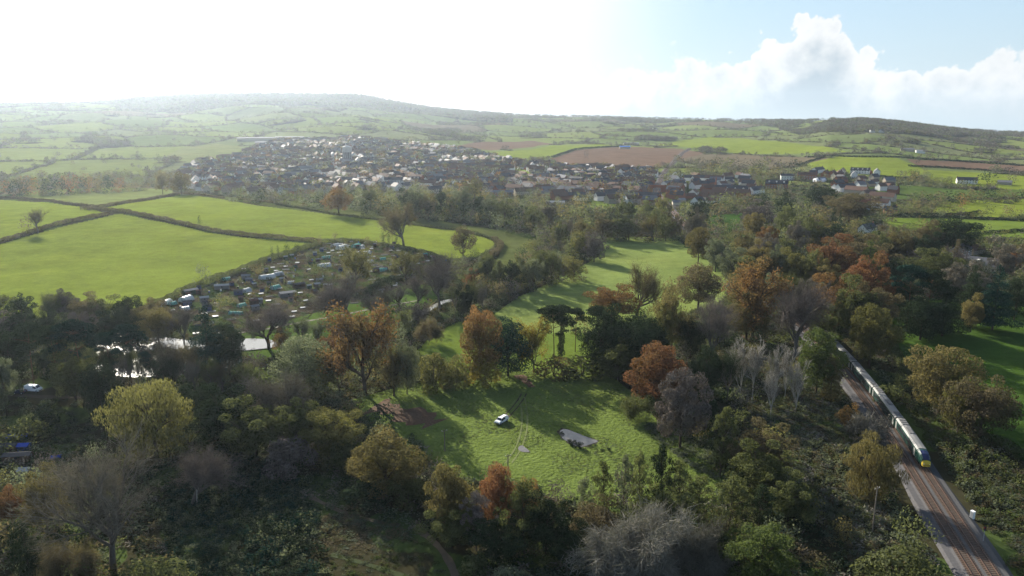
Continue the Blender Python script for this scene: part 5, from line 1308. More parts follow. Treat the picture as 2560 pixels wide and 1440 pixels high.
for nm, lab, px, dens, (h0, h1), cols in BUSHY:
    P = poly(px); bush_polys.append(P)
    q = sample_poly(P, int(area(P) * dens * 2.6))[:int(area(P) * dens) + 5]
    q = q[np.abs(q[:, 0] - RAILX(q[:, 1])) > 7.5]
    far_p = np.ones(len(q), bool)
    for a_, b_ in zip(EP[:-1], EP[1:]):
        t_ = np.clip(((q - a_) @ (b_ - a_)) / ((b_ - a_) @ (b_ - a_)), 0, 1); far_p &= np.hypot(*(q - a_ - t_[:, None] * (b_ - a_)).T) > 2.0
    q = q[far_p]
    z = hgt(q[:, 0], q[:, 1])
    lump = 0.45 + 1.1 * (np.sin(q[:, 0] / 5.3 + 1) * np.sin(q[:, 1] / 6.1) * .5 + .5)
    it = [(x, y, zz - .15, UR.uniform(h0, h1) * k, UR.uniform(1.7, 3.4) * (.6 if nm == 'rank_grass' else 1), CI[cols[UR.integers(len(cols))]], 4) for (x, y), zz, k in zip(q, z, lump)]
    scatter(nm, it, lab, 'bramble thicket' if nm == 'brambles' else 'grass', CM, 60, .09, shq=84, shs=.092)
# --- general undergrowth of the woods
N = 60000
a = UR.uniform(R(-37), R(37), N); r = np.sqrt(UR.uniform(125 ** 2, 520 ** 2, N)); x, y = np.sin(a) * r, np.cos(a) * r
bad = np.zeros(N, bool)
for P in [f[3] for f in FIELDS] + bush_polys + POND: bad |= inside(P, x, y)
LANE = poly([(0, 950), (340, 940), (400, 990), (0, 1015)]); bad |= inside(LANE, x, y)
bad |= inside(poly([(570, 860), (600, 815), (980, 725), (1080, 725), (1090, 760), (900, 820), (780, 855), (640, 880)]), x, y)
bad |= np.abs(x - RAILX(y)) < 8.5
x, y = x[~bad], y[~bad]
keep = UR.uniform(0, 1, len(x)) < np.clip(260 / np.hypot(x, y), .3, 1) * .55
x, y = x[keep], y[keep]; z = hgt(x, y)
ucol = [CI[c] for c in ('olive', 'dark', 'sage', 'dark', 'brown', 'sage', 'grey')]
it = [(xx, yy, zz - .2, UR.uniform(.8, 3.0), UR.uniform(2.5, 5.0), ucol[UR.integers(len(ucol))], 4) for xx, yy, zz in zip(x, y, z)]
for t in TREES:                                          # saplings and bushes round the feet of the wood's trees
    if t['group'] is None or t['p'][1] > 1250 or t.get('fill') and t['p'][1] > 520: continue
    for _ in range(4):
        a_ = UR.uniform(0, 6.28); r_ = UR.uniform(.1, .6) * t['W']; xx, yy = t['p'][0] + math.cos(a_) * r_, t['p'][1] + math.sin(a_) * r_
        it.append((xx, yy, float(hgt(xx, yy)) - .2, t['H'] * UR.uniform(.22, .48), t['W'] * UR.uniform(.35, .6), CI[t['colour']] if UR.random() < .4 else ucol[UR.integers(len(ucol))], 4))
scatter('undergrowth', it, 'bushes, ivy and saplings under the woodland trees', 'undergrowth', CM, 60, .09, shq=70, shs=.085)
print('UNDER', len(it))
N = 26000
a = UR.uniform(R(-37), R(37), N); r = np.sqrt(UR.uniform(500 ** 2, 1250 ** 2, N)); x, y = np.sin(a) * r, np.cos(a) * r
bad = np.zeros(N, bool)
for P in OPEN: bad |= inside(P, x, y)
bad |= (np.abs(x - RAILX(y)) < 7) | before_house(x, y)
x, y = x[~bad], y[~bad]; z = hgt(x, y)
it = [(xx, yy, zz - .2, UR.uniform(1.2, 4.5), UR.uniform(4, 8), ucol[UR.integers(len(ucol))], 4) for xx, yy, zz in zip(x, y, z)]
scatter('undergrowth', it, 'scrub and gardens between the distant woods', 'undergrowth', CM, 60, .09, shq=36, shs=.11)
# --- grass tussocks of the rough meadow and the rush clumps of the pool
P = FIELDS[9][3]; q = sample_poly(P, 24000)
q = q[~(inside(POND[4], q[:, 0], q[:, 1]) | inside(POND[5], q[:, 0], q[:, 1]))]
cl = np.sin(q[:, 0] / 3.1) * np.sin(q[:, 1] / 4.3 + 1) + np.sin(q[:, 0] / 8.7 + 2) * np.sin(q[:, 1] / 7.7) + UR.normal(size=len(q)) * .5
q = q[cl > .35]; z = hgt(q[:, 0], q[:, 1])
tc_ = [CI[c] for c in ('green', 'lime', 'green', 'sage', 'olive')]
it = [(xx, yy, zz - .03, UR.uniform(.10, .32), UR.uniform(.4, 1.1), tc_[UR.integers(5)], 4) for (xx, yy), zz in zip(q, z)]
scatter('grass', it, 'coarse grass tussocks all over the rough meadow', 'grass', CM, 40, .1, shq=14, shs=.16)
print('TUSS', len(it))
for k, (px, yt, yb, w, lab) in enumerate([(1424, 1094, 1108, 14, 'double rush clump in the middle of the pool'), (1436, 1096, 1108, 12, 'small rush clump between two bigger ones in the pool'),
        (1429, 1103, 1116, 8, 'tiny dark rush tuft on the pool rim'), (1448, 1101, 1119, 20, 'largest dark rush clump at the pool rim'), (1405, 1076, 1086, 12, 'rush clump at the narrow end of the pool'),
        (1505, 1118, 1126, 9, 'dark grass tuft just below the pool'), (1522, 1116, 1126, 10, 'dark grass tuft apart from the pool')]):
    p = hit(px, yb); me = tree_mesh('shrub', 1, k % 3, 'dark')[0]
    o = link('rush_clump', me, label=lab, cat='rushes', group='rush clumps of the pool'); o.location = p - np.array([0, 0, .1]); o.scale = (w * mpp(p), w * mpp(p), top_height(p, px, yt)); o.rotation_euler.z = k

# --- hedges, each its own mesh of leaves
HEDGES = [
 ([(205, 524), (300, 529), (400, 549), (460, 563), (520, 577), (585, 586), (650, 593), (730, 600), (805, 607)], 3.4, 2.3, 'thick clipped hedge crossing between the two big meadows', 'brown'),
 ([(-60, 488), (0, 494), (60, 498), (120, 504), (180, 513), (245, 521)], 2.6, 2.0, 'thin dark hedge between pasture corner and crest pasture', 'brown'),
 ([(225, 522), (280, 514), (340, 505), (395, 495), (445, 487)], 2.6, 2.2, 'straight dark hedge climbing to the two golden oaks', 'brown'),
 ([(430, 486), (470, 485), (510, 489), (560, 496)], 2.2, 1.6, 'low hedge running from the golden oaks along the crest', 'brown'),
 ([(598, 499), (640, 504), (690, 509)], 2.2, 1.6, 'short dark hedge beyond the crest of the long meadow', 'brown'),
 ([(-40, 622), (0, 607), (40, 596), (80, 582), (130, 566), (180, 554), (235, 543), (272, 537)], 3.0, 2.3, 'dark hedge with the round bare tree in it', 'brown'),
 ([(690, 512), (800, 530), (880, 542), (960, 552), (1060, 566), (1150, 577), (1200, 588), (1235, 602)], 2.2, 1.5, 'long thin hedge along the top of the long meadow', 'olive'),
 ([(1235, 600), (1252, 612), (1250, 624), (1238, 636), (1215, 650), (1190, 664), (1160, 675)], 3.6, 2.4, 'curved hedge rounding the end of the meadow', 'brown'),
 ([(805, 606), (860, 602), (905, 606), (950, 613), (1010, 622), (1070, 636), (1110, 648)], 3.0, 1.8, 'scruffy hedge above the allotments', 'olive'),
 ([(375, 768), (420, 752), (470, 727), (520, 706), (560, 694), (620, 672), (660, 654), (720, 636), (800, 612)], 3.4, 2.4, 'scruffy bramble hedge between allotments and the big meadow', 'olive'),
 ([(900, 745), (960, 712), (1020, 697), (1060, 690)], 4.0, 3.0, 'dark hedge closing the allotments by the stream', 'dark'),
 ([(2190, 541), (2300, 540), (2400, 538), (2450, 532)], 3.0, 2.2, 'dark hedge under the bright orange tree', 'dark'),
 ([(2300, 545), (2420, 546), (2500, 550), (2600, 556)], 2.4, 1.8, 'long hedge between the two hedged pastures', 'dark'),
 ([(2430, 588), (2480, 583), (2540, 579), (2600, 579)], 2.6, 2.0, 'hedge below the second hedged pasture', 'dark'),
 ([(2270, 416), (2340, 419), (2420, 424), (2500, 429), (2600, 436)], 3.6, 2.6, 'dark hedge below the narrow ploughed strip', 'dark'),
 ([(2020, 394), (2150, 393), (2270, 396), (2420, 405), (2600, 416)], 3.4, 2.4, 'dark hedge above the narrow ploughed strip', 'dark'),
 ([(1995, 414), (2030, 402), (2060, 394)], 3.0, 2.2, 'hedge beside the field corner by the copse', 'dark'),
 ([(2180, 441), (2250, 446), (2310, 447)], 3.0, 2.2, 'hedge behind the brick estate houses', 'dark'),
 ([(1380, 394), (1440, 374), (1500, 369), (1560, 366)], 4.0, 3.0, 'hedge along the top of the broad ploughed field', 'dark'),
 ([(2215, 760), (2215, 850), (2262, 930), (2330, 1010), (2440, 1088), (2560, 1152)], 3.0, 2.2, 'overgrown hedge along the deep green pasture', 'olive'),
]
for px, w, h, lab, co in HEDGES:
    P = np.array([hit(a, b)[:2] for a, b in px]); seg = np.hypot(*np.diff(P, axis=0).T); cum = np.concatenate([[0], np.cumsum(seg)])
    L = cum[-1]; rr = float(np.hypot(*P.mean(0))); ls = max(.22, rr * .0006)
    n_ = int(min(26000, L * (w + 2 * h) / (ls * ls) * .8))
    s = UR.uniform(0, L, n_); x, y = np.interp(s, cum, P[:, 0]), np.interp(s, cum, P[:, 1])
    dx, dy = np.interp(s + .5, cum, P[:, 0]) - np.interp(s - .5, cum, P[:, 0]), np.interp(s + .5, cum, P[:, 1]) - np.interp(s - .5, cum, P[:, 1]); dl = np.hypot(dx, dy) + 1e-9
    u = UR.uniform(-1, 1, n_) * (h + w / 2); side = np.abs(u) > w / 2
    lat = np.where(side, np.sign(u) * w / 2, u); up = np.where(side, h - (np.abs(u) - w / 2), h)
    k = 1 + .10 * np.sin(s * .55) + .09 * np.sin(s * .21 + 2) + UR.normal(size=n_) * .06
    lat = lat * k; up = np.clip(up * k, .05, None)
    X, Y = x + dy / dl * lat, y - dx / dl * lat
    Pt = np.column_stack([X, Y, hgt(X, Y) + up]); Nn = np.column_stack([dy / dl * np.where(side, np.sign(u), 0), -dx / dl * np.where(side, np.sign(u), 0), np.where(side, .1, 1)]) + UR.normal(size=(n_, 3)) * .5
    V, Fq = quads_at(Pt, Nn, ls, ls * .8, UR)
    link('hedge', np_mesh('hedge', V, Fq, [FOL[co]]), label=lab, cat='hedge', group='hedges around the fields')
# ================================================================== building blocks
class MB:
    """collects boxes, prisms and tubes of one part, then links them as one mesh"""
    def __init__(s): s.v, s.f, s.m = [], [], []
    def add(s, V, Fs, mi=0):
        o = len(s.v); s.v += [tuple(map(float, p)) for p in V]; s.f += [tuple(i + o for i in f) for f in Fs]; s.m += [mi] * len(Fs); return s
    def box(s, c, d, mi=0, rz=0.0, taper=1.0):
        x, y, z = d[0] / 2, d[1] / 2, d[2] / 2; V = []
        for sz in (-1, 1):
            k = taper if sz > 0 else 1
            for sx, sy in ((-1, -1), (1, -1), (1, 1), (-1, 1)):
                a, b = sx * x * k, sy * y * k
                V.append((c[0] + a * math.cos(rz) - b * math.sin(rz), c[1] + a * math.sin(rz) + b * math.cos(rz), c[2] + sz * z))
        return s.add(V, [(3, 2, 1, 0), (4, 5, 6, 7), (0, 1, 5, 4), (1, 2, 6, 5), (2, 3, 7, 6), (3, 0, 4, 7)], mi)
    def loft(s, rings, mi=0, cap=True):
        n = len(rings[0]); V = [p for r in rings for p in r]; Fs = []
        for k in range(len(rings) - 1):
            for i in range(n):
                j = (i + 1) % n; Fs.append((k * n + i, k * n + j, (k + 1) * n + j, (k + 1) * n + i))
        if cap: Fs += [tuple(range(n))[::-1], tuple((len(rings) - 1) * n + i for i in range(n))]
        return s.add(V, Fs, mi)
    def tube(s, a, b, r0, r1, sides=8, mi=0):
        a, b = Vector(a), Vector(b); d = (b - a).normalized(); u = d.cross(Vector((0.3, .2, 1)) if abs(d.z) < .9 else Vector((1, 0, 0))).normalized(); w = d.cross(u)
        rg = lambda p, r: [tuple(p + u * math.cos(k * 6.28318 / sides) * r + w * math.sin(k * 6.28318 / sides) * r) for k in range(sides)]
        return s.loft([rg(a, r0), rg(b, r1)], mi)
    def build(s, name, mats, parent=None, smooth=False, **kw):
        me = bpy.data.meshes.new(name); me.from_pydata(s.v, [], s.f)
        for m_ in (mats if isinstance(mats, (list, tuple)) else [mats]): me.materials.append(m_)
        me.polygons.foreach_set('material_index', s.m); me.polygons.foreach_set('use_smooth', [smooth] * len(s.f)); me.update()
        bm = bmesh.new(); bm.from_mesh(me); bmesh.ops.recalc_face_normals(bm, faces=bm.faces); bm.to_mesh(me); bm.free()
        return link(name, me, parent, **kw)
def copy_tree(o, parent=None):
    c = o.copy(); COL.objects.link(c)
    if parent is not None: c.parent = parent
    for ch in list(o.children): copy_tree(ch, c)
    return c

# ================================================================== railway
M_BALLAST = plain('ballast_grey', (0.082, 0.080, 0.080), var=.4, scale=3.0); M_CESS = plain('ballast_pale', (0.085, 0.082, 0.084), var=.35, scale=2.0)
M_RUST = plain('ballast_rusty', (0.080, 0.053, 0.040), var=.35, scale=3.0); M_RAIL = plain('rail_steel', (0.16, 0.095, 0.065), .35, .5, metal=.6); M_SLEEP = plain('sleeper_concrete', (0.11, 0.09, 0.075))
rail_s = np.array([60, 131, 172, 210, 266, 285, 420, 600, 930, 1210, 1720, 2000], float)
rail_xx = np.array([74, 90.5, 100, 109.5, 119.5, 122, 131, 141, 175, 240, 380, 470], float)
ys = np.arange(62, 1900, 2.0); xs = np.interp(ys, rail_s, rail_xx)
for _ in range(3): xs = np.convolve(np.pad(xs, 12, mode='reflect', reflect_type='odd'), np.ones(25) / 25, 'valid')
RAIL = np.column_stack([xs, ys])
_rz = hgt(xs, ys); _rz = np.convolve(np.pad(_rz, 20, mode='edge'), np.ones(41) / 41, 'valid') + 0.5
RLEN = np.concatenate([[0], np.cumsum(np.hypot(np.diff(xs), np.diff(ys)))])
def rail_at(s, off=0.0):
    x, y, z = np.interp(s, RLEN, xs), np.interp(s, RLEN, ys), np.interp(s, RLEN, _rz)
    e = .8; dx = np.interp(s + e, RLEN, xs) - np.interp(s - e, RLEN, xs); dy = np.interp(s + e, RLEN, ys) - np.interp(s - e, RLEN, ys); L = np.hypot(dx, dy)
    return np.array([x + dy / L * off, y - dx / L * off, z]), math.atan2(dy, dx)
def rail_strip(profile, s0, s1, step):
    """profile: (offset, height) points swept along the line"""
    S_ = np.arange(s0, s1, step); rows_ = []
    for s in S_:
        rows_.append([rail_at(s, o)[0] + np.array([0, 0, h]) for o, h in profile])
    V = np.array(rows_).reshape(-1, 3); n_ = len(profile); i = (np.arange(len(S_) - 1)[:, None] * n_ + np.arange(n_ - 1)).ravel()
    return V, np.stack([i, i + 1, i + n_ + 1, i + n_], 1)
S_END = RLEN[-1] - 5
V, Fq = rail_strip([(-6.2, -.9), (-4.9, -.12), (-3.6, -.06), (-3.1, .12), (3.1, .12), (3.6, -.06), (4.6, -.12), (6.2, -.9)], 1, S_END, 3.0)
mi = np.tile(np.array([1, 1, 1, 0, 0, 0, 0]), len(Fq) // 7)
link('railway_bed', np_mesh('railway_bed', V, Fq, [M_BALLAST, M_CESS], mi), label='grey stone ballast bed of the double track railway', cat='railway', kind='structure')
TR_OFF = 1.72
for off, lab in ((-TR_OFF, 'empty railway track with rusty bed nearer the wood'), (TR_OFF, 'railway track that carries the green train')):
    p0, a0 = rail_at(1)
    e = empty('railway_track', (0, 0, 0), 0, lab, 'railway track', 'twin railway tracks')
    V, Fq = rail_strip([(off - 1.35, .135), (off + 1.35, .135)], 1, S_END, 3.0); link('rusty_bed', np_mesh('rusty_bed', V, Fq, [M_RUST]), e)
    for sgn in (-.75, .75):
        V, Fq = rail_strip([(off + sgn - .07, .14), (off + sgn - .05, .34), (off + sgn + .05, .34), (off + sgn + .07, .14)], 1, S_END, 2.5); link('rail', np_mesh('rail', V, Fq, [M_RAIL]), e)
    sl = MB()
    for s in np.arange(30, 330, .7):
        p, an = rail_at(s, off); sl.box((p[0], p[1], p[2] + .155), (.26, 2.5, .09), 0, an)
    sl.build('sleeper', M_SLEEP, e, kind='stuff')

# --- train: coupled carriages on the far track
M_TGREEN = plain('train_green', (0.007, 0.032, 0.024), .25, .5, .1); M_TROOF = plain('train_roof', (0.17, 0.168, 0.16), .55, .3, .2, .6); M_TGLASS = plain('train_glass', (0.012, 0.016, 0.022), .08, .6, .05)
M_TYEL = plain('train_yellow', (0.55, 0.40, 0.06), .4); M_TDARK = plain('train_underframe', (0.025, 0.025, 0.027), .8); M_TBLUE = plain('train_screen', (0.015, 0.018, 0.06), .1, .6, .05); M_LAMP = plain('lamp_glass', (.7, .7, .65), .2)
M_TBOX = plain('roof_equipment', (0.13, 0.13, 0.13), .7)
def ring(x, w, zb, zs, zt, lean=0.0):
    """body section at x: half width w, floor zb, shoulder zs, roof top zt"""
    return [(x, -w * .93, zb), (x, -w, zb + .5), (x, -w, zs - .35), (x, -w * .90, zs), (x, -w * .62, zt - .13), (x, 0, zt), (x, w * .62, zt - .13), (x, w * .90, zs), (x, w, zs - .35), (x, w, zb + .5), (x, w * .93, zb)]
train = empty('passenger_train', rail_at(150, TR_OFF)[0], 0, 'long green passenger train with pale roof and yellow nose on the railway', 'train')
CL, N_CAR = 25.4, 5
s_front = float(np.interp(174.0, ys, RLEN))
for c in range(N_CAR):
    sa, sb = s_front + c * (CL + .7), s_front + c * (CL + .7) + CL
    pa, pb = rail_at(sa + 4, TR_OFF)[0], rail_at(sb - 4, TR_OFF)[0]
    an = math.atan2(pa[1] - pb[1], pa[0] - pb[0]); mid = (pa + pb) / 2
    body = MB(); h = CL / 2
    if c == 0:
        rs = [ring(-h, 1.36, .95, 3.25, 3.75), ring(h - 5.2, 1.36, .95, 3.25, 3.75), ring(h - 3.6, 1.34, .95, 3.18, 3.66), ring(h - 2.2, 1.26, .92, 2.9, 3.3), ring(h - 1.0, 1.12, .88, 2.35, 2.65), ring(h - .25, .92, .85, 1.75, 1.95), ring(h, .7, .9, 1.45, 1.55)]
    else:
        rs = [ring(-h, 1.36, .95, 3.25, 3.75), ring(h, 1.36, .95, 3.25, 3.75)]
    body.loft(rs)
    o = body.build('carriage', M_TGREEN, train, smooth=False)
    o.location = Vector(mid - np.array(train.location)); o.rotation_euler.z = an; o.location.z += .34
    if c == 0: o['label'] = 'leading carriage with a sloping yellow nose'
    r_ = MB(); x1 = h - 4.6 if c == 0 else h
    prof = lambda x: [(x, -1.24, 3.285), (x, -.86, 3.645), (x, 0, 3.775), (x, .86, 3.645), (x, 1.24, 3.285)]
    V = [q for x in np.linspace(-h + .05, x1 - .05, 8) for q in prof(x)]; r_.add(V, [(k * 5 + i, k * 5 + i + 1, k * 5 + i + 6, k * 5 + i + 5) for k in range(7) for i in range(4)])
    r_.build('carriage_roof', M_TROOF, o)
    q_ = MB()
    for k in range(3): q_.box((-h + 1.6 + k * 1.5, 0, 3.80), (1.1, 1.5, .16))
    if c: 
        for k in range(2): q_.box((h - 1.8 - k * 1.6, 0, 3.80), (1.1, 1.5, .16))
    q_.box((1.0 if c % 2 else -3.5, 0, 3.80), (4.2, 1.1, .14)); q_.build('roof_equipment', M_TBOX, o)
    for sg in (-1, 1):
        w_ = MB(); nw = 9; xa, xb = -h + 2.8, (h - 7.5 if c == 0 else h - 2.8)
        for k in range(nw):
            cx = xa + (xb - xa) * (k + .5) / nw; w_.box((cx, sg * 1.365, 2.42), ((xb - xa) / nw * .84, .03, .85))
        w_.build('window_band', M_TGLASS, o)
        for dx in (-h + 1.3, (h - 6.2 if c == 0 else h - 1.3)):
            d_ = MB(); d_.box((dx, sg * 1.37, 2.05), (1.2, .04, 2.0)); dd = d_.build('door', M_TROOF, o)
    for bx in (-h + 4, h - 4.6):
        b_ = MB(); b_.box((bx, 0, .62), (3.2, 2.2, .5))
        for wx in (-1.1, 1.1):
            for sg in (-.8, .8): b_.tube((bx + wx, sg - .07, .43), (bx + wx, sg + .07, .43), .43, .43, 14)
        b_.build('bogie', M_TDARK, o)
    u_ = MB(); u_.box((0, 0, .72), (CL - 13, 2.3, .5)); u_.build('underframe_box', M_TDARK, o)
    if c == 0:
        g = MB(); A = [(h - 3.5, -.84, 3.62), (h - 2.15, -.80, 3.30), (h - 1.0, -.68, 2.66), (h - .62, -.6, 2.34)]
        V = [(x + .05, y * s_, z + .03) for x, y, z in A for s_ in (1, 0, -1)]
        V = [(x, y, z + (.12 if abs(y) < .01 else 0)) for x, y, z in V]
        g.add(V, [(k * 3 + i, k * 3 + i + 1, k * 3 + i + 4, k * 3 + i + 3) for k in range(3) for i in range(2)]); g.build('windscreen', M_TBLUE, o)
        y_ = MB(); y_.loft([ring(h - .60, 1.06, .86, 2.02, 2.33), ring(h - .2, .93, .83, 1.76, 1.97), ring(h + .05, .72, .88, 1.47, 1.58)]); y_.build('yellow_nose', M_TYEL, o)
        for sg in (-1, 1):
            l_ = MB(); l_.box((h - .12, sg * .62, 1.5), (.3, .22, .16)); l_.build('headlight', M_LAMP, o)

# ================================================================== vehicles
M_WHITE = plain('white_paint', (0.78, 0.79, 0.80), .3, .5, .05); M_CGLASS = plain('car_glass', (0.015, 0.02, 0.028), .08, .6, .05); M_TYRE = plain('tyre_rubber', (0.018, 0.018, 0.018), .9); M_RIM = plain('wheel_rim', (.4, .4, .42), .35, .5, .1, .8)
M_PLAST = plain('black_plastic', (0.02, 0.02, 0.022), .6); M_RED = plain('red_lamp', (.35, .02, .015), .3); M_DKBLUE = plain('dark_blue_paint', (.012, .018, .05), .3, .5)
def vehicle(name, px, py, heading, L, Wd, H, label, cat_, paint, kind='estate', group=None):
    p = hit(px, py); e = empty(name, p + np.array([0, 0, .03]), heading, label, cat_, group)
    h = L / 2; w = Wd / 2
    if kind == 'van':   prof = [(-h, .35), (-h + .05, H * .97), (-h + .3, H), (h - 1.75, H), (h - 1.25, H * .94), (h - .62, H * .60), (h - .1, H * .48), (h, .75), (h - .05, .32)]
    elif kind == 'hatch': prof = [(-h, .4), (-h + .05, .95), (-h + .55, H * .94), (-h + 1.1, H), (.35, H), (h - 1.25, .98), (h - .25, .82), (h, .62), (h - .05, .3)]
    else:               prof = [(-h, .42), (-h + .04, 1.05), (-h + .30, H * .96), (-h + .6, H), (.45, H), (.85, H * .95), (h - 1.15, 1.08), (h - .3, .95), (h - .02, .72), (h, .36)]
    def sec(y, k):
        return [(x * (1 if z < 1 else .992), y * (1 if z <= 1.06 or kind == 'van' and z < 1.3 else k), z) for x, z in prof]
    b = MB(); b.loft([sec(-w * .94, .8), sec(-w, .82), sec(w, .82), sec(w * .94, .8)]); b.build('body', paint, e)
    g = MB()
    if kind == 'van': (x0, z0), (x1, z1) = prof[4], prof[5]
    elif kind == 'hatch': (x0, z0), (x1, z1) = prof[4], prof[5]
    else: (x0, z0), (x1, z1) = prof[5], prof[6]
    g.add([(x0 + .03, -w * .74, z0 + .01), (x0 + .03, w * .74, z0 + .01), (x1 + .02, w * .80, z1 + .03), (x1 + .02, -w * .80, z1 + .03)], [(0, 1, 2, 3)]); g.build('windscreen', M_CGLASS, e)
    zs0, zs1 = (H * .62, H * .86) if kind == 'van' else (1.08, H * .93)
    for sg in (-1, 1):
        xs_ = [(h - 1.95, h - .95)] if kind == 'van' else [(-h + 1.75, -.1), (-.02, .95)]
        s_ = MB()
        for xa, xb in xs_:
            k0, k1 = (w * 1.0 + .012, w * 1.0 + .012) if kind == 'van' else (w * .98, w * .865)
            s_.add([(xa, sg * k0, zs0), (xb + .3, sg * k0, zs0), (xb - .15, sg * k1, zs1), (xa, sg * k1, zs1)], [(0, 1, 2, 3)])
        s_.build('side_window', M_CGLASS, e)
        l_ = MB(); l_.box((h - .10, sg * w * .74, .78), (.22, .34, .18)); l_.build('headlight', M_LAMP, e)
        t_ = MB(); t_.box((-h + .01, sg * w * .84, .98), (.08, .16, .34)); t_.build('tail_light', M_RED, e)
        m_ = MB(); m_.box((.95 if kind != 'van' else h - 1.1, sg * (w + .13), 1.12 if kind != 'van' else H * .62), (.16, .22, .16)); m_.build('mirror', M_PLAST, e)
        for wx in (-h + .85, h - .85):
            t_ = MB(); t_.tube((wx, sg * (w - .2), .33), (wx, sg * (w + .015), .33), .33, .33, 16); to = t_.build('wheel', M_TYRE, e)
            r_ = MB(); r_.tube((wx, sg * (w - .05), .33), (wx, sg * (w + .03), .33), .2, .18, 12); r_.build('rim', M_RIM, to)
    u = MB(); u.box((h - .03, 0, .5), (.1, Wd * .8, .2)); u.box((-h + .02, 0, .5), (.1, Wd * .9, .2)); u.build('bumper', M_PLAST, e)
    if kind == 'estate':
        r_ = MB()
        for sg in (-1, 1): r_.box((-.6, sg * w * .72, H + .03), (2.0, .05, .05))
        r_.build('roof_rails', M_PLAST, e)
    return e
vehicle('car', 1254, 1056, math.atan2(-4.1, -2.9), 4.75, 1.85, 1.72, 'white estate car parked alone on the rough meadow', 'car', M_WHITE)
vehicle('van', 84, 978, -.12, 5.2, 2.0, 2.1, 'white panel van parked on the shaded lane near the pond', 'van', M_WHITE, 'van')
vehicle('car', 50, 984, math.pi - .1, 4.0, 1.7, 1.45, 'dark small car tucked behind the white panel van', 'car', M_DKBLUE, 'hatch')
vehicle('camper_van', 256, 983, -.25, 5.6, 2.15, 2.7, 'cream camper van parked under the black evergreen by the pond', 'camper van', plain('cream_paint', (.55, .54, .48), .4), 'van')
vehicle('car', 2546, 714, 2.2, 4.2, 1.75, 1.5, 'dark car parked by the drive of the slate roofed house', 'car', M_DKBLUE, 'hatch')

# ================================================================== poles, cabinets, signals
M_WOOD = plain('weathered_wood', (0.17, 0.145, 0.12)); M_IRON = plain('grey_metal', (.3, .31, .32), .5); M_WIRE = plain('wire_dark', (.05, .05, .05), .6)
def pole(px, py, H, label, arm=True):
    p = hit(px, py); e = empty('utility_pole', p, .5, label, 'utility pole', 'wooden poles of the power line')
    b = MB(); b.tube((0, 0, -.2), (0, 0, H), .16, .11, 10); b.build('shaft', M_WOOD, e)
    if arm:
        a = MB(); a.box((0, 0, H - .5), (1.6, .1, .12)); a.build('crossarm', M_WOOD, e)
        for k in (-.7, 0, .7):
            i = MB(); i.tube((k, 0, H - .44), (k, 0, H - .2), .06, .04, 8); i.build('insulator', M_LAMP, e)
    return p + np.array([0, 0, H - .2])
pa = pole(2181, 1330, 10.5, 'tall leaning wooden pole on the scrub bank beside the railway')
pb = pole(1112, 1128, 6.2, 'pale topped wooden pole in the dark meadow hollow')
pc = pole(1270, 1192, 6.0, 'wooden pole half hidden by the rust red oak')
def wire(a, b, sag, lab):
    pts = [a + (b - a) * t - np.array([0, 0, sag * 4 * t * (1 - t)]) for t in np.linspace(0, 1, 24)]
    w = MB()
    for q, r_ in zip(pts[:-1], pts[1:]): w.tube(q, r_, .012, .012, 4)
    w.build('power_line', M_WIRE, label=lab, cat='wire')
wire(pb, pc, 1.0, 'thin power line between the two meadow poles')
wire(pa, pc, 3.0, 'thin power line from the railway pole across the alders')
p = hit(2430, 1297); e = empty('trackside_cabinet', p, .35, 'white equipment cabinet standing beside the railway', 'cabinet')
b = MB(); b.box((0, 0, .95), (.55, .8, 1.7)); b.build('housing', M_WHITE, e); b = MB(); b.box((0, 0, 1.84), (.65, .9, .08)); b.build('lid', M_WHITE, e)
b = MB(); b.box((-.29, 0, .95), (.03, .65, 1.4)); b.build('door', M_IRON, e); b = MB(); b.box((0, 0, .04), (.8, 1.0, .12)); b.build('plinth', M_CESS, e)
p = hit(2457, 1360); e = empty('railway_signal', p, .3, 'slim grey railway signal post below the white cabinet', 'railway signal')
b = MB(); b.tube((0, 0, 0), (0, 0, 3.6), .07, .06, 8); b.build('post', M_IRON, e); b = MB(); b.box((0, 0, 3.5), (.25, .45, .9)); b.build('signal_head', M_PLAST, e); b = MB(); b.box((0, 0, .1), (.5, .5, .25)); b.build('foot', M_CESS, e)
b = MB(); b.tube((-.16, 0, 3.7), (-.13, 0, 3.7), .1, .1, 10); b.build('lamp', M_RED, e)
# white dead birch stem by the brambles
p = hit(492, 1262); e = empty('dead_tree', p, 0, 'white barkless birch stem beside the bramble thicket', 'tree')
b = MB(); b.tube((0, 0, -.2), (.25, .1, 3.2), .16, .10, 8); b.tube((.25, .1, 3.2), (.1, 0, 6.4), .10, .05, 8); b.build('trunk', BARK['pale'], e)
b = MB(); b.tube((.25, .1, 3.0), (.9, .3, 4.6), .05, .02, 6); b.tube((.18, .05, 4.4), (-.5, 0, 5.8), .04, .015, 6); b.build('branch', BARK['pale'], e)
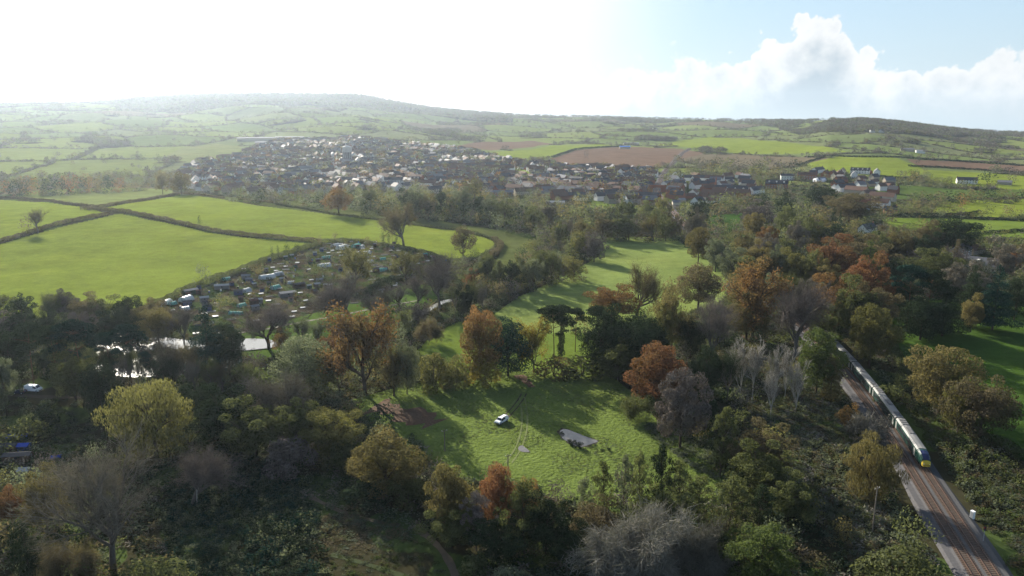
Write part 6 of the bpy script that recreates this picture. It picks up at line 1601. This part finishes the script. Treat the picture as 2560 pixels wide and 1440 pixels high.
# ================================================================== houses
WALLS = {'white': ('white rendered', plain('render_white', (0.66, 0.65, 0.62), var=.08)), 'cream': ('cream rendered', plain('render_cream', (0.50, 0.44, 0.35), var=.1)),
         'brick': ('red brick', plain('brick_red', (0.23, 0.105, 0.07), var=.25, scale=4)), 'stone': ('pale stone', plain('stone_pale', (0.33, 0.29, 0.23), var=.2, scale=3)), 'blue': ('pale blue', plain('render_blue', (0.42, 0.50, 0.56), var=.08))}
ROOFS = {'slate': ('dark slate', plain('roof_slate', (0.068, 0.066, 0.072), .75, .12, .3, .8)), 'tile': ('brown tiled', plain('roof_tile', (0.125, 0.076, 0.058), .85, .08, .3, .8)),
         'grey': ('grey', plain('roof_grey', (0.15, 0.15, 0.16), .85, .04, .2)), 'pale': ('pale metal', plain('roof_pale', (0.22, 0.225, 0.23), .8, .04, .15)), 'bluetin': ('bright blue', plain('roof_blue', (0.05, 0.16, 0.48), .5))}
M_WIN = plain('window_glass', (0.03, 0.035, 0.04), .1, .6, .05); M_WFRAME = plain('window_frame', (.7, .7, .7), .5)
def gable_walls(mb, L, Wd, He, Hr):
    x, y = L / 2, Wd / 2
    V = [(-x, -y, -.6), (x, -y, -.6), (x, y, -.6), (-x, y, -.6), (-x, -y, He), (x, -y, He), (x, y, He), (-x, y, He), (-x, 0, Hr), (x, 0, Hr)]
    return mb.add(V, [(0, 1, 5, 4), (2, 3, 7, 6), (1, 2, 6, 9, 5), (3, 0, 4, 8, 7), (3, 2, 1, 0)])
def gable_roof(mb, L, Wd, He, Hr, o=.35, t=.18):
    x = L / 2 + o; y = Wd / 2; s = (Hr - He) / y; ye = y + o; ze = He - s * o
    for sg in (-1, 1):
        V = [(-x, sg * ye, ze + .02), (x, sg * ye, ze + .02), (x, 0, Hr + .02), (-x, 0, Hr + .02), (-x, sg * ye, ze + t), (x, sg * ye, ze + t), (x, 0, Hr + t), (-x, 0, Hr + t)]
        mb.add(V, [(0, 1, 2, 3), (4, 5, 6, 7), (0, 1, 5, 4), (1, 2, 6, 5), (3, 0, 4, 7)])
    return mb
def house(name, loc, rz, L, Wd, He, Hr, wall, roof, label, cat_='house', group=None, chim=1, win=False, dorm=0, gables=0):
    e = empty(name, loc, rz, label, cat_, group)
    w = gable_walls(MB(), L, Wd, He, Hr).build('walls', WALLS[wall][1], e)
    r = gable_roof(MB(), L, Wd, He, Hr).build('roof', ROOFS[roof][1], e)
    for k in range(chim):
        cx = (L / 2 - .6) * (1 - 2 * (k + (.0 if chim > 1 else 0)) / max(chim - 1, 1)) if chim > 1 else L / 2 - .6
        c = MB(); c.box((cx, 0, Hr + .55), (.7, .9, 1.5)); c.tube((cx, .2, Hr + 1.3), (cx, .2, Hr + 1.65), .13, .11, 6); c.tube((cx, -.2, Hr + 1.3), (cx, -.2, Hr + 1.65), .13, .11, 6); c.build('chimney', WALLS['brick'][1], r)
    if win:
        n_ = max(2, int(L / 3.2)); fl = 2 if He > 4 else 1
        for sg in (-1, 1):
            for f in range(fl):
                for k in range(n_):
                    cx = -L / 2 + L * (k + .5) / n_; cz = 1.5 + f * 2.6
                    b = MB(); b.box((cx, sg * (Wd / 2 + .02), cz), (1.3, .08, 1.3)); fr = b.build('window', M_WFRAME, e)
                    b = MB(); b.box((cx, sg * (Wd / 2 + .07), cz), (1.08, .03, 1.08)); b.build('pane', M_WIN, fr)
        b = MB(); b.box((.2, -(Wd / 2 + .03), 1.02), (.95, .06, 2.05)); b.build('door', M_PLAST, e)
    for k in range(dorm):
        cx = -L / 2 + L * (k + .5) / dorm
        b = MB(); b.box((cx, -Wd * .30, He + (Hr - He) * .55), (1.6, Wd * .3, 1.5)); b.build('dormer', WALLS['white'][1], r)
    for k in range(gables):
        cx = -L / 2 + L * (k + .5) / gables; g = MB(); gw = L / gables * .42; yy = -Wd / 2 - 1.4
        g.add([(cx - gw / 2, yy, 0), (cx + gw / 2, yy, 0), (cx + gw / 2, yy, He), (cx - gw / 2, yy, He), (cx, yy, He + gw * .55), (cx - gw / 2, 0, He), (cx + gw / 2, 0, He), (cx, 0, He + gw * .55), (cx - gw / 2, -Wd / 2, 0), (cx + gw / 2, -Wd / 2, 0)],
              [(0, 1, 2, 4, 3), (1, 9, 6, 2), (0, 3, 5, 8)]); g.build('gable_front', WALLS['white'][1], e)
        g = MB(); g.add([(cx - gw / 2 - .3, yy - .3, He - .2), (cx, yy - .3, He + gw * .55 + .1), (cx, 0, He + gw * .55 + .1), (cx - gw / 2 - .3, 0, He - .2)], [(0, 1, 2, 3)]); g.add([(cx + gw / 2 + .3, yy - .3, He - .2), (cx, yy - .3, He + gw * .55 + .1), (cx, 0, He + gw * .55 + .1), (cx + gw / 2 + .3, 0, He - .2)], [(0, 1, 2, 3)]); g.build('gable_roof', ROOFS[roof][1], r)
    return e
hp = []
for q in HOUSES:
    px, py, Lp, Wd, He, Hr, turn, wall, roof, lab, ch, wi, do, ga = q
    p = hit(px, py); hp.append(p[:2]); vis = max(.35, abs(math.cos(R(turn))))
    L = max(Wd * .9, Lp * mpp(p) / vis)
    cat_ = 'barn' if 'barn' in lab else 'factory' if 'factory' in lab or 'warehouse' in lab else 'house'
    house({'barn': 'barn', 'factory': 'factory_shed'}.get(cat_, 'house'), p, R(turn) - math.atan2(p[0], p[1]), L, Wd, He, Hr, wall, roof, lab, cat_, None, ch, bool(wi), do, ga)
hp = np.array(hp)
# --- the rest of the town, street by street
HR = np.random.default_rng(77); hg = {}; town = []
lo, hi_ = TOWN.min(0), TOWN.max(0)
hl = [math.hypot(*p) for p in hp]
for x, y in HR.uniform(lo, hi_, (60000, 2)):
    if not inside(TOWN, np.array([x]), np.array([y]))[0]: continue
    if any(inside(f[3], np.array([x]), np.array([y]))[0] for f in FIELDS if f[3][:, 1].min() < y < f[3][:, 1].max()): continue
    if abs(x - RAILX(y)) < 14 or (np.hypot(hp[:, 0] - x, hp[:, 1] - y) < 17).any(): continue
    k = (int(x // 20), int(y // 20))
    if any((u - x) ** 2 + (v - y) ** 2 < 17.5 ** 2 for a in (-1, 0, 1) for b in (-1, 0, 1) for u, v in hg.get((k[0] + a, k[1] + b), ())): continue
    hg.setdefault(k, []).append((x, y)); town.append((x, y))
VILLAGES = [poly([(1660, 442), (1880, 446), (1900, 496), (1710, 520), (1680, 500)]), poly([(1990, 440), (2200, 434), (2250, 470), (2230, 500), (2190, 540), (2140, 500), (2080, 462)]), poly([(1480, 470), (1640, 455), (1660, 505), (1560, 505), (1480, 500)])]
for VP in VILLAGES:
    n0 = 0
    for x, y in HR.uniform(VP.min(0), VP.max(0), (1500, 2)):
        if n0 > 26 or not inside(VP, np.array([x]), np.array([y]))[0] or abs(x - RAILX(y)) < 12 or (np.hypot(hp[:, 0] - x, hp[:, 1] - y) < 16).any() or before_house(x, y, 24): continue
        k = (int(x // 20), int(y // 20))
        if any((u - x) ** 2 + (v - y) ** 2 < 18 ** 2 for a in (-1, 0, 1) for b in (-1, 0, 1) for u, v in hg.get((k[0] + a, k[1] + b), ())): continue
        hg.setdefault(k, []).append((x, y)); town.append((x, y)); n0 += 1
town.sort(key=lambda q: math.hypot(*q))
print('TOWN', len(town))
KINDS = [(11, 8, 5.2, 9.0), (16, 8.5, 5.4, 9.4), (26, 8.5, 5.4, 9.4), (13, 9, 3.2, 6.4)]
proto = {}; bulk = {}
for i, (x, y) in enumerate(town):
    z = float(hgt(x, y)); rz = (math.sin(math.floor(x / 130) * 3.3 + math.floor(y / 150) * 5.1) * 1.2) + (math.pi / 2 if HR.random() < .25 else 0) + HR.normal() * .06
    kd = HR.integers(4); wl_ = ['white', 'brick', 'cream', 'white', 'brick', 'stone'][HR.integers(6)]; rf = ['slate', 'tile', 'slate', 'tile', 'tile', 'grey'][HR.integers(6)]
    L, Wd, He, Hr = KINDS[kd]
    if i < 205:
        key = (kd, wl_, rf)
        nm = ['house', 'house', 'terrace', 'bungalow'][kd]
        lab = WALLS[wl_][0] + ' ' + ['small house', 'wide house', 'short terrace', 'bungalow'][kd] + ' with a ' + ROOFS[rf][0] + ' roof among town and village streets'
        if key not in proto: proto[key] = o = house(nm, (x, y, z), rz, L, Wd, He, Hr, wl_, rf, lab, 'house', 'houses crowding the town', 1 if kd != 3 else 0)
        else:
            o = copy_tree(proto[key]); o.location = (x, y, z); o.rotation_euler.z = rz
    else:
        B = bulk.setdefault('b', MB()); c, s = math.cos(rz), math.sin(rz)
        for fn, mi in ((gable_walls, list(WALLS).index(wl_)), (gable_roof, len(WALLS) + list(ROOFS).index(rf))):
            t = fn(MB(), L, Wd, He, Hr); B.add([(x + a * c - b * s, y + a * s + b * c, z + d) for a, b, d in t.v], t.f, mi)
if 'b' in bulk: bulk['b'].build('far_houses', [w[1] for w in WALLS.values()] + [r_[1] for r_ in ROOFS.values()], label='hundreds of far roofs of the town fading into the haze', cat='houses', kind='stuff')
# trees and gardens of the town
q = sample_poly(TOWN, 22000); z = hgt(q[:, 0], q[:, 1]); far_ = np.hypot(q[:, 0], q[:, 1])
keep = HR.uniform(0, 1, len(q)) < .30; q, z = q[keep], z[keep]
tcol = [CI[c] for c in ('grey', 'olive', 'gold', 'sage', 'orange', 'olive', 'sage', 'mauve', 'grey', 'grey', 'lime')]
it = []
for (x, y), zz in zip(q, z):
    if np.hypot(hp[:, 0] - x, hp[:, 1] - y).min() < 11 or abs(x - RAILX(y)) < 9 or before_house(x, y, 26): continue
    if any(inside(f[3], np.array([x]), np.array([y]))[0] for f in FIELDS if f[3][:, 1].min() < y < f[3][:, 1].max()): continue
    h = HR.uniform(4, 7) if HR.random() < .45 else HR.uniform(8, 15)
    it.append((x, y, zz - .2, h, h * HR.uniform(.7, 1.1), tcol[HR.integers(len(tcol))], HR.integers(5)))
scatter('town_greenery', it, 'garden trees and hedges scattered through the town', 'trees', CM, 60, .08)

# --- water tower, chimney, railway bridge, marquee
M_CONC = plain('concrete_pale', (0.44, 0.43, 0.40), var=.15, scale=.6); M_SHADOWGAP = plain('shade_and_door_grey', (0.16, 0.155, 0.15))  # second grey stands in for shade behind the tower pillars; also colours doors
p = hit(869, 408); e = empty('water_tower', p, .2, 'pale concrete water tower rising above the town roofs', 'water tower'); Ht = top_height(p, 869, 364); rt = 12 * mpp(p)
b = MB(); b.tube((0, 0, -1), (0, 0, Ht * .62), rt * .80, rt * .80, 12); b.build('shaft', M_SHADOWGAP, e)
for k in range(12):
    a = k * math.pi / 6; b = MB(); b.box((math.cos(a) * rt * .88, math.sin(a) * rt * .88, Ht * .31), (.9, .9, Ht * .64), 0, a); b.build('pillar', M_CONC, e)
b = MB(); b.tube((0, 0, Ht * .63), (0, 0, Ht * .92), rt, rt, 24); b.build('tank', M_CONC, e)
b = MB(); b.tube((0, 0, Ht * .925), (0, 0, Ht), rt * 1.05, rt * .35, 24); b.build('roof', M_CONC, e)
p = hit(1789, 474); Ht = top_height(p, 1789, 444); e = empty('chimney_stack', p, 0, 'tall brick chimney stack beside the gabled terrace', 'chimney')
b = MB(); b.tube((0, 0, -.5), (0, 0, Ht), 1.1, .75, 12); b.build('shaft', WALLS['brick'][1], e); b = MB(); b.tube((0, 0, Ht - .7), (0, 0, Ht + .1), .95, .95, 12); b.build('cap', WALLS['brick'][1], e)
pb_, an = rail_at(float(np.interp(925, ys, RLEN)))
e = empty('railway_bridge', pb_, an - math.pi / 2, 'brick road bridge crossing over the railway', 'bridge')
arch = [(-11, 0), (-11, 7), (11, 7), (11, 0), (5, 0), (5, 3)] + [(5 * math.cos(t), 3 + 3 * math.sin(t)) for t in np.linspace(.2, math.pi - .2, 9)] + [(-5, 3), (-5, 0)]
b = MB()
for yy in (-3.2, 3.2):
    top_ = [(x, yy, z) for x, z in arch]
    n_ = len(arch); b.loft([[(x, yy - .3, z - .6) for x, z in arch], [(x, yy + .3, z - .6) for x, z in arch]])
b.build('arch_wall', WALLS['brick'][1], e)
b = MB(); b.box((0, 0, 6.15), (22, 5.7, .4)); b.build('deck', M_CONC, e)
for yy in (-3.2, 3.2):
    b = MB(); b.box((0, yy, 7.0), (22, .5, 1.15)); b.build('parapet', WALLS['brick'][1], e)
p = hit(2048, 455); e = empty('marquee', p, .2, 'white domed marquee in front of the brick estate houses', 'tent')
b = MB(); L = 26 * mpp(p)
b.loft([[(x, y * 4.5, z * 5) for y, z in ((-1, 0), (-1, .55), (-.6, .9), (0, 1), (.6, .9), (1, .55), (1, 0))] for x in (-L / 2, L / 2)]); b.build('canopy', M_WHITE, e)
b = MB(); b.box((-L / 2 - .05, 0, 1.4), (.08, 3, 2.6)); b.build('doorway', M_SHADOWGAP, e)

# ================================================================== allotments
M_POLY = plain('tunnel_white', (0.46, 0.47, 0.44), .35, .5, .1); M_NETG = plain('net_teal', (0.10, 0.30, 0.24), .6); M_POLYD = plain('tunnel_grey', (0.34, 0.36, 0.36), .5)
M_SHEDW = [plain('shed_brown', (0.09, 0.06, 0.045)), plain('shed_grey', (0.16, 0.15, 0.14)), plain('shed_blue', (0.045, 0.065, 0.13)), plain('shed_green', (0.04, 0.075, 0.05))]
M_SHEDR = [plain('felt_grey', (0.15, 0.155, 0.165), .6), plain('felt_dark', (0.06, 0.06, 0.065), .7), plain('tin_pale', (0.30, 0.30, 0.29), .4), plain('felt_rust', (0.15, 0.085, 0.065), .7)]
M_TARP = plain('blue_tarpaulin', (0.035, 0.07, 0.32), .5); M_HOOP = plain('hoop_metal', (.35, .35, .36), .5)
def tunnel(px, py, Lp, turn, h, mat_, label):
    p = hit(px, py); L = max(2.2, Lp * mpp(p) / max(.4, abs(math.cos(R(turn))))); r_ = h * .95
    e = empty('polytunnel', p, R(turn) - math.atan2(p[0], p[1]), label, 'polytunnel', 'polytunnels of the allotments')
    sec = [(math.cos(t) * r_, math.sin(t) * h) for t in np.linspace(0, math.pi, 11)]
    sag = lambda k: 1 - .04 * (k % 2)
    b = MB(); b.loft([[(x, y * sag(k), z * sag(k) - .02) for y, z in sec] for k, x in enumerate(np.linspace(-L / 2, L / 2, 7))]); b.build('cover', mat_, e, smooth=False)
    for x in np.linspace(-L / 2, L / 2, 4):
        b = MB()
        for (y0, z0), (y1, z1) in zip(sec[:-1], sec[1:]): b.tube((x, y0 * 1.02, z0 * 1.02), (x, y1 * 1.02, z1 * 1.02), .04, .04, 5)
        b.build('hoop', M_HOOP, e)
    b = MB(); b.box((-L / 2 - .03, 0, h * .42), (.05, .9, h * .8)); b.build('door', M_POLYD, e)
TUN = [(668, 696, 34, 22, 2.3, 'w', 'longest white polytunnel in the middle of the allotments'), (811, 667, 28, 24, 2.1, 'w', 'long white polytunnel beside the central olive bush'),
 (855, 622, 17, 60, 2.6, 'w', 'bright domed polytunnel near the top hedge'), (839, 617, 14, 50, 2.2, 'd', 'greyish polytunnel touching the bright domed one'), (891, 617, 13, 60, 2.2, 'g', 'teal netted tunnel near the top hedge'),
 (904, 619, 7, 70, 1.7, 'w', 'tiny white tunnel next to the teal netted one'), (917, 634, 16, 20, 1.8, 'w', 'low white tunnel behind the pale yellow willow'), (815, 646, 18, 20, 1.7, 'g', 'pale teal tunnel above the long white one'),
 (696, 688, 18, 30, 2.0, 'd', 'grey green tunnel joined to the longest white one'), (417, 758, 14, 60, 1.8, 'w', 'rounded white tunnel at the lowest corner of the plots'), (432, 761, 13, 40, 1.4, 'g', 'small teal cloche tunnel beside the rounded white one'),
 (689, 722, 16, 40, 2.0, 'g', 'mint green tunnel among the sheds'), (616, 730, 14, 50, 2.0, 'd', 'pale fruit cage between the sheds'), (957, 677, 18, 20, 1.8, 'g', 'bright teal tunnel beyond the pale yellow willow'),
 (957, 649, 14, 10, 1.4, 'g', 'flat teal net near the tall bare ash'), (1066, 638, 12, 30, 1.6, 'g', 'lone mint tunnel near the russet oak'), (604, 766, 16, 40, 1.5, 'g', 'teal tunnel close to the pond trees'),
 (590, 785, 30, -25, 1.3, 'g', 'long collapsed teal tunnel nearest the forked willow'), (463, 775, 18, 20, 1.7, 'w', 'white tunnel half hidden by the golden brown oak'), (566, 700, 18, 20, 1.6, 'g', 'dark teal tunnel by the meadow hedge'), (924, 656, 12, 40, 1.7, 'd', 'grey dome tunnel behind the pale yellow willow'),
 (727, 709, 16, 10, 1.5, 'd', 'grey low tunnel beside the mint green one'), (466, 752, 20, 50, 2.4, 'w', 'cream tunnel standing behind the blue shed')]
for a in TUN: tunnel(*a[:5], {'w': M_POLY, 'g': M_NETG, 'd': M_POLYD}[a[5]], a[6])
def shed(name, p, rz, L, Wd, He, Hr, wm, rm, label, group='sheds of the allotments'):
    e = empty(name, p, rz, label, 'shed', group)
    x, y = L / 2, Wd / 2
    MB().add([(-x, -y, -.1), (x, -y, -.1), (x, y, -.1), (-x, y, -.1), (-x, -y, He), (x, -y, He), (x, y, He), (-x, y, He), (-x, 0, Hr), (x, 0, Hr)], [(0, 1, 5, 4), (2, 3, 7, 6), (1, 2, 6, 9, 5), (3, 0, 4, 8, 7)]).build('walls', wm, e)
    gable_roof(MB(), L, Wd, He, Hr, .15, .08).build('roof', rm, e)
    b = MB(); b.box((x + .02, 0, .9), (.04, .75, 1.75)); b.build('door', M_SHADOWGAP, e); b = MB(); b.box((0, -y - .02, 1.3), (.7, .04, .5)); b.build('window', M_WIN, e)
    return e
SH = np.random.default_rng(5)
for px, py, L, Wd, w_, r_, lab in [(615, 697, 4.5, 3, 1, 0, 'grey roofed shed just under the meadow hedge'), (623, 706, 3.6, 2.6, 2, 0, 'grey roofed blue shed below the meadow hedge'), (799, 707, 3.4, 2.4, 1, 0, 'grey topped hut beside the yellow willow bushes'),
        (793, 718, 3.2, 2.6, 0, 2, 'pale topped hut just below another grey topped hut'), (635, 760, 3.6, 2.8, 0, 3, 'dark brown shed beside the teal tunnel'), (648, 758, 3, 2.4, 1, 2, 'pale roofed shed joined to the dark brown one'),
        (469, 764, 4, 3, 2, 1, 'dark blue shed in front of the cream tunnel'), (518, 776, 4, 2.6, 2, 1, 'low dark blue shed beside the golden brown oak'), (638, 775, 3.4, 2.4, 1, 0, 'small grey shed nearest the forked willow'),
        (748, 718, 6, 3, 0, 1, 'long dark open shed in the middle plots'), (719, 740, 8, 4.5, 1, 0, 'largest grey roof of the allotments'), (596, 736, 4, 3, 2, 1, 'navy shed beside the yellow green bush'),
        (555, 722, 7, 3, 1, 2, 'long white sheeted frame beside the meadow hedge'), (476, 734, 7, 3.5, 3, 0, 'wide netted frame at the meadow hedge corner'), (511, 753, 4, 2.6, 1, 2, 'white roofed shed among the lowest plots'), (1062, 645, 3, 2.4, 0, 1, 'dark shed near the russet oak'), (939, 680, 3.4, 2.4, 0, 1, 'dark shed beside the bright teal tunnel')]:
    p = hit(px, py); shed('shed', p, .5 + SH.normal() * .2, L, Wd, 1.9, 2.5, M_SHEDW[w_], M_SHEDR[r_], lab)
AP = FIELDS[8][3]; q = sample_poly(AP, 900); used_ = []
cnt = [0, 0, 0, 0]
M_FRAME = plain('cold_frame_glass', (.22, .24, .25), .35, .3, .05); M_BUTT = [plain('butt_blue', (.04, .10, .30), .5), plain('butt_white', (.6, .6, .58), .5), plain('butt_black', (.03, .03, .03), .5)]
SADJ = ['brown', 'weathered grey', 'blue', 'green']; RADJ = ['grey felt', 'dark felt', 'pale tin', 'rusty felt']; first = {}
def place(key, maker, p, rz):
    if key not in first: first[key] = maker()
    else:
        o = copy_tree(first[key]); o.location = p; o.rotation_euler.z = rz
for x, y in q:
    if any((u - x) ** 2 + (v - y) ** 2 < 20 for u, v in used_): continue
    z = float(hgt(x, y)); p = (x, y, z); used_.append((x, y)); u = SH.random(); rz = .5 + SH.normal() * .15
    if u < .20:
        a, b_ = SH.integers(4), SH.integers(4)
        place(('s', a, b_), lambda: shed('shed', p, rz, 2.2, 1.7, 1.7, 2.15, M_SHEDW[a], M_SHEDR[b_], SADJ[a] + ' garden shed with a ' + RADJ[b_] + ' roof between the vegetable plots'), p, rz)
    elif u < .36:
        def mk():
            e = empty('cold_frame', p, rz, 'low glass cold frame glinting between vegetable plots', 'cold frame', 'cold frames of the allotments')
            MB().box((0, 0, .25), (2.4, 1.2, .5)).build('box', M_SHEDW[1], e); t = MB(); t.add([(-1.2, -.62, .53), (1.2, -.62, .53), (1.2, .62, .72), (-1.2, .62, .72)], [(0, 1, 2, 3)]); t.build('lid', M_FRAME, e); return e
        place('c', mk, p, rz)
    elif u < .52:
        k = SH.integers(3)
        def mk():
            e = empty('water_butt', p, rz, ['blue', 'white', 'black'][k] + ' water butt standing between vegetable plots', 'water butt', 'water butts of the allotments')
            MB().tube((0, 0, 0), (0, 0, 1.0), .42, .38, 12).build('barrel', M_BUTT[k], e); MB().tube((0, 0, 1.0), (0, 0, 1.06), .43, .43, 12).build('lid', M_BUTT[2], e); return e
        place(('b', k), mk, p, rz)
    elif u < .70:
        def mk():
            e = empty('raised_bed', p, rz, 'raised bed edged with pale boards', 'raised bed', 'raised beds of the allotments')
            f_ = MB(); 
            for sx in (-1, 1): f_.box((sx * 1.8, 0, .15), (.08, 1.5, .34)); f_.box((0, sx * .75, .15), (3.5, .08, .34))
            f_.build('boards', M_SHEDR[2], e); MB().box((0, 0, .1), (3.5, 1.4, .2)).build('soil', M_EARTH, e); return e
        place('r', mk, p, rz)
q = sample_poly(AP, 3800); z = hgt(q[:, 0], q[:, 1]); vc = [CI[c] for c in ('olive', 'green', 'sage', 'brown', 'lime', 'dark', 'gold', 'grey')]
it = [(x, y, zz - .1, SH.uniform(.4, 1.6) if SH.random() < .85 else SH.uniform(2, 4.5), SH.uniform(1, 3), vc[SH.integers(8)], 4) for (x, y), zz in zip(q, z)]
scatter('vegetable_plants', it, 'vegetables, canes, fruit bushes and weeds of the allotments', 'vegetables', CM, 60, .09, shq=50, shs=.1)
# garden sheds in the shaded near corner
for px, py, L, Wd, rz, w_, rm, lab in [(48, 1104, 5, 2.4, .2, 3, M_TARP, 'garden shed under a bright blue tarpaulin'), (62, 1128, 2.6, 2.2, .1, 2, M_TARP, 'small hut with a torn blue sheet'), (46, 1152, 6.5, 2.6, .15, 0, M_SHEDR[1], 'long dark shed with one pale roof panel'),
        (64, 1190, 2.6, 2.2, .1, 1, M_SHEDR[2], 'little hut with a pale corrugated roof'), (20, 1128, 5, 2.4, .15, 0, M_SHEDR[1], 'dark lean to shed at the edge of the view'), (141, 1146, 2.2, 1.6, .4, 2, M_TARP, 'low blue covered heap beside the brambles')]:
    shed('shed', hit(px, py), rz, L, Wd, 1.8 if 'heap' not in lab else .5, 2.3 if 'heap' not in lab else .9, M_SHEDW[w_], rm, lab, 'sheds of the corner garden')
# ================================================================== haze: pale air that the far hills fade into
m, n, l = mat_new('haze_air')
pv = nd(n, 'ShaderNodeVolumePrincipled')
pv.inputs['Color'].default_value = (0.70, 0.83, 1.0, 1)
pv.inputs['Density'].default_value = 0.000037
pv.inputs['Anisotropy'].default_value = 0.58
o = nd(n, 'ShaderNodeOutputMaterial'); l.new(pv.outputs[0], o.inputs['Volume'])
hx0, hx1, hy0, hy1, hz0, hz1 = -6700, 6700, -60, 6700, -32, 330
V = np.array([(x, y, z) for z in (hz0, hz1) for y in (hy0, hy1) for x in (hx0, hx1)], float)
Fq = np.array([(0, 2, 3, 1), (4, 5, 7, 6), (0, 1, 5, 4), (2, 6, 7, 3), (0, 4, 6, 2), (1, 3, 7, 5)])
link('haze', np_mesh('haze', V, Fq, [m]), label='thin bright autumn haze over the whole valley', cat='haze', kind='stuff')
